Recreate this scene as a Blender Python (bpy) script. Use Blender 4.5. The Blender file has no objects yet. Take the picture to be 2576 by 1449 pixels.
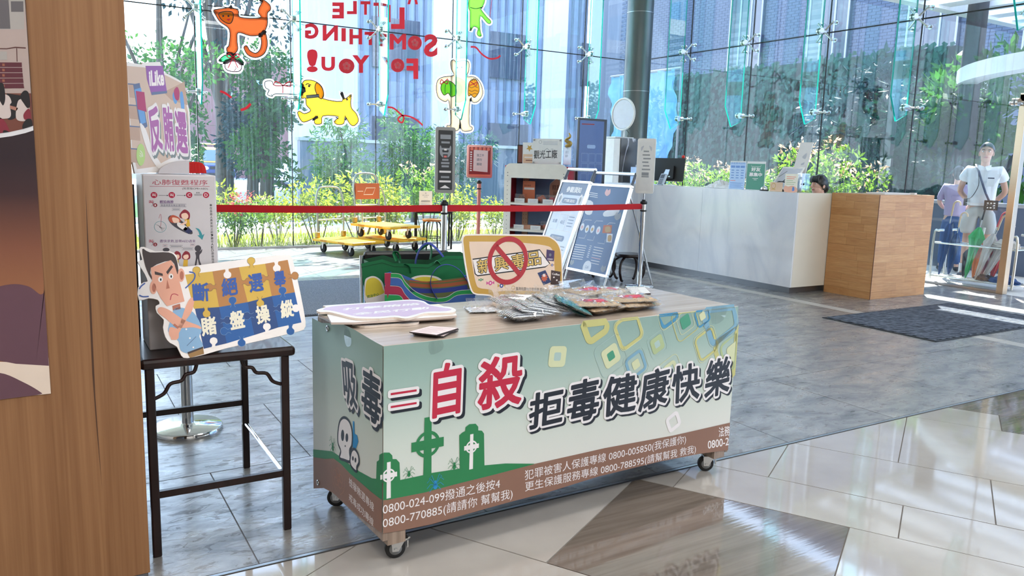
import bpy, math, random
import numpy as np
from mathutils import Vector, Matrix
from mathutils.geometry import delaunay_2d_cdt
SC = bpy.context.scene
COL = SC.collection
random.seed(7); RNG = np.random.default_rng(7)
W, H = 2576, 1449
# ---------------------------------------------------------------- camera (metres; x along the street-side glass, y towards it)
F_PX, YAW, PITCH, ROLL, EYE = 1974.2, math.radians(31.1276), math.radians(8.9706), math.radians(1.6770), 1.36
fwd = Vector((math.sin(YAW)*math.cos(PITCH), math.cos(YAW)*math.cos(PITCH), -math.sin(PITCH)))
r0 = Vector((math.cos(YAW), -math.sin(YAW), 0)); u0 = r0.cross(fwd)
cr = r0*math.cos(ROLL)+u0*math.sin(ROLL); cu = u0*math.cos(ROLL)-r0*math.sin(ROLL)
cam = bpy.data.cameras.new('camera'); cam_o = bpy.data.objects.new('camera', cam); COL.objects.link(cam_o)
cam.sensor_fit = 'HORIZONTAL'; cam.sensor_width = 36; cam.lens = 36*F_PX/W; cam.clip_start = .05; cam.clip_end = 400
cam_o.matrix_world = Matrix(((cr.x, cu.x, -fwd.x, 0), (cr.y, cu.y, -fwd.y, 0), (cr.z, cu.z, -fwd.z, EYE), (0, 0, 0, 1)))
SC.camera = cam_o
CAM = Vector((0, 0, EYE))
# ---------------------------------------------------------------- sky, sun, added room fill, exposure
SC.view_settings.view_transform = 'Standard'; SC.view_settings.look = 'None'
SC.view_settings.gamma = 1; SC.view_settings.use_curve_mapping = False
SC.view_settings.exposure = 0.3
try:
    SC.cycles.transparent_max_bounces = 32; SC.cycles.max_bounces = 8; SC.cycles.glossy_bounces = 4
    SC.cycles.diffuse_bounces = 3; SC.cycles.sample_clamp_indirect = 6; SC.cycles.caustics_reflective = False
    SC.cycles.caustics_refractive = False
except Exception: pass
wd = bpy.data.worlds.new('sky'); SC.world = wd; wd.use_nodes = True
nt = wd.node_tree; bg = nt.nodes['Background']
tc = nt.nodes.new('ShaderNodeTexCoord'); sp = nt.nodes.new('ShaderNodeSeparateXYZ'); cr_ = nt.nodes.new('ShaderNodeValToRGB')
nt.links.new(tc.outputs['Generated'], sp.inputs[0]); nt.links.new(sp.outputs['Z'], cr_.inputs[0]); nt.links.new(cr_.outputs[0], bg.inputs[0])
cr_.color_ramp.elements[0].position = 0; cr_.color_ramp.elements[0].color = (.86, .93, 1, 1)
cr_.color_ramp.elements[1].position = .7; cr_.color_ramp.elements[1].color = (.42, .62, 1, 1)
bg.inputs[1].default_value = 4.6
SUN_DIR = Vector((.75, .63, 1)).normalized()
sl = bpy.data.lights.new('sun', 'SUN'); sl.energy = 20.0; sl.angle = math.radians(.6); sl.color = (1, .95, .86)
so = bpy.data.objects.new('sun', sl); COL.objects.link(so); so.rotation_euler = SUN_DIR.to_track_quat('Z', 'Y').to_euler(); so.location = (12, 12, 30)
ROOF = 5.4
def ceiling_area(x, y, sx, sy, e, col=(1, .97, .93)):
    l = bpy.data.lights.new('ceiling_fill', 'AREA'); l.shape = 'RECTANGLE'; l.size = sx; l.size_y = sy; l.energy = e; l.color = col
    o = bpy.data.objects.new('ceiling_fill', l); COL.objects.link(o); o.location = (x, y, ROOF-.06)
for x, y in ((-2.5, -2.5), (1.5, -2.5), (5.5, -2.5)): ceiling_area(x, y, 2.4, 1.4, 120)  # area lights added under the roof to brighten the room
for x, y in ((-1, 2.0), (3, 2.0)): ceiling_area(x, y, 1.2, 1.2, 60)

# ---------------------------------------------------------------- pixels of the photograph -> points on real planes
def ray(x, y): return cr*((x-W/2)/F_PX) - cu*((y-H/2)/F_PX) + fwd
def onZ(x, y, z=0.): d = ray(x, y); return CAM+d*((z-EYE)/d.z)
def onX(x, y, v): d = ray(x, y); return CAM+d*(v/d.x)
def onY(x, y, v): d = ray(x, y); return CAM+d*(v/d.y)
class Fr:
    """A flat face in the room: origin, right, up; n looks out of it."""
    def __init__(s, O, ex, ey):
        s.O = Vector(O); s.ex = Vector(ex).normalized(); ey = Vector(ey); s.ey = (ey-s.ex*ey.dot(s.ex)).normalized(); s.n = s.ex.cross(s.ey)
    def uv(s, x, y):
        d = ray(x, y); p = CAM+d*((s.O-CAM).dot(s.n)/d.dot(s.n))-s.O; return (p.dot(s.ex), p.dot(s.ey))
    def pt(s, u, v, d=0.): return s.O+s.ex*u+s.ey*v+s.n*d
    def px(s, pts): return [s.uv(*p) for p in pts]

# ---------------------------------------------------------------- materials
MATS = {}
def nodes(m): return m.node_tree.nodes, m.node_tree.links
def srgb(c):
    return tuple((v/12.92 if v <= .04045 else ((v+.055)/1.055)**2.4) for v in (x/255 for x in c))
def M(name, rgb=None, rough=.5, metal=0., var=.08, scale=12., bump=0., spec=.5, stretch=None, trans=0., coat=0., alpha=None):
    """Procedural principled material: base colour (8 bit sRGB) varied by noise, optional relief."""
    if name in MATS: return MATS[name]
    m = bpy.data.materials.new(name); MATS[name] = m; m.use_nodes = True
    n, l = nodes(m); b = n['Principled BSDF']
    c = srgb(rgb)
    t = n.new('ShaderNodeTexCoord'); mp = n.new('ShaderNodeMapping'); l.new(t.outputs['Object'], mp.inputs[0])
    if stretch: mp.inputs['Scale'].default_value = stretch
    nz = n.new('ShaderNodeTexNoise'); nz.inputs['Scale'].default_value = scale; nz.inputs['Detail'].default_value = 4
    l.new(mp.outputs[0], nz.inputs['Vector'])
    mx = n.new('ShaderNodeMix'); mx.data_type = 'RGBA'
    mx.inputs[6].default_value = (*[min(1, v*(1-var)) for v in c], 1); mx.inputs[7].default_value = (*[min(1, v*(1+var)) for v in c], 1)
    l.new(nz.outputs['Fac'], mx.inputs[0]); l.new(mx.outputs[2], b.inputs['Base Color'])
    b.inputs['Roughness'].default_value = rough; b.inputs['Metallic'].default_value = metal
    b.inputs['Specular IOR Level'].default_value = spec
    if coat: b.inputs['Coat Weight'].default_value = coat; b.inputs['Coat Roughness'].default_value = .04
    if bump:
        bp = n.new('ShaderNodeBump'); bp.inputs['Strength'].default_value = bump; bp.inputs['Distance'].default_value = .01
        l.new(nz.outputs['Fac'], bp.inputs['Height']); l.new(bp.outputs[0], b.inputs['Normal'])
    if trans:
        o = n['Material Output']; ms = n.new('ShaderNodeMixShader'); tr = n.new('ShaderNodeBsdfTranslucent')
        l.new(mx.outputs[2], tr.inputs[0]); ms.inputs[0].default_value = trans
        l.new(b.outputs[0], ms.inputs[1]); l.new(tr.outputs[0], ms.inputs[2]); l.new(ms.outputs[0], o.inputs[0])
    return m
def wood(name, dark, light, rough=.45, scale=(30, 30, 1.2), wave=5., spec=.4, coat=0.):
    m = bpy.data.materials.new(name); MATS[name] = m; m.use_nodes = True
    n, l = nodes(m); b = n['Principled BSDF']
    t = n.new('ShaderNodeTexCoord'); mp = n.new('ShaderNodeMapping'); mp.inputs['Scale'].default_value = scale; l.new(t.outputs['Object'], mp.inputs[0])
    a = n.new('ShaderNodeTexNoise'); a.inputs['Scale'].default_value = 1.; a.inputs['Detail'].default_value = 6; a.inputs['Distortion'].default_value = .6
    l.new(mp.outputs[0], a.inputs['Vector'])
    a2 = n.new('ShaderNodeTexNoise'); a2.inputs['Scale'].default_value = wave; a2.inputs['Detail'].default_value = 3; l.new(mp.outputs[0], a2.inputs['Vector'])
    ad = n.new('ShaderNodeMath'); ad.operation = 'MULTIPLY_ADD'; ad.inputs[1].default_value = .35; l.new(a2.outputs['Fac'], ad.inputs[0])
    s = n.new('ShaderNodeMath'); s.operation = 'MULTIPLY'; s.inputs[1].default_value = .65; l.new(a.outputs['Fac'], s.inputs[0]); l.new(s.outputs[0], ad.inputs[2])
    r = n.new('ShaderNodeValToRGB'); r.color_ramp.elements[0].position = .33; r.color_ramp.elements[1].position = .68
    r.color_ramp.elements[0].color = (*srgb(dark), 1); r.color_ramp.elements[1].color = (*srgb(light), 1)
    l.new(ad.outputs[0], r.inputs[0]); l.new(r.outputs[0], b.inputs['Base Color'])
    b.inputs['Roughness'].default_value = rough; b.inputs['Specular IOR Level'].default_value = spec
    if coat: b.inputs['Coat Weight'].default_value = coat; b.inputs['Coat Roughness'].default_value = .03
    bp = n.new('ShaderNodeBump'); bp.inputs['Strength'].default_value = .08; bp.inputs['Distance'].default_value = .004
    l.new(ad.outputs[0], bp.inputs['Height']); l.new(bp.outputs[0], b.inputs['Normal'])
    return m
def glass_mat(name, tint, gloss=.08, streak=0., streak_scale=(9, 9, .35), thr=(.5, .75), streak_col=(.9, .95, 1), film=0.):
    """Sheet glass: clear body, mirror reflection, and pale streaks that scatter light: dried rain, painted haze and glints."""
    m = bpy.data.materials.new(name); MATS[name] = m; m.use_nodes = True
    n, l = nodes(m); o = n['Material Output']; n.remove(n['Principled BSDF'])
    tr = n.new('ShaderNodeBsdfTransparent'); tr.inputs[0].default_value = (*tint, 1)
    gl = n.new('ShaderNodeBsdfGlossy'); gl.inputs['Roughness'].default_value = .0; gl.inputs[0].default_value = (1, 1, 1, 1)
    fr = n.new('ShaderNodeLayerWeight'); fr.inputs[0].default_value = .5          # Schlick reflectance, the same from both sides
    pw = n.new('ShaderNodeMath'); pw.operation = 'POWER'; pw.inputs[1].default_value = 5; l.new(fr.outputs['Facing'], pw.inputs[0])
    ml = n.new('ShaderNodeMath'); ml.operation = 'MULTIPLY_ADD'; ml.inputs[1].default_value = 1-gloss; ml.inputs[2].default_value = gloss; ml.use_clamp = True; l.new(pw.outputs[0], ml.inputs[0])
    ms = n.new('ShaderNodeMixShader'); l.new(ml.outputs[0], ms.inputs[0]); l.new(tr.outputs[0], ms.inputs[1]); l.new(gl.outputs[0], ms.inputs[2])
    if streak:
        t = n.new('ShaderNodeTexCoord'); mp = n.new('ShaderNodeMapping'); mp.inputs['Scale'].default_value = streak_scale; l.new(t.outputs['Object'], mp.inputs[0])
        a = n.new('ShaderNodeTexNoise'); a.inputs['Scale'].default_value = 4; a.inputs['Detail'].default_value = 5; a.inputs['Roughness'].default_value = .75; l.new(mp.outputs[0], a.inputs['Vector'])
        bnz = n.new('ShaderNodeTexNoise'); bnz.inputs['Scale'].default_value = .8; l.new(t.outputs['Object'], bnz.inputs['Vector'])
        r = n.new('ShaderNodeMapRange'); r.inputs[1].default_value = thr[0]; r.inputs[2].default_value = thr[1]; l.new(a.outputs['Fac'], r.inputs[0])
        k = n.new('ShaderNodeMath'); k.operation = 'MULTIPLY'; l.new(r.outputs[0], k.inputs[0]); l.new(bnz.outputs['Fac'], k.inputs[1])
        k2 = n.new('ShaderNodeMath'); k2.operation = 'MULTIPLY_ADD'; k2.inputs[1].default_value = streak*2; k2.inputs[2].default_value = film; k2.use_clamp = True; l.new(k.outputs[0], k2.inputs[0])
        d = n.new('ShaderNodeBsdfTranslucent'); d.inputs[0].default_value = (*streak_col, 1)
        ms2 = n.new('ShaderNodeMixShader'); l.new(k2.outputs[0], ms2.inputs[0]); l.new(ms.outputs[0], ms2.inputs[1]); l.new(d.outputs[0], ms2.inputs[2]); ms = ms2
    l.new(ms.outputs[0], o.inputs[0])
    return m
# ---------------------------------------------------------------- mesh builder
class MB:
    def __init__(s): s.v = []; s.f = []; s.m = []; s.sm = []; s.mats = []
    def mi(s, mat):
        if isinstance(mat, str): mat = MATS[mat]
        if mat not in s.mats: s.mats.append(mat)
        return s.mats.index(mat)
    def add(s, vs, fs, mat, smooth=False):
        b = len(s.v); s.v += [tuple(v) for v in vs]; i = s.mi(mat)
        for f in fs: s.f.append(tuple(b+k for k in f)); s.m.append(i); s.sm.append(smooth)
        return s
    def box(s, c, d, mat, T=None):
        x, y, z = (k/2 for k in d); c = Vector(c)
        vs = [Vector((a*x, b*y, e*z)) for a in (-1, 1) for b in (-1, 1) for e in (-1, 1)]
        vs = [(T @ v if T else v)+c for v in vs]
        return s.add(vs, [(0, 1, 3, 2), (4, 6, 7, 5), (0, 4, 5, 1), (2, 3, 7, 6), (0, 2, 6, 4), (1, 5, 7, 3)], mat)
    def bb(s, a, b, mat): return s.box([(p+q)/2 for p, q in zip(a, b)], [abs(q-p) for p, q in zip(a, b)], mat)
    def ring(s, c, ax, r, n, ref=None):
        ax = Vector(ax).normalized(); a = Vector((0, 0, 1)) if abs(ax.z) < .9 else Vector((1, 0, 0))
        if ref is not None: a = ref
        e1 = ax.cross(a).normalized(); e2 = ax.cross(e1)
        return [Vector(c)+e1*(r*math.cos(2*math.pi*k/n))+e2*(r*math.sin(2*math.pi*k/n)) for k in range(n)]
    def cyl(s, p0, p1, r, mat, r1=None, n=12, smooth=True, caps=True):
        p0, p1 = Vector(p0), Vector(p1); r1 = r if r1 is None else r1
        A = s.ring(p0, p1-p0, r, n); B = s.ring(p1, p1-p0, r1, n)
        s.add(A+B, [(k, (k+1) % n, n+(k+1) % n, n+k) for k in range(n)], mat, smooth)
        if caps: s.add(A, [tuple(range(n))[::-1]], mat); s.add(B, [tuple(range(n))], mat)
        return s
    def tube(s, pts, r, mat, n=8, closed=False, flat=None):
        """Round tube (or strap of half-widths r x flat) along a path."""
        pts = [Vector(p) for p in pts]; N = len(pts); rings = []
        ref = None
        for i, p in enumerate(pts):
            d = (pts[(i+1) % N]-pts[i-1]) if closed else (pts[min(i+1, N-1)]-pts[max(i-1, 0)])
            d.normalize()
            if ref is None: ref = Vector((0, 0, 1)) if abs(d.z) < .9 else Vector((1, 0, 0))
            e1 = d.cross(ref)
            if e1.length < 1e-4: e1 = d.orthogonal()
            e1.normalize(); e2 = d.cross(e1).normalized(); ref = -e2 if (-e2).dot(ref) > 0 else e2
            rr = r[i] if isinstance(r, (list, tuple)) else r; r2 = rr if flat is None else flat
            rings.append([p+e1*(rr*math.cos(2*math.pi*k/n))+e2*(r2*math.sin(2*math.pi*k/n)) for k in range(n)])
        vs = [v for q in rings for v in q]; fs = []
        for i in range(N if closed else N-1):
            j = (i+1) % N
            fs += [(i*n+k, i*n+(k+1) % n, j*n+(k+1) % n, j*n+k) for k in range(n)]
        s.add(vs, fs, mat, True)
        if not closed: s.add(rings[0], [tuple(range(n))[::-1]], mat); s.add(rings[-1], [tuple(range(n))], mat)
        return s
    def lathe(s, prof, c, mat, n=20, ax=(0, 0, 1)):
        ax = Vector(ax).normalized(); c = Vector(c); rings = [s.ring(c+ax*h, ax, max(r, 1e-4), n) for r, h in prof]
        vs = [v for q in rings for v in q]
        fs = [(i*n+k, i*n+(k+1) % n, (i+1)*n+(k+1) % n, (i+1)*n+k) for i in range(len(prof)-1) for k in range(n)]
        s.add(vs, fs, mat, True); s.add(rings[0], [tuple(range(n))[::-1]], mat); s.add(rings[-1], [tuple(range(n))], mat)
        return s
    def ball(s, c, r, mat, n=12, m=8, T=None):
        c = Vector(c); r = r if isinstance(r, (tuple, list)) else (r, r, r); vs = []; fs = []
        for i in range(m+1):
            a = math.pi*i/m
            for k in range(n):
                b = 2*math.pi*k/n; p = Vector((r[0]*math.sin(a)*math.cos(b), r[1]*math.sin(a)*math.sin(b), r[2]*math.cos(a)))
                vs.append((T @ p if T else p)+c)
        for i in range(m):
            for k in range(n): fs.append((i*n+k, (i+1)*n+k, (i+1)*n+(k+1) % n, i*n+(k+1) % n))
        return s.add(vs, fs, mat, True)
    def prism(s, poly, fr, d0, d1, mat, side=None):
        """poly (u,v) on a frame, from depth d0 (back) to d1 (front)."""
        if sum(poly[i-1][0]*poly[i][1]-poly[i][0]*poly[i-1][1] for i in range(len(poly))) < 0: poly = poly[::-1]
        n = len(poly); A = [fr.pt(u, v, d1) for u, v in poly]; B = [fr.pt(u, v, d0) for u, v in poly]
        s.add(A, [tuple(range(n))], mat); s.add(B, [tuple(range(n))[::-1]], side or mat)
        s.add(A+B, [(k, n+k, n+(k+1) % n, (k+1) % n) for k in range(n)], side or mat)
        return s
    def flat(s, poly, fr, mat, layer=1):
        if sum(poly[i-1][0]*poly[i][1]-poly[i][0]*poly[i-1][1] for i in range(len(poly))) < 0: poly = poly[::-1]
        return s.add([fr.pt(u, v, .00015*layer) for u, v in poly], [tuple(range(len(poly)))], mat)
    def stroke(s, pts, w, fr, mat, layer=1, closed=False):
        P = [Vector((p[0], p[1])) for p in pts]; N = len(P); L = []; R = []
        for i in range(N):
            a = P[i-1] if (closed or i > 0) else P[i]; b = P[(i+1) % N] if (closed or i < N-1) else P[i]
            d = (b-a); d = d.normalized() if d.length > 1e-9 else Vector((1, 0)); nn = Vector((-d.y, d.x))*(w/2)
            L.append(P[i]+nn); R.append(P[i]-nn)
        vs = [fr.pt(p.x, p.y, .00015*layer) for p in L+R]
        fs = [(i, N+i, N+(i+1) % N, (i+1) % N) for i in range(N if closed else N-1)]
        return s.add(vs, fs, mat)
    def text(s, body, fr, bl, br, tl, mat, layer=1, off=0., uv=False, fitoff=None, dx=0, dy=0, fat=0):
        """Lettering whose bounding box is fitted to three corners (bottom left, bottom right, top left)."""
        if off and not fat and any(ord(k) > 0x2e80 for k in body):      # dense characters thicken by union, never by curve offset
            fat = off if len(body) <= 4 else 0; off = 0.
        V, Fc = fat_glyphs(body, fat) if fat else glyphs(body, off)
        if fat: fitoff = 0.
        V0 = glyphs(body, fitoff)[0] if fitoff is not None else V
        x0, y0 = V0.min(0); x1, y1 = V0.max(0)
        if not uv: bl, br, tl = fr.uv(*bl), fr.uv(*br), fr.uv(*tl)
        bl, br, tl = map(np.array, (bl, br, tl)); a = (V[:, 0]-x0)/(x1-x0); b = (V[:, 1]-y0)/(y1-y0)
        P = bl+np.outer(a, br-bl)+np.outer(b, tl-bl)
        vs = [fr.pt(p[0]+dx, p[1]+dy, .00015*layer) for p in P]
        # faces look out of the frame
        f0 = Fc[0]; q = [P[i] for i in f0[:3]]; flip = (q[1][0]-q[0][0])*(q[2][1]-q[0][1])-(q[1][1]-q[0][1])*(q[2][0]-q[0][0]) < 0
        return s.add(vs, [f[::-1] for f in Fc] if flip else Fc, mat)
    def build(s, name, parent=None, bevel=0., sub=0):
        me = bpy.data.meshes.new(name)
        vs = s.v
        if parent is not None and parent.name in MW:
            I = MW[parent.name].inverted(); vs = [tuple(I @ Vector(v)) for v in vs]
        me.from_pydata(vs, [], s.f); 
        for m in s.mats: me.materials.append(m)
        me.polygons.foreach_set('material_index', s.m); me.polygons.foreach_set('use_smooth', s.sm); me.update()
        o = bpy.data.objects.new(name, me); COL.objects.link(o)
        if parent is not None:
            o.parent = parent
            if parent.name in MW: MW[o.name] = MW[parent.name]
        if bevel:
            b = o.modifiers.new('bevel', 'BEVEL'); b.width = bevel; b.segments = 2; b.limit_method = 'ANGLE'
        if sub:
            b = o.modifiers.new('sub', 'SUBSURF'); b.levels = sub; b.render_levels = sub
        return o
MW = {}
GC = {}
def glyphs(body, off=0., res=4):
    if (body, off, res) in GC: return GC[(body, off, res)]
    c = bpy.data.curves.new('t', 'FONT'); c.body = body; c.size = 1; c.resolution_u = res; c.offset = off
    o = bpy.data.objects.new('t', c); m = bpy.data.meshes.new_from_object(o)
    V = np.empty(len(m.vertices)*3); m.vertices.foreach_get('co', V); V = V.reshape(-1, 3)[:, :2]
    Fc = [tuple(p.vertices) for p in m.polygons]
    bpy.data.objects.remove(o); bpy.data.curves.remove(c); bpy.data.meshes.remove(m)
    GC[(body, off, res)] = (V, Fc); return V, Fc
def fat_glyphs(body, r):
    """Lettering thickened by r ems with round joins: the union of the letter, a strip along each edge and a disc at each corner."""
    if (body, 'fat', r) in GC: return GC[(body, 'fat', r)]
    V, Fc = glyphs(body, 0., 2); cnt = {}
    for f in Fc:
        if abs(sum(V[f[i-1]][0]*V[f[i]][1]-V[f[i]][0]*V[f[i-1]][1] for i in range(len(f)))) < 1e-9: continue
        for a, b in zip(f, f[1:]+f[:1]): cnt[(min(a, b), max(a, b))] = cnt.get((min(a, b), max(a, b)), 0)+1
    E = [e for e, c in cnt.items() if c == 1]; pts = [Vector(v) for v in V]; fs = [list(f) for f in Fc]
    def poly(ps):
        k = len(pts); pts.extend(ps); fs.append(list(range(k, k+len(ps))))
    for a, b in E:
        d = pts[b]-pts[a]
        if d.length < 1e-7: continue
        n = Vector((-d.y, d.x)).normalized()*r; poly([pts[a]-n, pts[b]-n, pts[b]+n, pts[a]+n])
    for i in {i for e in E for i in e}: poly([pts[i]+Vector((math.cos(t), math.sin(t)))*r for t in [2*math.pi*k/12 for k in range(12)]])
    o = delaunay_2d_cdt(pts, [], fs, 0, 1e-6)
    W_ = np.array([(v.x, v.y) for v in o[0]]); T = [tuple(f) for f in o[2]]; C = np.array([W_[list(f)].mean(0) for f in T])[:, None]
    A, B = V[[e[0] for e in E]][None], V[[e[1] for e in E]][None]; t = np.clip(((C-A)*(B-A)).sum(2)/np.maximum(((B-A)**2).sum(2), 1e-12), 0, 1)
    keep = np.sqrt(((A+(B-A)*t[..., None]-C)**2).sum(2)).min(1) < r
    up = (A[..., 1] > C[..., 1]) != (B[..., 1] > C[..., 1])       # or inside the letter itself (even-odd)
    xx = A[..., 0]+(C[..., 1]-A[..., 1])*(B[..., 0]-A[..., 0])/np.where(up, B[..., 1]-A[..., 1], 1)
    keep |= (up & (xx > C[..., 0])).sum(1) % 2 == 1
    F2 = [f for f, k in zip(T, keep) if k]
    GC[(body, 'fat', r)] = (W_, F2); return W_, F2
def thing(name, label, cat, loc=(0, 0, 0), rz=0., group=None, kind=None):
    o = bpy.data.objects.new(name, None); COL.objects.link(o); o.empty_display_size = .1
    o.matrix_world = Matrix.Translation(loc) @ Matrix.Rotation(rz, 4, 'Z'); MW[o.name] = Matrix.Translation(loc) @ Matrix.Rotation(rz, 4, 'Z')
    return tag(o, label, cat, group, kind)
def tag(o, label=None, cat=None, group=None, kind=None):
    if label: o['label'] = label
    if cat: o['category'] = cat
    if group: o['group'] = group
    if kind: o['kind'] = kind
    return o
def kids(o): return [c for c in bpy.data.objects if c.parent == o]
def dup(root, loc, rz=0., label=None, scale=1., tree=None):
    r = root.copy(); COL.objects.link(r); r.matrix_world = Matrix.Translation(loc) @ Matrix.Rotation(rz, 4, 'Z') @ Matrix.Scale(scale, 4)
    if label: r['label'] = label
    for ch in (tree or kids(root)):
        c = ch.copy(); COL.objects.link(c); c.parent = r
        for g in kids(ch):
            d = g.copy(); COL.objects.link(d); d.parent = c
    return r
def smooth(pts, n=5, closed=True):
    P = [np.array(p, float) for p in pts]; N = len(P); out = []
    for i in range(N if closed else N-1):
        p0, p1, p2, p3 = (P[(i-1) % N] if closed or i > 0 else P[i]), P[i], P[(i+1) % N], (P[(i+2) % N] if closed or i+2 < N else P[(i+1) % N])
        for k in range(n):
            t = k/n; out.append(tuple(.5*((2*p1)+(p2-p0)*t+(2*p0-5*p1+4*p2-p3)*t*t+(3*p1-p0-3*p2+p3)*t**3)))
    if not closed: out.append(tuple(P[-1]))
    return out
def circ(c, r, n=24, ry=None, a0=0): return [(c[0]+r*math.cos(a0+2*math.pi*k/n), c[1]+(ry or r)*math.sin(a0+2*math.pi*k/n)) for k in range(n)]
def rrect(x0, y0, x1, y1, r, n=5):
    out = []
    for cx, cy, a in ((x1-r, y1-r, 0), (x0+r, y1-r, 1), (x0+r, y0+r, 2), (x1-r, y0+r, 3)):
        out += [(cx+r*math.cos(math.pi/2*(a+k/n)), cy+r*math.sin(math.pi/2*(a+k/n))) for k in range(n+1)]
    return out
def crop(x0, y0, k): return lambda *p: [(x0+a/k, y0+b/k) for a, b in p]
def Rz(a): return Matrix.Rotation(a, 3, 'Z')
def leaf_mesh(name, centres, n, size, mat, seed=1, droop=0., asp=.38):
    """Foliage: n folded leaf blades scattered through ellipsoids (centre, radius)."""
    g = np.random.default_rng(seed); C = np.array([c for c, r in centres], float); Rr = np.array([r if hasattr(r, '__len__') else (r, r, r) for c, r in centres], float)
    w = Rr.prod(1)**(2/3); i = g.choice(len(C), n, p=w/w.sum()); d = g.normal(size=(n, 3)); d /= np.linalg.norm(d, axis=1)[:, None]
    P = C[i]+d*Rr[i]*(g.uniform(.35, 1, (n, 1))**.6)
    a = d+g.normal(size=(n, 3))*.7; a[:, 2] -= droop; a /= np.linalg.norm(a, axis=1)[:, None]
    b = np.cross(a, g.normal(size=(n, 3))); b /= np.linalg.norm(b, axis=1)[:, None]
    L = size*g.uniform(.6, 1.25, (n, 1)); wv = L*asp
    V = np.stack([P, P+a*L*.5+b*wv*.5, P+a*L, P+a*L*.5-b*wv*.5], 1).reshape(-1, 3)
    me = bpy.data.meshes.new(name); q = np.arange(n)*4
    fs = np.stack([q, q+1, q+2, q+3], 1)
    me.from_pydata(V.tolist(), [], fs.tolist()); me.materials.append(mat); me.update(); return me
def child_mesh(name, me, parent, kind=None):
    o = bpy.data.objects.new(name, me); COL.objects.link(o); o.parent = parent
    if parent.name in MW: me.transform(MW[parent.name].inverted()); MW[o.name] = MW[parent.name]
    if kind: o['kind'] = kind
    return o
# ================================================================ materials used in many places
M('grout', (112, 112, 116), .8); M('grout_light', (120, 114, 108), .7)
M('steel', (200, 203, 206), .18, 1., .03); M('chrome', (225, 228, 232), .08, 1., .02); M('brushed', (170, 172, 175), .32, 1., .06, 40, .02, stretch=(1, 1, 30))
M('black_plastic', (22, 22, 24), .45); M('rubber', (26, 26, 27), .7); M('grey_plastic', (120, 122, 124), .5)
M('white_paint', (236, 236, 234), .45); M('white_paper', (240, 240, 240), .7, trans=.15); M('ink', (24, 26, 32), .7); M('red_ink', (190, 36, 60), .7)
M('silicone', (14, 15, 18), .6); M('ceiling_paint', (235, 234, 230), .9); M('wall_paint', (214, 208, 200), .9); M('grey_ink', (120, 124, 134), .7)
M('pale_grey_ink', (196, 200, 210), .7)
CL = (.98, .995, .99)
# slate: dark stone split along its bed, a satin sheen
def slate():
    m = bpy.data.materials.new('slate'); MATS['slate'] = m; m.use_nodes = True; n, l = nodes(m); b = n['Principled BSDF']
    t = n.new('ShaderNodeTexCoord'); mp = n.new('ShaderNodeMapping'); mp.inputs['Scale'].default_value = (1, 2.2, 1); mp.inputs['Rotation'].default_value = (0, 0, .5); l.new(t.outputs['Object'], mp.inputs[0])
    a = n.new('ShaderNodeTexNoise'); a.inputs['Scale'].default_value = 3.2; a.inputs['Detail'].default_value = 9; a.inputs['Roughness'].default_value = .68; a.inputs['Distortion'].default_value = .5; l.new(mp.outputs[0], a.inputs['Vector'])
    c = n.new('ShaderNodeValToRGB'); e = c.color_ramp.elements
    e[0].position = .36; e[0].color = (*srgb((88, 88, 91)), 1); e[1].position = .66; e[1].color = (*srgb((156, 153, 150)), 1)
    l.new(a.outputs['Fac'], c.inputs[0]); l.new(c.outputs[0], b.inputs['Base Color'])
    r = n.new('ShaderNodeMapRange'); r.inputs[1].default_value = .38; r.inputs[2].default_value = .64; r.inputs[3].default_value = .46; r.inputs[4].default_value = .24; l.new(a.outputs['Fac'], r.inputs[0]); l.new(r.outputs[0], b.inputs['Roughness'])
    v = n.new('ShaderNodeTexNoise'); v.inputs['Scale'].default_value = 7; v.inputs['Detail'].default_value = 7; v.inputs['Distortion'].default_value = 1.2; l.new(mp.outputs[0], v.inputs['Vector'])
    st = n.new('ShaderNodeMapRange'); st.inputs[1].default_value = .40; st.inputs[2].default_value = .46; l.new(v.outputs['Fac'], st.inputs[0])
    bp = n.new('ShaderNodeBump'); bp.inputs['Strength'].default_value = .32; bp.inputs['Distance'].default_value = .003; l.new(st.outputs[0], bp.inputs['Height']); l.new(bp.outputs[0], b.inputs['Normal'])
    fl = n.new('ShaderNodeTexNoise'); fl.inputs['Scale'].default_value = 11; fl.inputs['Detail'].default_value = 8; fl.inputs['Roughness'].default_value = .62; fl.inputs['Distortion'].default_value = .8; l.new(mp.outputs[0], fl.inputs['Vector'])
    fm = n.new('ShaderNodeMapRange'); fm.inputs[1].default_value = .575; fm.inputs[2].default_value = .60; fm.inputs[3].default_value = .5; fm.inputs[4].default_value = .04; l.new(fl.outputs['Fac'], fm.inputs[0]); l.new(fm.outputs[0], b.inputs['Specular IOR Level'])
    b.inputs['IOR'].default_value = 2.0; b.inputs['Coat Weight'].default_value = .35; b.inputs['Coat Roughness'].default_value = .16
slate()
wood('polished_tile', (164, 158, 152), (184, 179, 173), .05, (.9, .9, .9), 6., .5); wood('taupe_tile', (100, 91, 83), (132, 121, 112), .05, (.9, 16, .9), 4., .5)
for k_ in ('polished_tile', 'taupe_tile'): MATS[k_].node_tree.nodes['Principled BSDF'].inputs['IOR'].default_value = 1.85
M('pale_stone', (186, 182, 176), .3, var=.12, scale=8)
wood('oak', (128, 88, 56), (160, 117, 80), .5, (26, 26, .5), 5.); wood('cart_wood', (122, 104, 92), (168, 148, 132), .25, (40, 40, .7), 3.); wood('cart_top', (170, 154, 140), (206, 192, 178), .16, (1.2, 26, 8), 4., .6)  # cart_top is paled: reflected window glare put into its wood colour
b_ = MATS['cart_top'].node_tree.nodes['Principled BSDF']; b_.inputs['IOR'].default_value = 2.3; b_.inputs['Roughness'].default_value = .27
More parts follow.
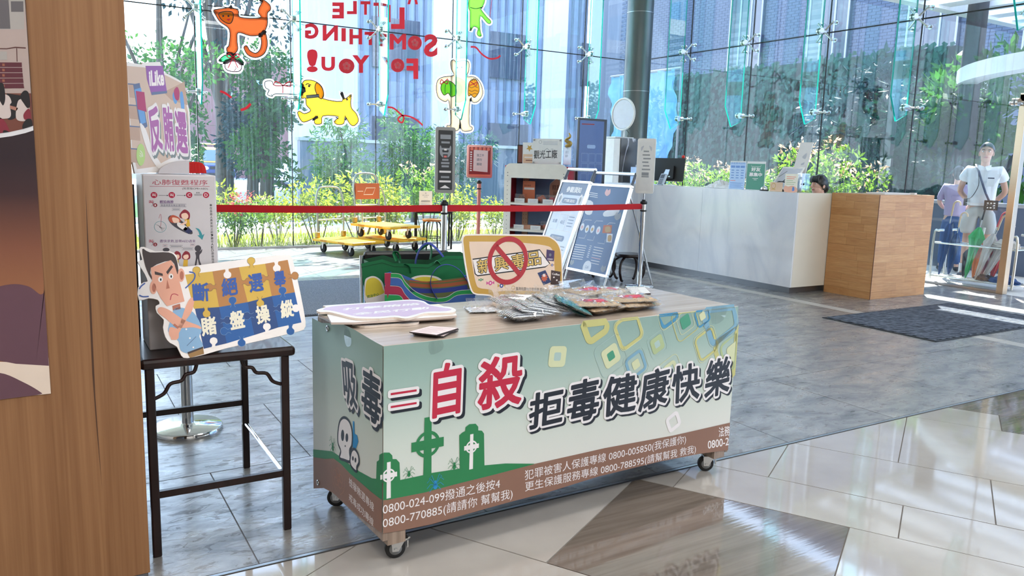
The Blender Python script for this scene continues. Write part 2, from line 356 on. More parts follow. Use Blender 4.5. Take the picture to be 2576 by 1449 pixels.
wood('rosewood', (22, 11, 12), (40, 18, 17), .34, (20, 20, 2), 4., .35, .12); wood('pine', (178, 126, 78), (206, 158, 106), .5, (14, 14, 50), 3.)
# ================================================================ FLOOR
mb = MB(); mb.bb((-6, -6, -.12), (9.79, 2.53, -.004), 'grout_light'); mb.bb((-6, 2.53, -.12), (9.79, 12.0, -.003), 'grout')
floor = mb.build('floor'); tag(floor, kind='structure')
def clip(poly, nx, ny, d):      # keep nx*x+ny*y <= d
    out = []
    for i, p in enumerate(poly):
        q = poly[i-1]; a, b = nx*q[0]+ny*q[1]-d, nx*p[0]+ny*p[1]-d
        if (a <= 0) != (b <= 0): t = a/(a-b); out.append((q[0]+(p[0]-q[0])*t, q[1]+(p[1]-q[1])*t))
        if b <= 0: out.append(p)
    return out
G0 = Fr((0, 0, 0), (1, 0, 0), (0, 1, 0))
def tile(name, poly, mat):
    for nx, ny, d in ((0, 1, 11.94), (0, -1, 5.5), (1, 0, 9.74), (-1, 0, 5)): poly = clip(poly, nx, ny, d)
    if len(poly) < 3: return
    dz = random.uniform(-.0006, 0)
    MB().prism(poly, G0, -.02, dz, mat).build(name, floor)
# slate squares behind the strip, laid half-bond, with a band of pale stone at x = 6.9
g = .0025
for j in range(11):
    y0 = 2.545+.885*j; off = .44*(j % 2)
    for i in range(-4, 12):
        x0 = .57-.88+.88*i-off
        for a, b in ((x0, min(x0+.88, 6.85)), (max(x0, 7.0), x0+.88)):
            if b-a > .05: tile('slate_tile', [(a+g, y0+g), (b-g, y0+g), (b-g, y0+.885-g), (a+g, y0+.885-g)], 'slate')
for j in range(11): tile('stone_band_tile', [(6.85+g, 2.545+.885*j+g), (7.0-g, 2.545+.885*j+g), (7.0-g, 3.43+.885*j-g), (6.85+g, 3.43+.885*j-g)], 'pale_stone')
# polished porcelain in front of the strip: long tiles laid at thirty degrees
ca, sa = math.cos(math.radians(30)), math.sin(math.radians(30))
S = [.866*x+1.2675 for x in (-3.6, -2.6, -1.4, -.4, .2, 1.184, 2.2, 2.6, 3.22, 4.2, 4.58, 5.6, 6.6, 7.6, 8.6)]
T0 = [.3, .7, .1, .5, .85, 1.097, .045, .593, .094, -.37, .2, .5, .1, .7]
for k in range(len(S)-1):
    for j in range(-7, 6):
        t1 = T0[k]+.88*j; t0 = t1-.88
        poly = [(s*ca-t*sa, s*sa+t*ca) for s, t in ((S[k]+g, t0+g), (S[k+1]-g, t0+g), (S[k+1]-g, t1-g), (S[k]+g, t1-g))]
        poly = clip(poly, 0, 1, 2.518)
        if len(poly) > 2:
            cx = sum(p[0] for p in poly)/len(poly); cy = sum(p[1] for p in poly)/len(poly)
            if -2.2 < cx < 7.2 and -.2 < cy:
                dark = (k == 5 and j == 0) or (k in (9, 10) and j == 0) or (k == 3 and j == 2)
                tile('porcelain_tile', poly, 'taupe_tile' if dark else 'polished_tile')
strip = MB().bb((-5, 2.526, -.02), (9.74, 2.541, .001), 'brushed').build('trim_1'); tag(strip, kind='structure')
# ================================================================ GLASS FACADES
glass_mat('pane_glass', (.94, .98, 1.), .018, .036, (9, 9, .2), (.48, .72), (.55, .76, 1), .005)  # rain streaks and film tinted blue, putting the outdoor haze into the glass
glass_mat('fin_glass', (.80, .97, .95), .06, 0)
M('fin_edge', (60, 205, 195), .12, trans=.7, var=.05, spec=.6)
XL = [.645-1.325*k for k in range(4, 0, -1)]+[.645+1.325*k for k in range(0, 7)]+[9.74]
YR = [11.9, 10.485, 9.09, 7.68, 6.28, 4.92, 3.55, 2.15, .75, -.65, -2.05, -3.45, -5]
ZJ = [0, 3.34, ROOF]
win1 = MB().bb((-4.7, 11.93, -.02), (9.8, 12.0, .03), 'brushed').build('window_1'); tag(win1, kind='structure')
win2 = MB().bb((9.76, 4.92, -.02), (9.83, 12, .03), 'brushed').build('window_2'); tag(win2, kind='structure')
YG, XG = 11.95, 9.79
for i in range(len(XL)-1):
    for z0, z1 in ((.03, 3.34), (3.34, ROOF)):
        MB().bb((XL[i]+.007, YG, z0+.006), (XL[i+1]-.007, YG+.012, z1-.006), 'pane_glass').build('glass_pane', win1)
for x in XL[:-1]: MB().bb((x-.006, YG-.002, .03), (x+.006, YG+.014, ROOF), 'silicone').build('joint_seal', win1)
MB().bb((-4.7, YG-.001, 3.333), (9.78, YG+.013, 3.347), 'silicone').build('joint_seal', win1)
for i in range(len(YR)-1):
    a, b = YR[i+1], YR[i]; low = .03
    if b <= 4.93: low = 2.32 if b > 2.3 else .03
    for z0, z1 in ((low, 3.34), (3.34, ROOF)):
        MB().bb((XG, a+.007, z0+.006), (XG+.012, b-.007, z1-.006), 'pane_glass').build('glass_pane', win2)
for y in YR[1:]: MB().bb((XG-.002, y-.007, .03 if y > 4.9 else 2.32), (XG+.014, y+.007, ROOF), 'silicone').build('joint_seal', win2)
MB().bb((XG-.001, -5, 3.332), (XG+.013, 11.95, 3.348), 'silicone').build('joint_seal', win2)
def fin(fr, base, lift=0.):           # fr: u = distance into the room from the glass, v = height
    poly = [(.15, 2.13+lift), (.35, 2.04+lift), (.5, 2.35+lift), (.5, ROOF), (.15, ROOF)]
    o = MB().prism(poly, fr, -.0075, .0075, 'fin_glass').build('glass_fin', base)
    e = MB()
    for a, b in ((1, 2), (2, 3), (0, 1), (0, 4)):
        p, q = poly[a], poly[b]; e.prism([p, q, (q[0]+.012*(1 if (a, b) != (0, 4) else -1)*0+ (.006 if a in (1, 2) else -.006), q[1]), (p[0]+(.006 if a in (1, 2) else -.006), p[1])], fr, -.0095, .0095, 'fin_edge')
    e.build('polished_edge', o)
def spider(P, inx, along, base, four):  # P on the joint at the glass; inx: into the room; along: along the glass
    P = Vector(P); inx = Vector(inx); al = Vector(along); up = Vector((0, 0, 1)); hub = P+inx*.14
    m = MB(); m.cyl(hub-inx*.045, hub+inx*.05, .034, 'steel', n=14); m.ball(hub-inx*.045, .036, 'steel', 12, 6)
    for s in (-1, 1): m.cyl(hub+inx*.055+al*.008*s, hub+inx*.055+al*.034*s, .045, 'steel', n=16)
    ends = [al*a*.12+up*b*.12 for a in (-1, 1) for b in (-1, 1)] if four else [al*a*.12 for a in (-1, 1)]
    for e in ends: m.tube([hub-inx*.03, P+inx*.10+e*.5, P+inx*.085+e], [.017, .012, .012], 'steel', 8)
    o = m.build('spider_fitting', base)
    for e in ends:
        d = MB(); d.cyl(P+inx*.001+e, P+inx*.016+e, .03, 'steel', n=14); d.cyl(P+inx*.016+e, P+inx*.095+e, .013, 'steel', n=10); d.ball(P+inx*.085+e, .02, 'steel', 10, 6)
        d.build('disc_bolt', o)
for x in XL[2:-1]:
    fin(Fr((x, YG, 0), (0, -1, 0), (0, 0, 1)), win1)
    for z, f in ((2.22, False), (3.34, True)): spider((x, YG, z), (0, -1, 0), (1, 0, 0), win1, f)
for y in YR[1:8]:
    fin(Fr((XG, y, 0), (-1, 0, 0), (0, 0, 1)), win2, 0 if y > 5 else .95)
    if y > 4.9:
        for z, f in ((2.22, False), (3.34, True)): spider((XG, y, z), (-1, 0, 0), (0, 1, 0), win2, f)
    else: spider((XG, y, 3.34), (-1, 0, 0), (0, 1, 0), win2, True)
# door frame at the entrance
mb = MB(); M('door_metal', (190, 172, 150), .3, .75, .08, 20, .02, stretch=(1, 1, 20))
mb.bb((9.735, 4.875, 0), (9.835, 4.955, 2.32), 'door_metal'); mb.bb((9.735, 2.11, 0), (9.835, 2.19, 2.32), 'door_metal'); mb.bb((9.735, 2.11, 2.24), (9.835, 4.955, 2.33), 'door_metal')
df = mb.build('door_1', bevel=.004); tag(df, kind='structure')
# corner column
M('column_paint', (96, 104, 106), .32, .5, .06, 6)
mb = MB(); mb.cyl((9.31, 11.3, 0), (9.31, 11.3, ROOF), .235, 'column_paint', n=40)
col = mb.build('column'); tag(col, kind='structure')
for z in (.0, 2.7, 4.05): MB().cyl((9.31, 11.3, z+.001), (9.31, 11.3, z+(.09 if z == 0 else .012)), .24, 'brushed', n=40).build('collar', col)
# walls behind and beside the camera, ceiling
for nm, a, b in (('wall_back', (-4.8, -5.2, 0), (9.9, -5, ROOF)), ('wall_left', (-4.9, -5, 0), (-4.7, 12, ROOF))):
    tag(MB().bb(a, b, 'wall_paint').build(nm), kind='structure')
cl = MB().bb((-4.9, -5.2, ROOF), (11.4, 12.3, ROOF+.2), 'ceiling_paint').build('ceiling'); tag(cl, kind='structure')  # runs past the entrance glass: unseen overhang shaped to limit the sun
for i in range(5):                # steel trusses under the roof, seen only as reflections in the polished floor
    mb = MB(); y = 1.2+2.3*i
    for z in (4.75, 5.2): mb.tube([(-4.5, y, z), (9.4, y, z)], .04, 'white_paint', 8)
    for k in range(12):
        x = -4.5+1.158*k; mb.tube([(x, y, 4.75), (x+.579, y, 5.2)], .02, 'white_paint', 6); mb.tube([(x+.579, y, 5.2), (x+1.158, y, 4.75)], .02, 'white_paint', 6)
    mb.build('roof_truss', cl)
# wooden pillar at the near edge, its plinth and the dark end of the screen behind it
PY = 2.63
mb = MB(); mb.bb((-1.3, PY+.012, .0), (.238, PY+.09, ROOF), 'oak'); pil = mb.build('wood_pillar'); tag(pil, kind='structure')
M('plinth', (120, 122, 126), .3, .8)
MB().bb((-1.3, PY-.002, .012), (.243, PY+.011, ROOF), 'oak').build('veneer_panel', pil, bevel=.002)
MB().bb((-1.3, PY, .0), (.236, PY+.0115, .011), 'plinth').build('plinth', pil)
# slit in the veneer, long and tapering
F = Fr((0, PY-.002, 0), (1, 0, 0), (0, 0, 1)); M('dark_grain', (74, 46, 30), .6)
MB().flat(F.px([(215, 460), (222, 600), (231, 800), (240, 1000), (257, 1235), (243, 1080), (232, 940), (224, 760), (219, 600)]), F, 'dark_grain', .4).build('wood_crack', pil)
# ================================================================ poster on the pillar
F = Fr((-.9, PY-.004, 0), (1, 0, 0), (0, 0, 1))
M('poster_plum', (46, 22, 34), .55); M('poster_cloud', (98, 66, 78), .55); M('poster_cream', (226, 208, 192), .55); M('poster_white', (222, 220, 224), .5)
def grad(name, stops, z0, z1):
    m = bpy.data.materials.new(name); MATS[name] = m; m.use_nodes = True; n, l = nodes(m); b = n['Principled BSDF']
    t = n.new('ShaderNodeTexCoord'); s = n.new('ShaderNodeSeparateXYZ'); l.new(t.outputs['Object'], s.inputs[0])
    r = n.new('ShaderNodeMapRange'); r.inputs[1].default_value = z0; r.inputs[2].default_value = z1; l.new(s.outputs['Z'], r.inputs[0])
    c = n.new('ShaderNodeValToRGB'); e = c.color_ramp.elements
    for i, (p, k) in enumerate(stops):
        q = e[i] if i < 2 else e.new(p); q.position = p; q.color = (*srgb(k), 1)
    l.new(r.outputs[0], c.inputs[0]); l.new(c.outputs[0], b.inputs['Base Color']); b.inputs['Roughness'].default_value = .5; return m
zz = lambda y: onY(100, y, PY).z
po = thing('wall_poster', 'dark plum poster with round photograph and purple clouds on wooden pillar', 'poster', (-.4, PY-.004, .66))
grad('poster_ground', [(0, (150, 98, 66)), (1, (38, 20, 30)), (.35, (128, 78, 58)), (.75, (58, 32, 36))], zz(740)-.66, zz(400)-.66)
F = Fr((-.9, PY-.0050, 0), (1, 0, 0), (0, 0, 1)); right = F.px([(128, 990), (60, 0)]); lowz = right[0][1]
u0_, u1_ = .02, right[0][0]
MB().prism([(u0_, lowz), (u1_, lowz), (u1_, 2.6), (u0_, 2.6)], F, -.0015, 0, 'poster_ground').build('sheet', po)
a = MB()
a.flat([(u0_, lowz), (u1_, lowz)]+F.px([(122, 900), (100, 905), (60, 912), (0, 910)])+[(u0_, F.uv(0, 910)[1])], F, 'poster_cream', 3)
a.flat(F.px(smooth([(-200, 800), (-60, 740), (20, 716), (70, 720), (100, 740), (112, 735)], 6, False))+[(u1_, F.uv(110, 728)[1])]+F.px([(123, 920), (90, 918), (40, 915), (-40, 900), (-200, 905)]), F, 'poster_cloud', 4)
a.flat(F.px(smooth([(-120, 1010), (-60, 950), (0, 938), (60, 962), (100, 985), (100, 992), (40, 1000), (-60, 1012)], 5)), F, 'poster_cloud', 5)
a.build('cloud_print', po)
# the round photograph: white ring, seated visitors with their backs turned, a tall dark chest
def px2(*p): return F.px([(x*140/507, y*400/1449) for x, y in p])
cx, cy = F.uv(-90, 10); R1 = math.hypot(*(np.array(F.uv(78, 330))-np.array((cx, cy)))); R0 = math.hypot(*(np.array(F.uv(78, 318))-np.array((cx, cy))))
def inring(poly, R): # keep what lies inside the ring and on the sheet
    out = poly
    for k in range(64):
        t = 2*math.pi*k/64; nx, ny = math.cos(t), math.sin(t); out = clip(out, nx, ny, nx*cx+ny*cy+R)
    out = clip(out, 1, 0, u1_-.001); return clip(out, -1, 0, -u0_-.001)
for nm, c in (('ph_wall', (176, 158, 152)), ('ph_grey', (96, 92, 96)), ('ph_beige', (168, 162, 158)), ('ph_chest', (88, 32, 46)), ('ph_floor', (112, 62, 50)), ('ph_black', (20, 18, 24)), ('ph_shirt', (202, 188, 184)), ('ph_red', (128, 36, 54)), ('ph_skin', (170, 120, 104)), ('ph_gold', (150, 92, 70)), ('ph_rail', (84, 46, 44))): M(nm, c, .5)
a = MB(); a.flat(inring(circ((cx, cy), R1*1.005, 64), R1), F, 'poster_white', 3)
def ph(pts, mat, layer):
    p = inring(pts, R0)
    if len(p) > 2: a.flat(p, F, mat, layer)
ph(circ((cx, cy), R0, 64), 'ph_wall', 4)
ph(px2((-300, -300), (235, -300), (218, 268), (-300, 268)), 'ph_beige', 5); ph(px2((-300, 0), (78, 0), (95, 262), (-300, 262)), 'ph_grey', 6); ph(px2((98, 12), (212, 12), (214, 108), (102, 108)), 'ph_grey', 6)
ph(px2((-300, 432), (60, 440), (140, 426), (235, 432), (235, 444), (140, 438), (60, 450), (-300, 444)), 'ph_rail', 5); ph(px2((148, 440), (156, 440), (160, 562), (152, 562)), 'ph_rail', 5)
ph(px2((-300, 850), (300, 850), (320, 1500), (-300, 1500)), 'ph_floor', 5); ph(px2((60, 850), (190, 870), (190, 980), (80, 960)), 'ph_black', 6)
for k in range(5): ph(px2((-300, 566+50*k), (198+4*k, 570+48*k), (200+5*k, 612+48*k), (-300, 610+50*k)), 'ph_chest', 7); ph(px2((20, 580+48*k), (42, 580+48*k), (44, 602+48*k), (22, 602+48*k)), 'ph_gold', 8)
ph(px2((-300, 470), (62, 468), (64, 545), (-300, 548)), 'ph_beige', 7)
ph(px2(*smooth([(-40, 870), (20, 855), (80, 875), (105, 930), (90, 960), (100, 1050), (60, 1080), (-60, 1060)])), 'ph_shirt', 9); ph(px2(*smooth([(-30, 770), (20, 755), (40, 800), (48, 900), (30, 960), (5, 930), (-30, 850)])), 'ph_black', 10)
ph(px2(*smooth([(165, 920), (230, 910), (265, 960), (270, 1080), (200, 1105), (145, 1070)])), 'ph_shirt', 9); ph(px2(*smooth([(190, 860), (225, 825), (262, 850), (275, 960), (250, 985), (215, 940), (190, 900)])), 'ph_black', 10)
ph(px2((90, 960), (165, 985), (150, 1010), (90, 990)), 'ph_skin', 9); ph(px2(*smooth([(85, 985), (145, 1000), (140, 1075), (70, 1085)])), 'ph_black', 8)
ph(px2(*smooth([(215, 1040), (265, 990), (280, 1085), (225, 1090)])), 'ph_red', 11); ph(px2(*smooth([(210, 1130), (245, 1085), (290, 1095), (290, 1190), (230, 1210), (205, 1170)])), 'ph_black', 12)
ph(px2(*smooth([(-100, 1080), (10, 1075), (70, 1150), (90, 1240), (30, 1310), (-100, 1310)])), 'ph_red', 9); ph(px2(*smooth([(30, 1190), (80, 1200), (105, 1250), (60, 1295), (35, 1260)])), 'ph_black', 10)
a.build('photograph', po)
# ================================================================ display cart with banner
CX, CY, CA, CL_, CD, CZ = .924, 2.32, math.radians(2.84), 1.698, .60, .77
cu_ = Vector((math.cos(CA), math.sin(CA), 0)); cv_ = Vector((-math.sin(CA), math.cos(CA), 0)); CO = Vector((CX, CY, 0)); UP = Vector((0, 0, 1))
CT = Matrix((cu_, cv_, UP)).transposed()
def cart(u, v, z): return CO+cu_*u+cv_*v+UP*z
ct = thing('display_cart', 'long wooden display cart on casters draped with a pale green banner', 'cart', CO, CA)
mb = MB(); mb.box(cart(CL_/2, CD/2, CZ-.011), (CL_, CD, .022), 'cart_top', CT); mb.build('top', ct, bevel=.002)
mb = MB()
for u in (.009, CL_-.009): mb.box(cart(u, CD/2, .4285), (.018, CD, .6605), 'cart_wood', CT)
for v in (.009, CD-.009): mb.box(cart(CL_/2, v, .469), (CL_-.036, .018, .578), 'cart_wood', CT)
mb.box(cart(CL_/2, CD/2, .20), (CL_-.04, CD-.04, .018), 'cart_wood', CT); mb.build('body', ct)
for u in (.0515, CL_-.0515):
    for v in (.05, CD-.05): MB().box(cart(u, v, .135), (.066, .098, .115), 'cart_wood', CT).build('corner_block', ct)
M('hub_grey', (128, 130, 132), .5)
def caster(u, v, yaw, brake):
    c = cart(u, v, 0); ax = Rz(yaw) @ Vector((0, 1, 0)); fw = Rz(yaw) @ Vector((1, 0, 0)); hub = c+UP*.0360-fw*.012
    m = MB(); m.box(c+UP*.0745, (.056, .056, .005), 'steel', Rz(yaw)); m.cyl(c+UP*.066, c+UP*.073, .022, 'steel')
    for s in (-1, 1):
        fr = Fr(hub+ax*.0165*s, fw, UP) if s < 0 else Fr(hub+ax*.0165*s, -fw, UP); sg = 1 if s < 0 else -1
        m.prism([(-.012, -.008), (.010, -.008), (.034*sg+.0, .034), (.034*sg-.05*sg, .034)], fr, -.0012, .0012, 'steel')
        m.cyl(hub+ax*.0165*s, hub+ax*.022*s, .006, 'steel', n=8)
    m.box(c+UP*.0668, (.05, .036, .003), 'steel', Rz(yaw)); f = m.build('caster', ct)
    w = MB(); w.lathe([(.022, -.012), (.032, -.0125), (.0358, -.008), (.0358, .008), (.032, .0125), (.022, .012)], hub, 'rubber', 28, ax); w.lathe([(.006, -.0135), (.022, -.0130), (.022, .0130), (.006, .0135)], hub, 'hub_grey', 24, ax); w.build('wheel', f)
    if brake:
        b = MB(); b.box(hub+fw*.038+UP*.030, (.028, .024, .006), 'steel', Rz(yaw) @ Matrix.Rotation(-.5, 3, 'Y')); b.box(hub+fw*.043+UP*.012, (.005, .022, .026), 'steel', Rz(yaw)); b.build('brake_lever', f)
caster(.082, .050, -.2, True); caster(CL_-.06, .055, -.5, True); caster(.06, CD-.06, -.5, False); caster(CL_-.06, CD-.06, -.3, False)
# banner: printed cloth taped over the front and the near end, its back edge hanging free
FF = Fr(cart(0, -.003, 0), cu_, UP); FE = Fr(cart(-.003, 0, 0), -cv_, UP)        # front face, near end (u runs from back to front, 0 at the corner)
c1 = crop(780, 740, 4.025); c2 = crop(1280, 740, 2.898); c3 = crop(780, 1030, 3.458)
bn = thing('banner', 'pale green printed banner with big Chinese characters taped around the cart', 'banner', CO, CA)
grad('banner_cloth', [(0, (222, 224, 218)), (1, (142, 172, 164)), (.35, (206, 216, 208)), (.8, (158, 186, 178))], .25, .74)
MATS['banner_cloth'].node_tree.nodes['Principled BSDF'].inputs['Roughness'].default_value = .45
M('banner_brown', (140, 104, 88), .5); M('banner_green', (40, 128, 78), .5); M('banner_blue', (40, 140, 200), .5); M('banner_white', (238, 234, 236), .5); M('banner_red', (192, 34, 66), .5); M('banner_navy', (22, 30, 44), .5)
M('shape_yellow', (198, 196, 128), .5); M('shape_cream', (210, 216, 176), .5); M('shape_blue', (126, 172, 196), .5); M('shape_deep', (70, 146, 188), .5); M('shape_green', (72, 154, 124), .5); M('shape_pale', (170, 196, 192), .5); M('shape_olive', (176, 194, 146), .5)
bot = FF.px(c3((630, 1080), (800, 1052), (1050, 1000), (1300, 928), (1700, 815), (2075, 718)))+FF.px([(1504, 1199), (1660, 1161), (1763, 1141), (1836, 1131)])
bot[0] = (0, bot[0][1]); bot[-1] = (CL_, bot[-1][1]); ztop = CZ-.001
ebot = FE.px([(789, 1229), (815, 1228), (838, 1240), (860, 1260), (905, 1300), (962, 1342)]); ebot[-1] = (0, bot[0][1])
etop = FE.px([(808, 812), (860, 815), (885, 826), (925, 850)])+[(0, ztop)]
NU = 60
def interp(pts, u):
    for a, b in zip(pts, pts[1:]):
        if a[0] <= u <= b[0]: return a[1]+(b[1]-a[1])*(u-a[0])/max(b[0]-a[0], 1e-9)
    return pts[0][1] if u < pts[0][0] else pts[-1][1]
def cloth(fr, u0, u1, top, bottom, wav, n=NU, m=14):
    mb = MB(); vs = []; fs = []
    for i in range(n+1):
        u = u0+(u1-u0)*i/n; zb, zt = interp(bottom, u), interp(top, u)
        for j in range(m+1):
            t = j/m; vs.append(fr.pt(u, zb+(zt-zb)*t, wav(u, 1-t)-.0012))
    for i in range(n):
        for j in range(m): fs.append((i*(m+1)+j, (i+1)*(m+1)+j, (i+1)*(m+1)+j+1, i*(m+1)+j+1))
    mb.add(vs, fs, 'banner_cloth', True); return mb
wf = lambda u, t: 0.0
w0 = ebot[0][0]
cloth(FF, 0, CL_, [(0, ztop), (CL_, ztop)], bot, lambda u, t: .0).build('cloth', bn)
cloth(FE, w0, 0, etop, ebot, lambda u, t: -.0).build('cloth', bn)
p = MB()
def P2(fr, pts, mat, layer): p.flat(fr.px(pts), fr, mat, layer)
# ground: brown band and green hill, front then end
br_top = c3((680, 785), (1000, 722), (1300, 642), (1600, 568), (1950, 476))+c2((185, 1238), (700, 1122), (1200, 1030), (1618, 935))
bt = [(0, FF.uv(*c3((635, 790))[0])[1])]+FF.px(br_top); bt[-1] = (CL_, bt[-1][1])
gt = FF.px(c3((785, 614), (990, 570), (1060, 552), (1300, 515), (1520, 486), (1700, 470), (1950, 472)))
p.flat([(0, FF.uv(*c3((620, 612))[0])[1])]+gt+bt[::-1][4:], FF, 'banner_green', 1)
p.flat(bot+bt[::-1], FF, 'banner_brown', 2)
ebt = FE.px(c3((45, 430), (130, 430), (205, 426), (270, 475), (350, 560), (450, 645), (540, 722)))+[(0, bt[0][1])]; ebt[0] = (w0, ebt[0][1])
egt = FE.px(c3((50, 368), (190, 364), (250, 402), (330, 470), (430, 540), (540, 600)))+[(0, FF.uv(*c3((620, 612))[0])[1])]; egt[0] = (w0, egt[0][1])
p.flat(egt+ebt[::-1], FE, 'banner_green', 1); p.flat(ebt+ebot[::-1], FE, 'banner_brown', 2)
# tombstones, crosses, spiders, skulls
P2(FF, c3((640, 375), (690, 375), (715, 400), (718, 432), (750, 432), (778, 462), (785, 625), (640, 640)), 'banner_green', 2)
p.flat([(0.0005, FF.uv(*c3((640, 376))[0])[1]), FF.uv(*c3((645, 376))[0]), FF.uv(*c3((645, 640))[0]), (.0005, FF.uv(*c3((640, 640))[0])[1])], FF, 'banner_green', 2)
P2(FE, c3((575, 612), (580, 455), (600, 440), (603, 395), (635, 376), (636, 640)), 'banner_green', 2)
P2(FF, c3((1305, 640), (1298, 225), (1325, 200), (1350, 188), (1352, 155), (1385, 128), (1440, 124), (1463, 150), (1463, 182), (1495, 185), (1513, 210), (1518, 560)), 'banner_green', 2)
def cross(c, s, mat, layer, h):
    fr = FF; x, y = fr.uv(*c); k = s
    p.flat([(x-.014*k, y-h), (x+.014*k, y-h), (x+.012*k, y+.085*k), (x-.012*k, y+.085*k)], fr, mat, layer)
    layer += .3; p.flat([(x-.055*k, y-.016*k), (x+.055*k, y-.016*k), (x+.055*k, y+.014*k), (x-.055*k, y+.014*k)], fr, mat, layer)
    p.stroke(circ((x, y), .037*k, 26), .010*k, fr, mat, layer+.3, True)
cross(c3((1024, 302))[0], 1.12, 'banner_green', 2, .12); cross(c3((1404, 325))[0], .55, 'banner_white', 4, .083); cross(c3((684, 574))[0], .55, 'banner_white', 4, .080)
def spider_print(fr, c, s, mat):
    x, y = fr.uv(*c); p.flat(circ((x, y-.004*s), .007*s, 12, .009*s), fr, mat, 5); p.flat(circ((x, y+.009*s), .004*s, 8), fr, mat, 5)
    for k in (-1, 1):
        for a, b in ((.020, .020), (.026, .010), (.026, -.006), (.018, -.018)): p.stroke([(x, y), (x+k*a*.6*s, y+(b+.010)*s), (x+k*a*s, y+b*s)], .0016*s, fr, mat, 5)
spider_print(FF, c3((860, 560))[0], .85, 'banner_green'); spider_print(FF, c3((1255, 490))[0], 1.0, 'banner_green'); spider_print(FF, c3((1090, 655))[0], 1.25, 'banner_blue'); spider_print(FE, c3((198, 325))[0], 1.3, 'banner_green')
P2(FE, c3((372, 100), (385, 105), (388, 210), (410, 225), (420, 280), (400, 340), (372, 330)), 'banner_blue', 2)
def skull(pts, eyes, layer):
    o = FE.px(smooth(c3(*pts), 5)); p.flat(o, FE, 'banner_white', layer); p.stroke(o, .010, FE, 'banner_navy', layer+1, True)
    for e in eyes: p.flat(FE.px(circ(c3(e[:2])[0], e[2]/3.458, 16, e[3]/3.458)), FE, 'banner_navy', layer+2)
skull([(245, 190), (262, 100), (300, 70), (345, 110), (368, 200), (365, 310), (345, 360), (350, 450), (300, 440), (258, 420), (268, 360), (245, 290)], [(285, 225, 14, 50), (322, 245, 12, 38), (308, 318, 5, 8)], 4)
skull([(352, 420), (365, 360), (390, 345), (420, 390), (428, 460), (410, 500), (405, 540), (365, 500), (352, 460)], [(376, 425, 8, 20), (398, 440, 8, 22)], 8)
# drifting squares
def sq(c, r, mats, rot=.45, sx=1.):
    x, y = FF.uv(*c2(c)[0])
    for i, (mat, k, ring) in enumerate(mats):
        q = [(x+sx*(a*math.cos(rot)-b*math.sin(rot))*r*k, y+(a*math.sin(rot)+b*math.cos(rot))*r*k) for a, b in rrect(-1, -1, 1, 1, .38, 4)]
        q = clip(clip(clip(q, 0, 1, ztop-.001), 1, 0, CL_-.002), -1, 0, 0)
        if len(q) < 3: continue
        if ring: p.stroke(q, ring*r, FF, mat, 1, True)
        else: p.flat(q, FF, mat, 1.2+i*.3)
sq((355, 455), .040, [('shape_cream', 1, 0), ('shape_pale', .4, 0)], -.1); sq((745, 450), .052, [('shape_cream', .8, 0), ('shape_green', .34, 0), ('shape_pale', 1.35, .05)])
sq((875, 265), .055, [('shape_yellow', 1.05, .25), ('shape_cream', 1.2, .05)]); sq((628, 225), .05, [('shape_yellow', 1, .55)]); sq((1083, 365), .036, [('shape_olive', .95, 0), ('shape_pale', .4, 0), ('shape_pale', 1.3, .05)])
sq((927, 512), .046, [('shape_blue', .95, .3), ('shape_cream', .42, 0), ('shape_pale', 1.25, .05)]); sq((1288, 200), .05, [('shape_cream', .9, .05), ('shape_green', .55, 0), ('shape_yellow', 1.35, .08)]); sq((1412, 160), .034, [('shape_deep', 1.1, .25), ('shape_cream', .5, 0)])
sq((1160, 140), .045, [('shape_deep', 1, .3), ('shape_cream', 1.25, .06)]); sq((1545, 180), .095, [('shape_blue', .9, .3), ('shape_pale', 1.05, .05)]); sq((1440, 365), .055, [('shape_yellow', 1, .2), ('shape_cream', 1.2, .05)]); sq((1640, 420), .10, [('shape_yellow', 1, .25), ('shape_olive', .7, .12), ('shape_cream', .4, 0)])
sq((1180, 560), .055, [('shape_cream', 1.05, .05), ('shape_cream', .55, .3)]); sq((1200, 930), .03, [('banner_white', 1, .6)]); sq((915, 730), .03, [('banner_white', .8, .4)])
p.build('background_print', bn)
# the slogan: red and black brush characters with a white outline and a black drop shadow
p = MB()
def big(fr, ch, bl, br, tl, mat, sh=.011, w=.026):
    for dx, dy, ft, mt, ly in ((sh, -sh*.9, .085, 'banner_navy', 6), (0, 0, .085, 'banner_white', 8), (0, 0, w, mat, 10)): p.text(ch, fr, bl, br, tl, mt, ly, 0, dx=dx, dy=dy, fat=ft)
big(FE, '吸', (868, 1012), (900, 1030), (861, 906), 'banner_navy', .012); big(FE, '毒', (911, 1040), (957, 1074), (912, 921), 'banner_navy', .012)
for y in (0, 130):
    q = FF.px(c1((815, 990+y), (1077, 950+y), (1077, 990+y), (818, 1035+y)))
    x0, y0 = min(a for a, b in q), min(b for a, b in q); x1, y1 = max(a for a, b in q), max(b for a, b in q)
    for dx, dy, e, mt, ly in ((.010, -.010, .010, 'banner_navy', 6), (0, 0, .010, 'banner_white', 8), (0, 0, 0, 'banner_red', 10)): p.flat([(a+dx, b+dy) for a, b in rrect(x0-e, y0-e+.004, x1+e, y1+e-.004, .008 if e else .0005, 3)], FF, mt, ly)
big(FF, '自', (1089, 1050), (1155, 1036), (1093, 921), 'banner_red'); big(FF, '殺', (1203, 1033), (1308, 1012), (1208, 906), 'banner_red')
for ch, bl, br, tl in (('拒', (1330, 1080), (1411, 1061), (1336, 993)), ('毒', (1426, 1067), (1502, 1048), (1433, 964)), ('健', (1516, 1049), (1596, 1030), (1521, 953)), ('康', (1606, 1036), (1675, 1015), (1616, 939)), ('快', (1690, 1016), (1757, 1000), (1693, 925)), ('樂', (1772, 1003), (1832, 985), (1778, 911))): big(FF, ch, bl, br, tl, 'banner_navy', .010)
p.build('slogan_lettering', bn)
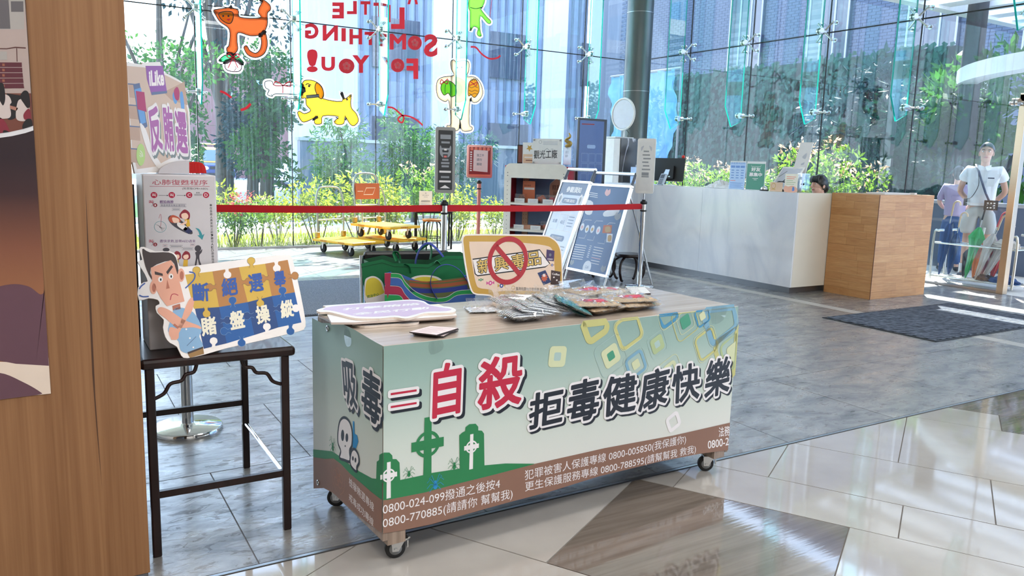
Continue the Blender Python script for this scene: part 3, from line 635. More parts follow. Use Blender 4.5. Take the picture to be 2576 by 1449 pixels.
def tl_(fr, s, a, b, c, k): p = MB(); p.text(s, fr, *k(a, b, c), 'banner_white', 4, .010); p.build('hotline_lettering', bn)
tl_(FF, '0800-024-099撥通之後按4', (632, 917), (1650, 685), (632, 820), c3); tl_(FF, '0800-770885(請請你 幫幫我)', (632, 1051), (1760, 785), (632, 941), c3)
tl_(FE, '檢舉賄選專線', (340, 660), (556, 895), (340, 585), c3); tl_(FE, '戒毒成功專線', (340, 790), (552, 1025), (340, 722), c3)
tl_(FF, '犯罪被害人保護專線 0800-005850(我保護你)', (115, 1368), (1290, 1095), (115, 1285), c2); tl_(FF, '更生保護服務專線 0800-788595(請幫幫我 救我)', (118, 1450), (1362, 1165), (118, 1370), c2)
tl_(FF, '法務', (1530, 1043), (1611, 1028), (1530, 972), c2); tl_(FF, '0800-2', (1450, 1128), (1603, 1100), (1450, 1070), c2)
# faint brown blossom emblem beside the hotlines
p = MB(); M('emblem_brown', (168, 118, 92), .5)
ex_, ey_ = FE.uv(*c3((245, 595))[0])
for k in range(5): p.stroke(circ((ex_+.028*math.cos(k*1.2566+1.57), ey_+.022*math.sin(k*1.2566+1.57)), .02, 12, .016), .0022, FE, 'emblem_brown', 4, True)
p.stroke(circ((ex_, ey_), .014, 12), .002, FE, 'emblem_brown', 4, True)
for s in (-1, 1): p.stroke(smooth([(ex_+s*.02, ey_-.06), (ex_+s*.055, ey_-.03), (ex_+s*.065, ey_+.02)], 4, False), .002, FE, 'emblem_brown', 4)
p.build('emblem', bn)
for c in ((825, 826), (801, 1214)):
    x, y = FE.uv(*c); m = MB(); m.tube([FE.pt(x+.009*math.cos(t), y+.009*math.sin(t), .002) for t in np.linspace(0, 2*math.pi, 17)[:-1]], .003, 'steel', 6, True); m.build('eyelet', bn)
glass_mat('tape', (.93, .95, .95), .10, .15)
for fr, pts in ((FE, c1((360, 350), (400, 350), (425, 480), (405, 530), (370, 520), (350, 420))), (FF, c1((1205, 490), (1330, 465), (1340, 560), (1220, 610))), (FF, c2((1480, 95), (1590, 90), (1560, 190), (1480, 215)))): m = MB(); m.flat(smooth(fr.px(pts), 3), fr, 'tape', 13); m.build('tape', bn)
# ================================================================ goods on the cart
ZT = CZ
def zfr(z): return Fr((0, 0, z), (1, 0, 0), (0, 1, 0))
def board(name, label, px_, z0, th, top, side, rot=0., cat='foam board', group='foam boards stacked on the cart', base_z=None):
    f = zfr(z0+th); poly = f.px(px_); cx = sum(q[0] for q in poly)/len(poly); cy = sum(q[1] for q in poly)/len(poly)
    t = thing(name, label, cat, (cx, cy, z0), 0, group); MB().prism(poly, f, -th, 0, top, side).build('board', t); return t, f
M('foam_edge', (224, 210, 198), .8); M('lilac', (206, 184, 212), .35); M('board_white', (240, 238, 238), .35); M('board_cream', (236, 230, 212), .4); M('board_back', (206, 190, 182), .6)
board('foam_sign', 'lowest pale foam board of the stack on the cart', smooth(c1((430, 290), (620, 268), (900, 268), (1080, 265), (1095, 285), (1000, 300), (800, 305), (600, 322), (480, 315)), 3), ZT+.0005, .008, 'board_white', 'foam_edge')
board('foam_sign', 'cream foam board under the white one in the stack on the cart', c1((85, 205), (250, 150), (1300, 100), (1465, 170), (1480, 205), (1430, 235), (1100, 255), (250, 262)), ZT+.0090, .007, 'board_cream', 'board_back')
t, f = board('foam_sign', 'white foam board with one sharp corner sticking out near the hung banner', c1((172, 205), (600, 170), (1200, 140), (1470, 185), (1485, 215), (1085, 245), (450, 285), (215, 285)), ZT+.0165, .008, 'board_white', 'board_back')
t, f = board('cloud_sign', 'lilac and white cloud-shaped foam sign lying on top of the stack', smooth(c1((65, 165), (90, 150), (160, 130), (130, 118), (200, 110), (600, 85), (900, 60), (1050, 55), (1150, 70), (1200, 100), (1290, 120), (1420, 130), (1478, 160), (1440, 185), (1300, 190), (1150, 195), (1050, 230), (960, 245), (850, 232), (700, 245), (520, 245), (420, 235), (300, 205), (190, 180), (100, 180)), 3), ZT+.025, .008, 'board_white', 'foam_edge', cat='foam sign')
m = MB(); m.flat(smooth(f.px(c1((130, 158), (220, 125), (600, 95), (900, 72), (1040, 66), (1140, 82), (1190, 108), (1300, 130), (1430, 150), (1380, 172), (1180, 178), (1040, 212), (960, 228), (860, 215), (700, 228), (520, 228), (430, 218), (320, 190), (200, 165))), 3), f, 'lilac', 1)
m.text('打擊賄賂', f, *c1((330, 165), (1110, 108), (345, 142)), 'board_white', 2, 0, fat=.03); m.text('全民行動', f, *c1((430, 215), (1200, 150), (440, 190)), 'board_white', 2, 0, fat=.03); m.build('print', t)
# leaflets
M('leaf_pink', (238, 216, 216), .6); M('leaf_edge', (60, 52, 52), .7)
for i, q in enumerate([((1040, 395), (1230, 345), (1500, 365), (1330, 420)), ((1045, 390), (1200, 335), (1480, 352), (1350, 425)), ((1020, 385), (1240, 330), (1505, 350), (1300, 415)), ((1005, 380), (1220, 322), (1500, 343), (1280, 412))]):
    f = zfr(ZT+.004+.0042*i); poly = f.px(c1(*q)); cx = sum(a for a, b in poly)/4; cy = sum(b for a, b in poly)/4
    t = thing('leaflet', ['dark-edged leaflet at the bottom of the small pile', 'second leaflet from the bottom of the small pile', 'third leaflet from the bottom of the small pile', 'pink leaflet with fine print on top of the small pile'][i], 'leaflet', (cx, cy, ZT+.0001+.0042*i), 0, 'leaflets in a small pile on the cart')
    MB().prism(poly, f, -.0038, 0, 'leaf_pink', 'leaf_edge').build('paper', t)
    if i == 3:
        m = MB()
        for k in range(6):
            b = .16+.13*k; P = [np.array(v) for v in poly]; L = P[0]+(P[1]-P[0])*b; R = P[3]+(P[2]-P[3])*b; m.stroke([tuple(L+(R-L)*.12), tuple(L+(R-L)*(.9 if k % 2 else .7))], .0022, f, 'grey_ink', 1)
        m.build('print', t)
# gift packets in crinkled clear bags
glass_mat('cellophane', (.98, .98, .98), .16, .30, (16, 16, 16), (.52, .60), (1, 1, 1), .03)  # white streaks put bright highlights into the clear film
def stripes(name, a, b, freq, ax='Y'):
    m = bpy.data.materials.new(name); MATS[name] = m; m.use_nodes = True; n, l = nodes(m); bs = n['Principled BSDF']
    t = n.new('ShaderNodeTexCoord'); w = n.new('ShaderNodeTexWave'); w.bands_direction = ax; w.inputs['Scale'].default_value = freq; w.inputs['Distortion'].default_value = .6
    l.new(t.outputs['Object'], w.inputs['Vector']); r = n.new('ShaderNodeValToRGB'); r.color_ramp.interpolation = 'CONSTANT'; r.color_ramp.elements[0].color = (*srgb(a), 1); r.color_ramp.elements[1].position = .5; r.color_ramp.elements[1].color = (*srgb(b), 1)
    l.new(w.outputs['Fac'], r.inputs[0]); l.new(r.outputs[0], bs.inputs['Base Color']); bs.inputs['Roughness'].default_value = .5
stripes('navy_stripe', (40, 46, 66), (236, 240, 246), 26, 'Y'); M('teal_cloth', (30, 122, 126), .5); M('kraft', (196, 170, 140), .6, var=.18, scale=9); M('packet_white', (222, 226, 234), .4, var=.2, scale=30); M('label_red', (206, 66, 92), .5)
def packet(name, inner, w, h, th, seed, label_mat=None, flap=True):
    """Pillow pack: w along x, h along y; printed cloth inside a crinkled clear bag with an open flap."""
    g = random.Random(seed); t = thing(name, 'x', 'gift packet'); nx, ny = 10, 8
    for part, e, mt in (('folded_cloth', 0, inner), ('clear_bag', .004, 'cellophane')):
        V = []; Fs = []
        for s in (1, -1):
            for i in range(nx+1):
                for j in range(ny+1):
                    a, b = i/nx*2-1, j/ny*2-1; k = (1-abs(a)**5)*(1-abs(b)**5); z = th/2*(max(k, 0)**.6)*(1 if s > 0 else .85)
                    V.append((a*(w/2+e), b*(h/2+e*2), th/2+s*(z+e*.5*k)+(g.uniform(-.0042, .0042) if part == 'clear_bag' else g.uniform(-.0006, .0006))))
        n1 = (nx+1)*(ny+1)
        for s in (0, 1):
            for i in range(nx):
                for j in range(ny):
                    q = [s*n1+i*(ny+1)+j, s*n1+(i+1)*(ny+1)+j, s*n1+(i+1)*(ny+1)+j+1, s*n1+i*(ny+1)+j+1]; Fs.append(tuple(q if s == 0 else q[::-1]))
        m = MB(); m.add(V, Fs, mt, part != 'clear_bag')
        if part == 'clear_bag' and flap: m.add([(-w/2, h/2, th*.5), (w/2, h/2, th*.5), (w/2*.9, h/2+.022, th*.5+.012), (-w/2*.8, h/2+.028, th*.5+.016), (w/2*.9, h/2+.034, th*.5+.03), (-w/2*.8, h/2+.036, th*.5+.034)], [(0, 1, 2, 3), (3, 2, 4, 5)], mt)
        m.build(part, t)
    if label_mat:
        m = MB(); F0 = Fr((0, 0, th*1.06), (1, 0, 0), (0, 1, 0)); m.prism(rrect(-w*.25, -h*.22, w*.25, h*.12, .004, 3), F0, -.001, .001, label_mat)
        for k in range(3): m.flat([(-w*.18, h*(.04-.07*k)), (w*.16, h*(.04-.07*k)), (w*.16, h*(.06-.07*k)), (-w*.18, h*(.06-.07*k))], F0, 'board_white', 3)
        m.build('paper_label', t)
    return t
def lay(proto, first, loc, rz, pitch, roll, label, group):
    o = proto if first else dup(proto, (0, 0, 0))
    o.matrix_world = Matrix.Translation(loc) @ Matrix.Rotation(rz, 4, 'Z') @ Matrix.Rotation(pitch, 4, 'X') @ Matrix.Rotation(roll, 4, 'Y')
    o['label'] = label; o['group'] = group; return o
GS = 'striped cloth packets fanned out on the cart'
pw = packet('flat_packet', 'packet_white', .13, .10, .010, 3); q = onZ(1215, 783, ZT); lay(pw, True, (q.x, q.y, ZT+.002), -.25, 0, 0, 'single flat white packet lying apart from the striped ones', GS)
ps = packet('striped_packet', 'navy_stripe', .155, .115, .020, 5)
spots = [((1315, 803), 0, .10, 0, .0), ((1312, 797), .017, .02, .03, .02), ((1335, 785), .030, -.06, .10, .16), ((1352, 779), .035, -.10, .10, .20), ((1375, 773), .034, -.13, .12, .26), ((1392, 768), .040, -.16, .14, .30), ((1412, 764), .034, -.2, .1, .34), ((1285, 768), .012, .0, .1, .1), ((1325, 762), .016, -.05, .1, .12)]
nm = ['bottom striped packet of the fan, flat on the cart', 'second striped packet, flat on the bottom one', 'third striped packet from the bottom of the fan', 'fourth striped packet, tilted in the fan', 'fifth striped packet, tilted higher in the fan', 'sixth striped packet, steeply tilted in the fan', 'last striped packet, lying against the teal one', 'striped packet nearest the speech bubble sign foot', 'striped packet behind the fan, beside the acrylic foot']
for i, (p_, dz, rz, pi, ro) in enumerate(spots): q = onZ(*p_, ZT+dz); lay(ps, i == 0, (q.x, q.y, ZT+dz+.003), CA+rz, pi, ro, nm[i], GS)
pt = packet('teal_packet', 'teal_cloth', .15, .12, .014, 9)
for i, (p_, dz, ro) in enumerate((((1425, 775), .026, .42), ((1438, 770), .040, .40))): q = onZ(*p_, ZT+dz); lay(pt, i == 0, (q.x, q.y, ZT+dz), CA-.45, .05, ro, ['dark teal packet wedged between striped and brown packets', 'bright teal packet leaning on the dark teal one'][i], 'teal cloth packets on the cart')
pk = packet('kraft_packet', 'kraft', .20, .155, .016, 11, 'label_red')
GK = 'brown paper packets stacked on the cart'
tan = [((1500, 783), 0, .25, 'bottom packet of the brown stack beside the teal packets'), ((1505, 777), .016, .12, 'second packet of the brown stack beside the teal packets'), ((1492, 768), .033, -.2, 'red-labelled packet on top of the stack beside the teal packets'), ((1585, 773), 0, .2, 'bottom packet of the brown stack farthest from the teal packets'), ((1592, 768), .016, .05, 'second packet of the brown stack farthest from the teal packets'), ((1585, 757), .033, -.3, 'red-labelled packet on top of the farther brown stack'), ((1455, 748), .010, .35, 'brown packet at the cart back behind the nearer brown stack'), ((1480, 738), .026, .15, 'brown packet leaning at the back beside the speech bubble sign'), ((1530, 738), .012, .5, 'brown packet at the back behind both brown stacks')]
for i, (p_, dz, rz, lb) in enumerate(tan): q = onZ(*p_, ZT+dz); lay(pk, i == 0, (q.x, q.y, ZT+dz+.004), CA+rz, .02, .02*(-1)**i, lb, GK)
t, f = board('paper_card', 'small stack of white cards at the far back corner of the cart', [(1575, 722), (1622, 722), (1637, 737), (1590, 741)], ZT+.0005, .008, 'white_paper', 'leaf_edge', cat='cards', group=None); t.pop('group', None) if 'group' in t else None
# speech bubble sign on a clear foot
O = cart(.80, .56, ZT); FB = Fr(O, cu_, UP)
cb = crop(880, 560, 3.1415)
sg = thing('bubble_sign', 'mustard speech bubble foam sign with red prohibition ring standing on the cart', 'sign', O, CA)
M('mustard', (196, 156, 74), .5); M('bubble_cream', (228, 204, 184), .5); M('sign_white', (238, 232, 230), .5); M('sign_red', (176, 44, 54), .5); M('char_gold', (218, 186, 108), .5); M('sachet_purple', (70, 52, 96), .5); M('sachet_blue', (42, 60, 104), .5); M('sachet_brown', (62, 42, 40), .5); M('sachet_orange', (196, 96, 66), .5); M('candy_pink', (206, 80, 150), .5); M('candy_blue', (60, 84, 150), .5)
out = smooth(cb((892, 130), (905, 105), (950, 97), (1200, 97), (1520, 103), (1600, 125), (1650, 175), (1672, 260), (1680, 450), (1680, 540), (1655, 565), (1500, 572), (1250, 572), (1190, 574), (1170, 612), (1140, 608), (1115, 578), (1060, 570), (1000, 565), (965, 540), (935, 440), (910, 300), (895, 180)), 4)
MB().prism(FB.px(out), FB, -.010, 0, 'mustard', 'sign_white').build('board', sg)
p = MB(); p.stroke(FB.px(out), .006, FB, 'sign_white', 1, True)
p.flat(FB.px(smooth(cb((945, 160), (975, 150), (1300, 155), (1540, 180), (1600, 215), (1615, 300), (1620, 480), (1600, 525), (1560, 542), (1200, 540), (1180, 570), (1165, 600), (1140, 598), (1120, 535), (1030, 518), (1000, 490), (975, 380), (950, 230)), 4)), FB, 'bubble_cream', 2)
q0 = cb((970, 290), (1500, 215), (1580, 325), (1545, 350), (1010, 420), (990, 405)); p.flat(FB.px(q0), FB, 'sign_white', 3); p.stroke(FB.px(q0), .005, FB, 'ink', 4, True)
for ch, bl, br, tl in (('新', (1020, 405), (1125, 385), (1003, 298)), ('興', (1150, 385), (1255, 365), (1140, 280)), ('毒', (1285, 372), (1385, 350), (1270, 260)), ('品', (1405, 345), (1510, 328), (1395, 242))):
    p.text(ch, FB, *cb(bl, br, tl), 'ink', 5, 0, fat=.05); p.text(ch, FB, *cb(bl, br, tl), 'char_gold', 6, 0, fat=.012)
cc = FB.uv(*cb((1250, 300))[0]); rr = abs(FB.uv(*cb((1250, 128))[0])[1]-cc[1])
p.stroke(circ(cc, rr, 48), .022, FB, 'sign_red', 8, True); p.stroke([(cc[0]-rr*.70, cc[1]+rr*.70), (cc[0]+rr*.70, cc[1]-rr*.70)], .022, FB, 'sign_red', 8)
def sachet(pts, mat): p.flat(FB.px(cb(*pts)), FB, mat, 5)
sachet(((1555, 212), (1617, 222), (1612, 305), (1550, 298)), 'sachet_purple'); sachet(((1482, 398), (1545, 375), (1590, 470), (1530, 495)), 'sachet_blue'); sachet(((1590, 375), (1665, 388), (1660, 502), (1585, 488)), 'sachet_brown')
e = FB.uv(*cb((1537, 435))[0]); p.flat([(e[0]+(.013 if k % 2 else .021)*math.cos(k*math.pi/10), e[1]+(.013 if k % 2 else .021)*math.sin(k*math.pi/10)) for k in range(20)], FB, 'sachet_orange', 6)
for s in ((1612, 432), (1635, 455)): e = FB.uv(*cb(s)[0]); p.flat(circ(e, .005, 12, .0035, .5), FB, 'sign_white', 6)
p.text('Coffee', FB, *cb((1597, 412), (1657, 420), (1598, 396)), 'sign_white', 6, .02)
p.text('毒', FB, *cb((1525, 432), (1548, 425), (1520, 408)), 'sign_white', 7, .02); p.text('CANDY', FB, *cb((1560, 292), (1604, 297), (1561, 280)), 'sign_white', 6, .02); e = FB.uv(*cb((1583, 255))[0]); p.flat(circ(e, .007, 14), FB, 'grey_ink', 6)
for (x, y), mt, r in (((1035, 452), 'banner_green', .006), ((1110, 477), 'candy_pink', .010), ((1198, 498), 'candy_blue', .010), ((1598, 335), 'candy_blue', .006)):
    e = FB.uv(*cb((x, y))[0]); p.flat(circ(e, r, 16), FB, mt, 5); p.flat(circ(e, r*.4, 10), FB, 'sign_white', 6)
    for s in (-1, 1): p.flat([(e[0]+s*r*.9, e[1]), (e[0]+s*r*2, e[1]+r*.9), (e[0]+s*r*2, e[1]-r*.7)], FB, mt if mt != 'candy_blue' else 'mustard', 4)
p.text('臺灣桃園地方檢察署 關心您', FB, *cb((1312, 535), (1560, 543), (1312, 508)), 'ink', 5, .01); e = FB.uv(*cb((1290, 514))[0]); p.stroke(circ(e, .008, 16), .002, FB, 'mustard', 5, True)
p.build('print', sg)
glass_mat('acrylic', (.95, .97, .97), .10, .1)
m = MB(); m.box(cart(.80+FB.uv(1318, 750)[0], .575, ZT+.0025), (.13, .05, .005), 'acrylic', CT); m.box(cart(.80+FB.uv(1318, 750)[0], .566, ZT+.045), (.12, .004, .08), 'acrylic', CT); m.build('clear_foot', sg)
# ================================================================ chair behind the cart with two shopping bags on it
M('black_vinyl', (20, 20, 22), .35, var=.2, scale=30, bump=.1); M('bag_green', (14, 112, 66), .6, var=.12); M('bag_dark_green', (10, 78, 48), .7); M('patch_yellow', (226, 208, 70), .6); M('pattern_blue', (64, 108, 184), .6); M('pattern_red', (178, 50, 84), .6); M('pattern_green', (36, 160, 86), .6); M('strap_blue', (40, 58, 140), .7); M('pattern_olive', (96, 104, 62), .6); M('pattern_rust', (160, 84, 52), .6)
va = math.atan2(1.5, 3.4)
ch = thing('folding_chair', 'black padded folding chair behind the cart holding shopping bags', 'chair', (1.60, 3.62, 0), -.16)
def cw(x, y, z): return MW[ch.name] @ Vector((x, y, z))
m = MB(); m.box(cw(0, -.16, .445), (.44, .42, .045), 'black_vinyl', Rz(-.16)); m.build('seat', ch, bevel=.015)
m = MB(); m.box(cw(0, .13, .79), (.45, .035, .22), 'black_vinyl', Rz(-.16)); m.build('backrest', ch, bevel=.015)
for s in (-1, 1):
    MB().tube([cw(s*.235, .13, .88), cw(s*.235, .10, .44), cw(s*.235, -.36, .012)], .012, 'steel', 8).build('leg', ch); MB().tube([cw(s*.22, -.30, .43), cw(s*.22, .22, .012)], .012, 'steel', 8).build('leg', ch)
MB().tube([cw(-.235, .2, .06), cw(.235, .2, .06)], .009, 'steel', 8).build('stretcher', ch)
vd = Vector((-math.sin(va), -math.cos(va), 0)); ve = Vector((math.cos(va), -math.sin(va), 0))
def bagframe(x, y): return Fr((x, y, .47), ve, UP)
B1 = bagframe(1.52, 3.50); cg = lambda *p: B1.px(cb(*p))
bg1 = thing('green_tote_bag', 'dark green tote bag with yellow patch standing open on the black chair', 'bag', (1.52, 3.5, .47))
rim = cg((90, 325), (255, 290), (350, 320), (620, 330), (760, 262), (890, 262), (960, 300)); low = .005
def bag(fr, rim, x0, x1, depth, mat, inner, t, nm='body'):
    n = len(rim); m = MB(); th = .004
    for d, fl in ((0, 1), (-depth, -1)):
        A = [fr.pt(u, v, d) for u, v in rim]; B = [fr.pt(x0+(x1-x0)*i/(n-1), low, d*.85-.01) for i in range(n)]
        m.add(A+B, [(i, n+i, n+i+1, i+1) for i in range(n-1)], mat); A2 = [a-fr.n*th*fl for a in A]; B2 = [b-fr.n*th*fl for b in B]
        m.add(A2+B2, [(i, i+1, n+i+1, n+i) for i in range(n-1)], inner)
    for i, u in ((0, x0), (n-1, x1)):
        a, b, c, d = fr.pt(*rim[i], 0), fr.pt(*rim[i], -depth), fr.pt(u, low, -depth*.85-.01), fr.pt(u, low, -.01); mid = (a+b)/2+fr.ex*(.03 if i == 0 else -.03); ml = (c+d)/2
        m.add([a, mid, ml, d], [(0, 1, 2, 3)], mat); m.add([mid, b, c, ml], [(0, 1, 2, 3)], mat)
    m.add([fr.pt(x0, low, -.01), fr.pt(x1, low, -.01), fr.pt(x1, low, -depth*.85-.01), fr.pt(x0, low, -depth*.85-.01)], [(0, 1, 2, 3)], mat); m.build(nm, t)
bag(B1, rim, rim[0][0]+.04, rim[-1][0]-.04, .17, 'bag_green', 'bag_dark_green', bg1)
p = MB(); p.stroke(cg(*[(x, y+28) for x, y in ((92, 325), (255, 290), (350, 320), (620, 330), (760, 262), (890, 262), (958, 300))]), .003, B1, 'bag_dark_green', 3)
q = cg(*smooth([(118, 470), (150, 430), (200, 425), (250, 460), (272, 520), (275, 640), (130, 640)], 4)); p.flat(q, B1, 'sign_white', 4); q = cg(*smooth([(128, 480), (155, 442), (198, 437), (240, 468), (262, 525), (265, 560), (135, 590)], 4)); p.flat(q, B1, 'patch_yellow', 5)
p.text('防治中心', B1, *cb((140, 598), (230, 575), (138, 575)), 'bag_green', 6, .02); p.flat(cg(*smooth([(455, 470), (500, 430), (580, 415), (680, 425), (740, 465), (760, 520), (460, 520)], 4)), B1, 'sign_white', 4); p.flat(cg(*smooth([(470, 480), (520, 440), (590, 428), (670, 438), (720, 470), (740, 520), (470, 520)], 4)), B1, 'patch_yellow', 5); p.build('print', bg1)
def strap(fr, pts, d, mat, t, w=.014): MB().tube([fr.pt(*fr.uv(*q), d) for q in cb(*smooth(pts, 5, False))], w, mat, 8, flat=.002).build('handle', t)
strap(B1, [(395, 320), (395, 270), (375, 235), (350, 240), (372, 300)], .006, 'bag_green', bg1); strap(B1, [(480, 400), (470, 350), (430, 325)], .006, 'bag_green', bg1); strap(B1, [(640, 320), (650, 250), (635, 190), (600, 210), (520, 260)], -.15, 'bag_green', bg1, .012); strap(B1, [(720, 330), (690, 300), (665, 320)], .006, 'bag_green', bg1, .012)
B2 = bagframe(1.56, 3.40); cg2 = lambda *p: B2.px(cb(*p))
bg2 = thing('striped_shopping_bag', 'shopping bag with wavy blue red and green stripes in front of the green tote', 'bag', (1.56, 3.4, .47))
rim2 = cg2((275, 400), (325, 398), (400, 405), (520, 455), (700, 490), (850, 470), (960, 430))
bag(B2, rim2, rim2[0][0]+.02, rim2[-1][0]-.03, .11, 'pattern_blue', 'pattern_olive', bg2)
p = MB()
for k, (mt, a, b) in enumerate((('pattern_green', 0, 32), ('pattern_blue', 34, 95), ('pattern_red', 100, 165), ('pattern_green', 170, 260))):
    up = [(275, 400), (325, 400), (400, 410), (440, 470), (520, 545), (640, 590), (760, 590), (850, 540), (990, 530)]; top_ = [(x, y+a) for x, y in up]; bt_ = [(x, y+b) for x, y in up]
    p.flat(cg2(*(smooth(top_, 4, False)+smooth(bt_, 4, False)[::-1])), B2, mt, 2)
    p.stroke(cg2(*smooth(top_, 4, False)), .002, B2, 'sign_white', 3)
p.flat(cg2(*(smooth([(330, 410), (400, 405), (455, 455), (620, 465), (900, 430), (960, 432)], 4, False)+smooth([(980, 520), (850, 535), (760, 585), (640, 588), (520, 540), (440, 465)], 4, False))), B2, 'pattern_olive', 1.5)
for mt, y, w in (('pattern_rust', 500, .016), ('pattern_rust', 470, .006), ('strap_blue', 540, .022)): p.stroke(cg2(*smooth([(470, y-12), (600, y), (750, y-5), (930, y-30)], 4, False)), w, B2, mt, 2)
p.flat(cg2((275, 400), (325, 398), (318, 520), (300, 600), (275, 470)), B2, 'pattern_red', 4); p.build('woven_stripes', bg2)
strap(B2, [(530, 455), (520, 330), (560, 220), (625, 180), (700, 235), (770, 330), (825, 455)], -.10, 'strap_blue', bg2, .010); strap(B2, [(690, 600), (640, 500), (650, 410), (700, 350), (770, 330), (850, 360), (910, 430), (990, 570)], .008, 'strap_blue', bg2, .010)
# ================================================================ rosewood side table with the defibrillator cabinet
TX0, TX1, TY0, TY1, TZ = .262, .752, 2.735, 3.45, .695
st = thing('side_table', 'dark rosewood side table with slim square legs beside the wooden pillar', 'table', ((TX0+TX1)/2, (TY0+TY1)/2, 0))
MB().bb((TX0-.012, TY0-.002, TZ-.035), (TX1+.005, TY1, TZ), 'rosewood').build('top', st, bevel=.012)
for x in (TX0+.018, TX1-.030):
    for y in (TY0+.025, TY1-.025): MB().bb((x-.014, y-.014, 0), (x+.014, y+.014, TZ-.034), 'rosewood').build('leg', st, bevel=.004)
for y in (TY0+.025, TY1-.025):
    z = .22 if y < 3 else .30
    MB().bb((TX0+.032, y-.009, z-.012), (TX1-.044, y+.009, z+.012), 'rosewood').build('stretcher', st)
    for a, b in ((TX0+.03, 1), (TX1-.043, -1)):
        MB().tube(smooth([(a, y, TZ-.14), (a+b*.03, y, TZ-.125), (a+b*.05, y, TZ-.095), (a+b*.085, y, TZ-.088), (a+b*.10, y, TZ-.068), (a+b*.125, y, TZ-.062), (a+b*.135, y, TZ-.036)], 4, False), .0065, 'rosewood', 8).build('bracket', st)
MB().tube([(TX1-.030, TY0+.04, .205), (TX1-.030, TY1-.04, .205)], .009, 'chrome', 10).build('rail', st)
AY = 2.87; FA = Fr((0, AY, 0), (1, 0, 0), UP); ca_ = crop(300, 360, 2.588)
ad = thing('defibrillator_cabinet', 'white cabinet printed with a red resuscitation guide on rosewood table', 'cabinet', (.41, AY+.09, TZ))
ax0, ax1, az1 = .295, .527, FA.uv(450, 440)[1]
M('cabinet_white', (206, 202, 206), .4); M('crimson', (170, 26, 62), .5); M('purple_ink', (98, 54, 118), .5); M('navy_ink', (44, 50, 92), .5); M('hair_red', (142, 40, 56), .5); M('hair_orange', (188, 84, 60), .5); M('skin_print', (244, 206, 184), .5); M('print_yellow', (222, 176, 60), .5); M('print_teal', (60, 150, 160), .5); M('figure_grey', (70, 68, 76), .5)
MB().bb((ax0, AY, TZ), (ax1, AY+.19, az1), 'cabinet_white').build('body', ad, bevel=.004)
p = MB(); A2 = lambda *q: FA.px(ca_(*q))
p.text('心肺復甦程序', FA, *ca_((215, 272), (575, 275), (215, 236)), 'crimson', 1, .01); p.stroke(A2((198, 281), (588, 283)), .0012, FA, 'crimson', 1)
p.text('(民眾版CPR+AED)', FA, *ca_((410, 305), (576, 306), (410, 288)), 'ink', 1, .02)
for x, s in ((226, '叫'), (342, '叫'), (455, 'C'), (565, 'D')):
    e = FA.uv(*ca_((x, 338))[0]); p.flat(circ(e, .0103, 24), FA, 'crimson', 1); p.text(s, FA, (e[0]-.005, e[1]-.0052), (e[0]+.005, e[1]-.0052), (e[0]-.005, e[1]+.0052), 'sign_white', 2, .01, uv=True)
for a, b in ((256, 310), (374, 424)): p.stroke(A2((a, 340), (b, 341)), .001, FA, 'ink', 1); p.flat(A2((b, 336), (b+9, 341), (b, 346)), FA, 'ink', 1)
for y in (333, 340): p.stroke(A2((488, y), (538, y)), .001, FA, 'ink', 1)
p.text('重複', FA, *ca_((500, 328), (524, 328), (500, 318)), 'ink', 1)
for y, n, t1, t2 in ((372, '1', '輕拍肩膀', '檢查病患有無反應呼吸'), (628, '2', '盡快求救,並帶AED過來', None)):
    p.text('叫', FA, *ca_((195, y+22), (219, y+22), (195, y)), 'crimson', 1, .02); p.stroke(A2((212, y+40), (226, y+8)), .001, FA, 'ink', 1); e = FA.uv(*ca_((234, y+32))[0]); p.flat(circ(e, .0065, 16), FA, 'hair_red', 1); p.text(n, FA, (e[0]-.0018, e[1]-.003), (e[0]+.0018, e[1]-.003), (e[0]-.0018, e[1]+.003), 'sign_white', 2, .02, uv=True)
    x1 = 352 if n == '1' else 496
    p.text(t1, FA, *ca_((264, y+20), (x1, y+20), (264, y)), 'purple_ink', 1, .015)
    if t2: p.stroke(A2((264, y+22), (436, y+25), (436, y+44), (264, y+41)), .0008, FA, 'navy_ink', 1, True); p.text(t2, FA, *ca_((270, y+39), (430, y+41), (270, y+26)), 'navy_ink', 1)
col_t = '※在急救人員來到之前,聽從AED語音指示重複'
for i, chh in enumerate(col_t):
    y = 396+i*19.6; p.text(chh, FA, *ca_((588+i*.75, y+16), (604+i*.75, y+16), (588+i*.75, y)), 'ink', 1, .008)
# little figures
e = FA.uv(*ca_((267, 545))[0]); p.stroke(circ(e, .0185, 26), .0012, FA, 'print_teal', 1, True)
for k in range(4): p.stroke(A2(*smooth([(235+k*14, 530+k*6), (262, 540+k*3), (280+k*6, 575-k*7)], 4, False)), .0006, FA, 'ink', 1)
p.stroke(A2(*smooth([(258, 490), (268, 462), (274, 490), (268, 545)], 4, False)), .001, FA, 'crimson', 1)
p.flat(A2(*smooth([(318, 495), (340, 470), (400, 500), (475, 575), (455, 592), (360, 545)], 4)), FA, 'figure_grey', 1); p.flat(A2(*smooth([(325, 485), (350, 468), (392, 488), (395, 515), (350, 520), (325, 505)], 4)), FA, 'hair_orange', 2); p.flat(A2(*smooth([(345, 485), (385, 492), (388, 515), (355, 518)], 4)), FA, 'skin_print', 3)
p.flat(A2(*smooth([(385, 515), (440, 545), (430, 570), (380, 540)], 4)), FA, 'sign_white', 3); p.flat(A2((430, 545), (478, 572), (450, 592), (415, 562)), FA, 'navy_ink', 3)
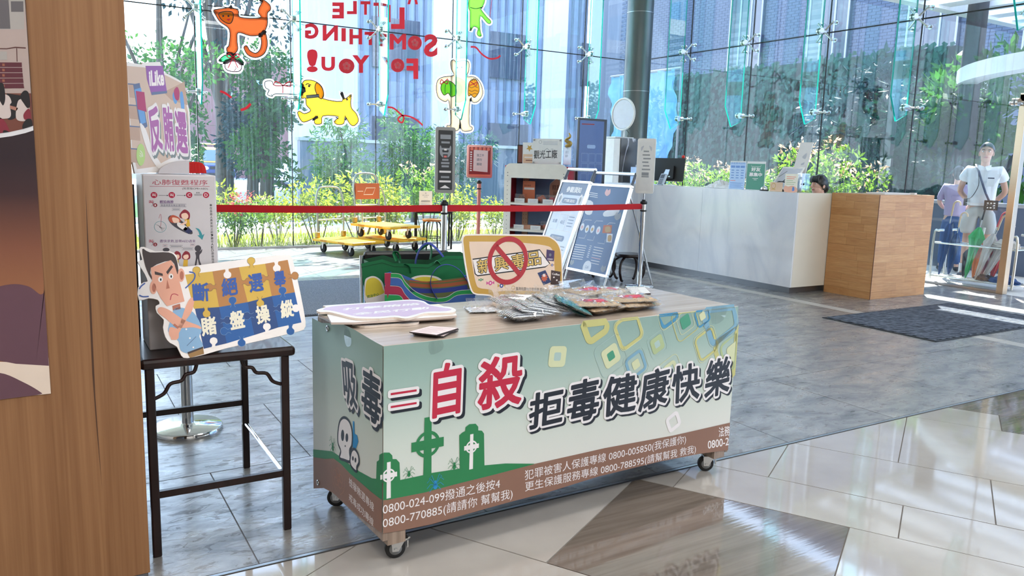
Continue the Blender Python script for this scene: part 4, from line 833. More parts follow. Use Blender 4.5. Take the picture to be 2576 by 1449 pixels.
p.flat(A2(*smooth([(395, 460), (425, 432), (458, 455), (455, 495), (420, 492), (395, 485)], 4)), FA, 'hair_red', 4); p.flat(A2(*smooth([(405, 462), (435, 455), (450, 475), (438, 495), (410, 488)], 4)), FA, 'skin_print', 5); p.flat(A2((425, 498), (455, 492), (462, 540), (440, 545)), FA, 'print_yellow', 4); p.flat(A2((440, 498), (425, 515), (390, 530), (415, 535), (440, 520)), FA, 'skin_print', 5)
p.flat(A2(*(smooth([(495, 552), (520, 560), (538, 590), (540, 600)], 4, False)+[(555, 590), (540, 630), (508, 600), (522, 600)]+smooth([(522, 600), (515, 575), (495, 552)], 4, False))), FA, 'print_teal', 2)
for x, s in ((375, -1), (435, 1)): p.flat(A2(*smooth([(x-26, 730), (x-5, 703), (x+22, 715), (x+26, 750), (x, 760), (x-24, 752)], 4)), FA, 'hair_red', 2); p.flat(A2(*smooth([(x-16, 732), (x+10, 725), (x+17, 742), (x+2, 757), (x-16, 750)], 4)), FA, 'skin_print', 3); p.flat(A2((x-16, 760), (x+12, 760), (x+10, 802), (x-20, 802)), FA, 'print_yellow', 2)
p.flat(FA.px(circ(ca_((512, 686))[0], 8.2, 16)), FA, 'figure_grey', 2); p.flat(A2(*smooth([(495, 710), (525, 704), (540, 690), (536, 712), (522, 730), (524, 765), (534, 792), (520, 792), (510, 752), (503, 792), (492, 792), (500, 740)], 3)), FA, 'figure_grey', 2); p.flat(FA.px(circ(ca_((305, 694))[0], 8.5, 16, 5)), FA, 'figure_grey', 2)
for a, b in (((284, 660), (312, 675)), ((330, 664), (412, 681)), ((408, 680), (482, 696)), ((462, 655), (492, 668)), ((343, 424), (398, 438))): p.stroke(A2(a, (b[0], a[1]), b, (a[0], b[1])), .0007, FA, 'crimson' if a[0] in (284, 462) else 'ink', 1, True); p.stroke(A2((a[0]+5, (a[1]+b[1])/2), (b[0]-5, (a[1]+b[1])/2)), .002, FA, 'grey_ink', 1)
p.build('printed_guide', ad)
lm = MB(); L0 = FA.uv(410, 437); az = az1+.001
hs = Fr((0, AY+.075, 0), (1, 0, 0), UP)
lm.prism(smooth(hs.px([(398, 437), (404, 424), (425, 412), (450, 406), (476, 404)]), 3, False)+hs.px([(476, 437)]), hs, -.06, 0, 'cabinet_white'); lm.build('alarm_housing', ad, bevel=.003)
M('alarm_red', (214, 18, 24), .12, trans=.3, coat=.5)
lm = MB(); lm.prism(smooth(hs.px([(476, 408), (492, 407), (508, 410), (516, 418), (519, 428), (520, 436)]), 3, False)+hs.px([(476, 436)]), hs, -.055, -.004, 'alarm_red')
for k in range(4): lm.stroke(hs.px([(483+8*k, 411), (484+8*k, 434)]), .002, hs, 'alarm_red', 4)
lm.build('red_lamp', ad, bevel=.006)
# puzzle sign with a frowning man, leaning on the cabinet
lean = math.radians(20); FP = Fr((.3, 2.737, TZ+.002), (1, 0, 0), (0, math.sin(lean), math.cos(lean))); cp = crop(300, 360, 2.588); cq = crop(380, 600, 3.6224)
pz = thing('puzzle_sign', 'cut-out foam sign with frowning man crossing arms and blue yellow jigsaw', 'sign', (.45, 2.737, TZ))
Pq = lambda *q: FP.px(cp(*q)); Qq = lambda *q: FP.px(cq(*q))
outl = Pq(*smooth([(445, 1400), (405, 1385), (375, 1325), (330, 1300), (300, 1262), (285, 1200), (290, 1150), (245, 1105), (237, 1060), (262, 1048), (250, 1020), (190, 1010), (128, 1022), (122, 940), (160, 905), (185, 900), (165, 850), (118, 770), (150, 760), (130, 690), (160, 675), (235, 705), (330, 705), (375, 735), (390, 800), (480, 800), (700, 770), (1000, 735), (1090, 728), (1120, 740), (1140, 800), (1180, 980), (1213, 1160), (1205, 1205), (1170, 1225), (900, 1290), (700, 1335), (560, 1375)], 2))
MB().prism(outl, FP, -.008, 0, 'sign_white', 'foam_edge').build('board', pz)
M('pz_yellow', (206, 168, 66), .45); M('pz_ochre', (176, 120, 62), .45); M('pz_blue', (0, 84, 156), .4); M('pz_navy', (10, 62, 124), .4); M('pz_ink', (16, 76, 160), .4); M('pz_cream', (232, 226, 206), .4); M('pz_line', (96, 84, 70), .5); M('pz_line_blue', (120, 156, 196), .5)
M('man_skin', (226, 164, 140), .5); M('man_dark', (176, 104, 82), .5); M('man_hair', (52, 36, 38), .5); M('man_shirt', (132, 172, 208), .5); M('man_belt', (150, 114, 66), .5)
p = MB()
rows = [[(392, 290), (560, 300), (800, 262), (1040, 230), (1245, 195)], [(350, 645), (620, 625), (880, 580), (1100, 525), (1310, 490)], [(480, 1005), (690, 955), (940, 880), (1160, 810), (1370, 765)]]
cols = (('pz_yellow', 'pz_ochre', 'pz_yellow', 'pz_ochre'), ('pz_navy', 'pz_blue', 'pz_navy', 'pz_blue'))
for r in (0, 1):
    for k in range(4):
        a, b, c, d = rows[r][k], rows[r][k+1], rows[r+1][k+1], rows[r+1][k]
        if k == 0: a, d = ((310, 330), (390, 640)) if r == 0 else ((400, 640), (480, 1005))
        p.flat(Qq(a, b, c, d), FP, cols[r][k], 2+(r+k) % 2)
def knob(x, y, dx, dy, mat, r=34, layer=5, line=None):
    n = math.hypot(dx, dy); dx, dy = dx/n, dy/n; ex, ey = -dy, dx; pts = [(-26, -6), (-16, 6), (-16, 26), (-34, 44), (-30, 76), (0, 90), (30, 76), (34, 44), (16, 26), (16, 6), (26, -6)]
    q = [(x+ex*a*r/34+dx*b*r/34, y+ey*a*r/34+dy*b*r/34) for a, b in smooth(pts, 2, False)]; p.flat(Qq(*q), FP, mat, layer)
    if line: p.stroke(Qq(*q), .0009, FP, line, layer+1)
for a in ((420, 345, -.1, -1, 'pz_yellow'), (915, 260, -.05, -1, 'pz_yellow'), (690, 275, .1, 1, 'sign_white'), (1140, 215, .1, 1, 'sign_white'), (590, 440, -1, .1, 'pz_ochre'), (830, 400, 1, -.1, 'pz_ochre'), (1070, 360, -1, .1, 'pz_ochre'), (1255, 345, 1, -.1, 'pz_ochre'), (500, 630, .1, 1, 'pz_yellow'), (990, 535, .1, 1, 'pz_yellow'), (745, 620, -.05, -1, 'pz_blue'), (1200, 530, -.05, -1, 'pz_blue'), (720, 840, -1, .1, 'pz_blue'), (640, 750, 1, -.1, 'pz_navy'), (1120, 640, 1, -.1, 'pz_navy'), (930, 700, -1, .1, 'pz_navy'), (570, 990, 0, -1, 'sign_white'), (1055, 860, 0, -1, 'sign_white'), (825, 895, 0, 1, 'pz_blue'), (1270, 790, 0, 1, 'pz_blue'), (1375, 630, -1, .1, 'sign_white')):
    knob(*a, line=None if a[4] == 'sign_white' else ('pz_line' if a[4] in ('pz_yellow', 'pz_ochre') else 'pz_line_blue'))
for ch, bl, br, tl in (('斷', (390, 575), (530, 565), (378, 415)), ('絕', (655, 530), (790, 505), (640, 375)), ('選', (905, 490), (1025, 470), (885, 335)), ('舉', (1130, 445), (1230, 430), (1115, 305))): p.text(ch, FP, *cq(bl, br, tl), 'pz_ink', 9, 0, fat=.03)
for ch, bl, br, tl in (('賭', (470, 888), (600, 865), (450, 730)), ('盤', (730, 830), (855, 805), (712, 675)), ('操', (970, 780), (1085, 752), (950, 625)), ('縱', (1190, 725), (1300, 705), (1175, 575))): p.text(ch, FP, *cq(bl, br, tl), 'pz_cream', 9, 0, fat=.035)
f_ = lambda pts, mt, ly, sm=4: p.flat(Pq(*(smooth(pts, sm) if sm else pts)), FP, mt, ly)
f_([(150, 690), (200, 712), (320, 712), (368, 745), (385, 830), (372, 850), (340, 765), (205, 815), (225, 900), (200, 870), (170, 800)], 'man_hair', 6, 3)
f_([(205, 812), (335, 762), (362, 800), (400, 930), (425, 1030), (310, 1062), (270, 1010), (215, 900)], 'man_skin', 7, 0)
for x, y in ((222, 940), (402, 860)): p.flat(FP.px(circ(cp((x, y))[0], 9, 18, 17)), FP, 'man_skin', 6); p.flat(FP.px(circ(cp((x+4, y+2))[0], 5, 14, 11)), FP, 'man_dark', 7)
for x, y in ((268, 888), (336, 868)): p.flat(FP.px(circ(cp((x, y))[0], 5.8, 16, 7)), FP, 'sign_white', 8); p.flat(FP.px(circ(cp((x+2, y+1))[0], 2, 10, 3.5)), FP, 'ink', 9)
f_([(230, 835), (282, 850), (284, 866), (232, 856)], 'man_hair', 8, 0); f_([(305, 840), (338, 795), (350, 806), (315, 856)], 'man_hair', 8, 0); f_([(312, 888), (328, 945), (305, 950)], 'man_dark', 8, 0)
p.stroke(Pq(*smooth([(332, 1022), (340, 990), (360, 982), (384, 992)], 5, False)), .0024, FP, 'crimson', 8)
f_([(345, 1060), (395, 1045), (400, 1080), (350, 1090)], 'man_dark', 6, 0)
f_([(318, 1210), (340, 1130), (355, 1085), (395, 1070), (480, 1100), (530, 1180), (535, 1230), (520, 1260), (545, 1330), (460, 1368), (400, 1350), (385, 1290), (330, 1240)], 'man_shirt', 6, 3)
f_([(330, 1200), (380, 1215), (385, 1270), (350, 1280), (325, 1245)], 'man_skin', 7); f_([(250, 1080), (275, 1068), (330, 1090), (420, 1150), (520, 1190), (530, 1210), (480, 1200), (380, 1200), (300, 1140), (258, 1108)], 'man_skin', 8); f_([(475, 1005), (488, 1030), (470, 1100), (430, 1160), (380, 1250), (350, 1280), (338, 1262), (395, 1170), (430, 1070), (455, 1020)], 'man_skin', 8)
p.stroke(Pq((355, 1180), (385, 1205)), .007, FP, 'man_dark', 9); f_([(445, 1368), (545, 1330), (552, 1372), (460, 1398)], 'man_belt', 7, 0); f_([(443, 1362), (545, 1325), (546, 1336), (447, 1374)], 'man_hair', 8, 0)
for x, y in ((436, 1212), (460, 1270), (482, 1330)): p.flat(FP.px(circ(cp((x, y))[0], 2.2, 10)), FP, 'sign_white', 8)
p.stroke(Pq((440, 1320), (500, 1260)), .0012, FP, 'navy_ink', 8)
for q in ([(130, 950), (145, 930), (168, 912)], [(130, 990), (155, 1000), (192, 998)], [(455, 838), (490, 850), (485, 890), (430, 945)]): p.stroke(Pq(*smooth(q, 5, False)), .004, FP, 'pz_ink', 9)
p.build('print', pz)
# anti vote-buying cut-out on top of the cabinet
nL = Vector((.5, -.86, 0)).normalized(); FL_ = Fr((.345, 2.965, az1), Vector((.86, .5, 0)), UP); cL = crop(0, 0, 3.01875)
lk = thing('phone_sign', 'faded cut-out sign with purple tag and phone standing on the white cabinet', 'sign', (.38, 2.99, az1))
Lq = lambda *q: FL_.px(cL(*q))
M('lk_ground', (206, 184, 168), .5); M('lk_white', (232, 228, 226), .5); M('lk_purple', (150, 100, 168), .5); M('lk_slate', (104, 118, 150), .5); M('lk_mauve', (170, 108, 166), .5); M('lk_blue', (110, 160, 214), .5); M('lk_red', (172, 70, 110), .5); M('lk_green', (178, 208, 130), .5); M('lk_shadow', (128, 140, 140), .5); M('lk_tan', (188, 160, 142), .5)
zb = FL_.uv(330, 437)[1]
MB().prism([(a, max(b, .0005)) for a, b in Lq((958, 470), (1075, 490), (1085, 475), (1215, 470), (1240, 545), (1330, 590), (1388, 625), (1440, 850), (1452, 1200), (1420, 1255), (1230, 1290), (1200, 1310), (1025, 1322), (1000, 1200))], FL_, -.008, 0, 'lk_white', 'foam_edge').build('board', lk)
p = MB(); f_ = lambda pts, mt, ly: p.flat(Lq(*pts), FL_, mt, ly)
f_([(962, 500), (1095, 512), (1235, 560), (1375, 630), (1428, 850), (1440, 1130), (1240, 1230), (1180, 1265), (1040, 1285), (1005, 1150)], 'lk_ground', 1)
for y in (640, 800, 960, 1130): f_([(972, y), (1060, y+8), (1066, y+110), (985, y+100)], 'lk_tan', 2); f_([(970, y-8), (1062, y+0), (1062, y+8), (972, y+2)], 'lk_slate', 2)
f_([(1240, 700), (1400, 620), (1425, 800), (1300, 760)], 'lk_tan', 2)
f_([(1105, 500), (1235, 500), (1268, 700), (1150, 720), (1115, 600)], 'lk_purple', 3); f_([(1150, 700), (1268, 690), (1268, 708), (1152, 722)], 'lk_slate', 4)
p.text('iLike', FL_, *cL((1135, 655), (1248, 650), (1128, 535)), 'sign_white', 4, .04)
f_([(1010, 640), (1060, 630), (1120, 960), (1075, 990), (1050, 900)], 'lk_slate', 3); f_([(1020, 680), (1070, 665), (1108, 930), (1068, 945)], 'lk_blue', 4); f_([(1030, 690), (1095, 700), (1112, 850), (1045, 830)], 'lk_red', 5)
p.flat(Lq(*smooth([(1320, 690), (1345, 660), (1362, 700), (1355, 760), (1330, 750)], 4)), FL_, 'lk_red', 4); p.flat(Lq(*smooth([(1310, 720), (1330, 690), (1345, 760), (1335, 790), (1318, 770)], 4)), FL_, 'lk_blue', 3); p.flat(Lq(*smooth([(1365, 720), (1385, 700), (1400, 820), (1380, 840)], 4)), FL_, 'lk_blue', 3)
p.flat(Lq(*smooth([(1060, 940), (1110, 990), (1160, 1150), (1220, 1240), (1200, 1280), (1120, 1150)], 3)), FL_, 'lk_white', 5)
for ch, bl, br, tl in (('反', (1155, 1150), (1235, 1130), (1115, 830)), ('賄', (1255, 1140), (1325, 1140), (1230, 815)), ('選', (1345, 1150), (1425, 1160), (1325, 850))):
    for dx, dy, of, mt, ly in ((.004, -.010, .11, 'lk_shadow', 6), (0, 0, .11, 'lk_white', 7), (0, 0, .035, 'lk_mauve', 8)): p.text(ch, FL_, *cL(bl, br, tl), mt, ly, 0, dx=dx, dy=dy, fat=of)
e = FL_.px(circ(cL((1068, 1175))[0], 11, 20, 28)); p.flat(e, FL_, 'lk_green', 6)
for r in (3, 6, 9): p.stroke(FL_.px([(350.0+r*math.cos(t), 396-r*1.9*math.sin(t)) for t in np.linspace(.1, 1.4, 8)]), .002, FL_, 'lk_white', 7)
p.build('print', lk)
MB().prism([(.0, .0005), (.06, .0005), (.0, .1)], Fr((.40, 3.0, az1), -FL_.n, UP), -.002, .002, 'foam_edge').build('stand', lk)
# rosewood screen half hidden between pillar and cabinet
sc = thing('rosewood_screen', 'dark rosewood panel standing on edge behind the white cabinet', 'screen', (.05, 3.0, 0))
M('dark_carving', (26, 22, 26), .4)
MB().bb((.262, 3.10, TZ+.001), (.292, 3.13, 1.25), 'rosewood').build('post', sc); MB().bb((-.3, 3.10, .02), (.244, 3.13, 1.25), 'rosewood').build('panel', sc)
q = [onY(x, y, 3.115) for x, y in ((318, 0), (322, 60), (324, 120), (326, 155))]
MB().tube(smooth([(.255, 3.115, 1.25), (.262, 3.115, 1.45), (.268, 3.115, 1.62), (.27, 3.115, 1.68), (.262, 3.115, 1.76), (.27, 3.115, 1.83), (.26, 3.115, 1.9), (.26, 3.115, 2.0)], 4, False), .012, 'dark_carving', 8).build('carved_finial', sc)
# ================================================================ floor mats
def carpet(name, a, b, freq):
    m = bpy.data.materials.new(name); MATS[name] = m; m.use_nodes = True; n, l = nodes(m); bs = n['Principled BSDF']; bs.inputs['Roughness'].default_value = .95; bs.inputs['Specular IOR Level'].default_value = .1
    t = n.new('ShaderNodeTexCoord'); v = n.new('ShaderNodeTexWave'); v.wave_type = 'BANDS'; v.bands_direction = 'DIAGONAL'; v.inputs['Scale'].default_value = freq; v.inputs['Distortion'].default_value = 3; v.inputs['Detail'].default_value = 2; v.inputs['Detail Scale'].default_value = 3
    l.new(t.outputs['Object'], v.inputs['Vector']); z = n.new('ShaderNodeTexNoise'); z.inputs['Scale'].default_value = 260; l.new(t.outputs['Object'], z.inputs['Vector'])
    mx = n.new('ShaderNodeMath'); mx.operation = 'MULTIPLY'; l.new(v.outputs['Fac'], mx.inputs[0]); l.new(z.outputs['Fac'], mx.inputs[1])
    r = n.new('ShaderNodeValToRGB'); r.color_ramp.elements[0].color = (*srgb(a), 1); r.color_ramp.elements[1].color = (*srgb(b), 1); r.color_ramp.elements[0].position = .1; r.color_ramp.elements[1].position = .5
    l.new(mx.outputs[0], r.inputs[0]); l.new(r.outputs[0], bs.inputs['Base Color'])
    bp = n.new('ShaderNodeBump'); bp.inputs['Strength'].default_value = .6; bp.inputs['Distance'].default_value = .004; l.new(mx.outputs[0], bp.inputs['Height']); l.new(bp.outputs[0], bs.inputs['Normal'])
carpet('mat_grey', (52, 56, 64), (120, 126, 138), 6); carpet('mat_speckle', (92, 96, 104), (168, 172, 182), 30); M('mat_edge', (24, 24, 28), .6)
def mat_(label, x0, y0, x1, y1, mt):
    t = thing('floor_mat', label, 'mat', ((x0+x1)/2, (y0+y1)/2, .0005)); MB().bb((x0, y0, .0006), (x1, y1, .006), 'mat_edge').build('rubber_edge', t); MB().bb((x0+.03, y0+.03, .006), (x1-.03, y1-.03, .012), mt).build('pile', t)
mat_('dark grey ribbed entrance mat in front of the wooden podium', 6.33, 3.64, 8.43, 4.76, 'mat_grey')
mat_('speckled grey mat behind the cart near the tall windows', 1.75, 6.65, 4.3, 8.62, 'mat_speckle')
# ================================================================ belt stanchions
M('belt_red', (214, 14, 30), .6, var=.04, trans=.35); M('frame_grey', (150, 152, 152), .35, .6); M('pink_metal', (214, 150, 140), .3, .6)
def stanchion(name, label, x, y, h=.985, mt='chrome', group=None, cat='stanchion', r=.165):
    t = thing(name, label, cat, (x, y, 0), 0, group)
    MB().lathe([(r, 0.0005), (r, .018), (r*.96, .026), (.05, .034), (.032, .04)], (x, y, 0), mt, 40).build('base', t); MB().cyl((x, y, .036), (x, y, h-.13), .029, mt, n=20).build('post', t)
    m = MB(); m.lathe([(.029, h-.135), (.037, h-.13), (.037, h-.118), (.031, h-.116), (.031, h-.05), (.038, h-.048), (.040, h-.03), (.034, h-.018), (.022, h-.012), (.02, h)], (x, y, 0), 'black_plastic', 20); m.build('belt_head', t)
    MB().cyl((x, y, h-.115), (x, y, h-.052), .0318, mt, n=20).build('sleeve', t); return t
BZ = .93
st0 = stanchion('belt_stanchion', 'chrome stanchion with round polished base seen through the rosewood table legs', .575, 4.05)
st1 = stanchion('belt_stanchion', 'chrome stanchion hidden behind the white cabinet, holding the belt end', .945, 6.9, 1.006, group='stanchions of the red belt line')
st2 = stanchion('belt_stanchion', 'chrome stanchion with tall grey sign frame where both red belts meet', 3.28, 6.71, 1.006)
st3 = stanchion('belt_stanchion', 'chrome stanchion with white notice frame beside the marble counter end', 5.86, 6.88, 1.006)
def belt(a, b, t):
    a, b = Vector((*a, BZ)), Vector((*b, BZ)); d = (b-a).normalized(); m = MB(); n = 10; vs = []; sx = Vector((-d.y, d.x, 0))*.0012
    for i in range(n+1):
        p = a+(b-a)*(i/n)-UP*.012*math.sin(math.pi*i/n); vs += [p+UP*.031+sx, p-UP*.031+sx, p+UP*.031-sx, p-UP*.031-sx]
    fs = [f for i in range(n) for f in ((4*i, 4*i+4, 4*i+5, 4*i+1), (4*i+2, 4*i+3, 4*i+7, 4*i+6), (4*i, 4*i+2, 4*i+6, 4*i+4), (4*i+1, 4*i+5, 4*i+7, 4*i+3))]
    m.add(vs, fs, 'belt_red'); m.build('red_belt', t)
belt((.975, 6.898), (3.25, 6.712), st1); belt((3.315, 6.712), (5.825, 6.878), st2)
M('photo_dark', (52, 54, 58), .3); M('print_grey', (150, 154, 160), .4); M('print_pink', (222, 120, 116), .4)
def facing(x, y, z, a=None):  # upright frame at x,y turned to yaw a (0 = facing the near side)
    a = 0 if a is None else a; return Fr((x, y, z), (math.cos(a), math.sin(a), 0), UP)
def sign_frame(t, x, y, z0, w, h, a, rim, face, extra=None):
    f = facing(x, y, z0, a); m = MB(); m.prism(rrect(-w/2, 0, w/2, h, .022), f, -.012, .008, rim); m.build('sign_frame', t)
    f = Fr(f.pt(0, 0, .0055), f.ex, f.ey); m = MB(); m.flat(rrect(-w/2+.026, .03, w/2-.026, h-.03, .008), f, face, 22)
    if extra: extra(m, f)
    m.build('poster', t); MB().cyl((x, y, .99), (x, y, z0+.004), .008, 'steel', n=8).build('neck', t); return f
def ex2(m, f):
    m.flat([(-.05, .50), (.05, .50), (.05, .54), (-.05, .54)], f, 'print_grey', 23)
    for k, (y, w, mt) in enumerate(((.46, .04, 'print_grey'), (.40, .055, 'print_grey'), (.36, .05, 'print_grey'), (.33, .014, 'print_pink'), (.30, .03, 'print_grey'), (.27, .04, 'print_grey'), (.24, .035, 'print_grey'), (.19, .055, 'sign_white'), (.14, .04, 'print_grey'), (.10, .055, 'sign_white'))): m.flat([(-w, y), (w, y), (w, y+.018), (-w, y+.018)], f, mt, 23)
    for s in (-1, 1): m.flat(smooth([(s*.05, .36), (s*.055, .42), (s*.045, .44), (s*.03, .39), (s*.02, .33)], 3), f, 'print_grey', 24)
    m.flat([(0, .075), (-.05, .045), (.05, .045)], f, 'sign_white', 24); m.flat([(-.012, .395), (.012, .395), (.012, .41), (-.012, .41)], f, 'sign_white', 24)
FA2 = -.62
sign_frame(st2, 3.28, 6.71, 1.072, .19, .61, -.24, 'frame_grey', 'photo_dark', ex2)
def ex3(m, f):
    for k in range(8): m.flat([(-.03-.01*(k % 2), .46-.04*k), (.03+.012*(k % 3), .46-.04*k), (.03+.012*(k % 3), .475-.04*k), (-.03-.01*(k % 2), .475-.04*k)], f, 'print_grey', 23)
    m.flat([(-.04, .20), (.04, .20), (.04, .235), (-.04, .235)], f, 'print_grey', 24)
    for s in (-1, 1): m.flat(smooth([(s*.055, .47), (s*.035, .51), (s*.03, .53), (s*.06, .51)], 3), f, 'pale_grey_ink', 24)
sign_frame(st3, 5.86, 6.88, 1.076, .205, .61, -.9, 'white_paint', 'white_paper', ex3)
# pinkish post with the work-in-progress notice
px_, py_ = 5.60, 10.3
st4 = stanchion('sign_post', 'rosy metal sign post with red framed notice before the tall glass', px_, py_, 1.11, 'pink_metal', cat='sign')
M('notice_red', (150, 46, 48), .5); M('notice_paper', (238, 216, 214), .5); M('notice_salmon', (238, 126, 104), .5)
f = facing(px_, py_, 1.145, -.12); w, h = .40, .475
MB().prism(rrect(-w/2, 0, w/2, h, .03), f, -.012, .008, 'pink_metal').build('sign_frame', st4)
f = Fr(f.pt(0, 0, .0055), f.ex, f.ey); m = MB(); m.flat([(-.17, .03), (.17, .03), (.17, .445), (-.17, .445)], f, 'notice_red', 22); m.flat([(-.17, .03), (.17, .03), (.17, .05), (-.17, .05)], f, 'notice_salmon', 23)
for k in range(5): m.flat(circ((-.13+.065*k, .42), .026, 14), f, 'notice_salmon', 23)
m.flat([(-.105, .10), (.125, .085), (.125, .40), (-.10, .405)], f, 'notice_paper', 24)
for i, s in enumerate(('施工中', '請勿', '觸碰')): m.text(s, f, (-.05, .31-.065*i), (.06 if i == 0 else .03, .31-.065*i), (-.05, .35-.065*i), 'grey_ink', 26, .01, uv=True)
for k in range(9): m.flat([(-.155, .36-.033*k), (-.125, .36-.033*k), (-.125, .378-.033*k), (-.155, .378-.033*k)], f, 'sign_white', 23)
m.build('poster', st4)
# ================================================================ yellow platform trolleys
M('trolley_yellow', (244, 190, 30), .4, var=.05); M('handle_grey', (176, 184, 178), .3, .8); M('trolley_brass', (178, 150, 84), .4, .6); M('trolley_print', (196, 110, 30), .6); M('panel_rust', (196, 108, 70), .5)
def trolley(label, folded=False):
    """Local: deck length along x (handle at x=0), width along y, on four casters."""
    t = thing('platform_trolley', label, 'trolley'); L, Wd, z = .90, .60, .165
    m = MB(); m.box((L/2, 0, z+.02), (L, Wd, .04), 'trolley_yellow'); m.build('deck', t, bevel=.012)
    e = MB()
    for y in (-Wd/2-.001, Wd/2+.001):
        fr = Fr((L/2, y, z), (1, 0, 0) if y < 0 else (-1, 0, 0), UP)
        for k in (-1, 1): e.text('推車專用', fr, (k*.2-.07, .012), (k*.2+.07, .012), (k*.2-.07, .032), 'trolley_print', 1, .02, uv=True)
    fr = Fr((L+.001, 0, z), (0, 1, 0), UP); e.text('推車專用', fr, (-.1, .012), (.04, .012), (-.1, .032), 'trolley_print', 1, .02, uv=True); e.build('deck_print', t)
    MB().tube(smooth([(.035, -Wd/2+.06, z+.04), (.035, -Wd/2+.06, .55), (.02, -Wd/2+.05, .72), (.0, -Wd/2+.10, .90), (-.01, -Wd/2+.2, .945), (-.01, Wd/2-.2, .945), (.0, Wd/2-.10, .90), (.02, Wd/2-.05, .72), (.035, Wd/2-.06, .55), (.035, Wd/2-.06, z+.04)], 4, False), .014, 'handle_grey', 8).build('handle', t)
    MB().tube([(.035, -Wd/2+.06, .47), (.035, Wd/2-.06, .47)], .010, 'handle_grey', 8).build('cross_bar', t)
    for y in (-Wd/2+.06, Wd/2-.06): MB().box((.035, y, z+.085), (.06, .06, .09), 'trolley_brass').build('hinge_bracket', t, bevel=.012)
    for x in (.14, L-.14):
        for y in (-Wd/2+.1, Wd/2-.1):
            m = MB(); m.box((x, y, z-.006), (.08, .07, .008), 'steel')
            for s in (-1, 1): m.prism([(-.03, 0), (.02, 0), (-.008, -.10), (-.028, -.10)], Fr((x, y+s*.024, z-.008), (1, 0, 0), UP), -.0015, .0015, 'white_paint')
            o = m.build('caster', t); MB().lathe([(.03, -.016), (.055, -.017), (.062, -.01), (.062, .01), (.055, .017), (.03, .016)], (x-.018, y, .0625), 'rubber', 20, (0, 1, 0)).build('wheel', o)
    return t
tr = trolley('yellow platform trolley standing alone beside the stacked pair')
P0 = onZ(823, 628); TD = .0
def place(t, px_front, z, ang, label=None):
    """Put the deck's near corner (far end of the deck, near side) over the point seen at a pixel."""
    q = onZ(*px_front, z); R = Rz(ang); off = R @ Vector((.90, -.30, 0)); loc = Vector((q.x, q.y, z-.165-.04))-off
    t.matrix_world = Matrix.Translation(loc) @ Matrix.Rotation(ang, 4, 'Z'); return t
cv = lambda x, y: (680+x/3.8125, 300+y/3.8125)
t2 = dup(tr, (0, 0, 0), label='lower yellow trolley of the stacked pair'); t3 = dup(tr, (0, 0, 0), label='upper yellow trolley with rust coloured panel stacked on another')
place(tr, cv(790, 1190), .205, -1.22); place(t2, cv(1230, 1158), .205, -1.20); place(t3, cv(1155, 1035), .205+.207, -1.22)
for t in (tr, t2, t3): t['group'] = 'yellow platform trolleys by the glass'
m = MB(); m.bb((.018, -.235, .56), (.05, .235, .80), 'panel_rust'); pn = m.build('handle_panel', t3)
fr = Fr((.051, 0, .56), (0, 1, 0), UP); m = MB(); m.stroke([(-.08, .07), (.10, .07), (.15, .17), (-.03, .17)], .012, fr, 'sign_white', 1, True); m.stroke([(-.2, .12), (-.09, .12)], .01, fr, 'sign_white', 1); m.build('emblem', pn)
# ================================================================ small table and stool by the glass, notice in a clear stand
M('table_top', (196, 160, 118), .4); M('black_metal', (30, 32, 36), .4, .5); M('stool_wood', (190, 120, 62), .4)
ta = -.38; T0_ = Vector((5.40, 11.45, 0))
tb = thing('small_table', 'small square table with black legs and pale wooden top by the glass', 'table', T0_, ta); R = Rz(ta)
m = MB(); m.box(T0_+UP*.603, (.58, .50, .022), 'table_top', R); m.build('top', tb)
m = MB()
for a, b, c, d in ((0, .235, .56, .012), (0, -.235, .56, .012)): m.box(T0_+R @ Vector((a, b, .575)), (c, .025, .03), 'black_metal', R)
for a in (-.275, .275): m.box(T0_+R @ Vector((a, 0, .575)), (.025, .45, .03), 'black_metal', R)
m.build('apron', tb)
for a in (-.275, .275):
    for b in (-.235, .235): MB().box(T0_+R @ Vector((a, b, .295)), (.028, .028, .588), 'black_metal', R).build('leg', tb)
s0 = Vector((5.22, 11.1, 0)); so_ = thing('round_stool', 'round stool with bent black legs and orange brown seat under the small table', 'stool', s0)
MB().lathe([(.15, .0), (.155, .01), (.155, .025), (.148, .032)], s0+UP*.45, 'stool_wood', 24).build('seat', so_)
for k in range(4):
    a = .6+k*math.pi/2; c, s = math.cos(a), math.sin(a); MB().tube(smooth([s0+Vector((c*.10, s*.10, .448)), s0+Vector((c*.15, s*.15, .40)), s0+Vector((c*.16, s*.16, .2)), s0+Vector((c*.17, s*.17, .008))], 4, False), .011, 'black_metal', 8).build('leg', so_)
MB().tube([s0+Vector((math.cos(t)*.155, math.sin(t)*.155, .2)) for t in np.linspace(0, 2*math.pi, 21)[:-1]], .007, 'black_metal', 6, True).build('foot_ring', so_)
tz = T0_+R @ Vector((-.12, .05, .615)); nt_ = thing('notice_stand', 'printed white notice in a clear stand on the small table', 'notice', tz, -.3)
f = Fr(tz, Rz(-.3) @ Vector((1, 0, 0)), UP); m = MB(); m.prism([(-.105, .004), (.105, .004), (.105, .28), (-.105, .28)], f, -.002, .002, 'white_paper'); m.build('sheet', nt_)
f = Fr(f.pt(0, 0, .002), f.ex, f.ey); m = MB(); m.text('觀光工廠公告', f, (-.05, .205), (.05, .205), (-.05, .22), 'grey_ink', 6, .0, uv=True); m.flat(circ((0, .245), .012, 14), f, 'pale_grey_ink', 6)
for k, (w_, y) in enumerate(((.03, .18), (.07, .12), (.075, .105), (.07, .07))): m.flat([(-w_, y), (w_, y), (w_, y+.008), (-w_, y+.008)], f, 'grey_ink' if k in (1, 2) else 'pale_grey_ink', 6)
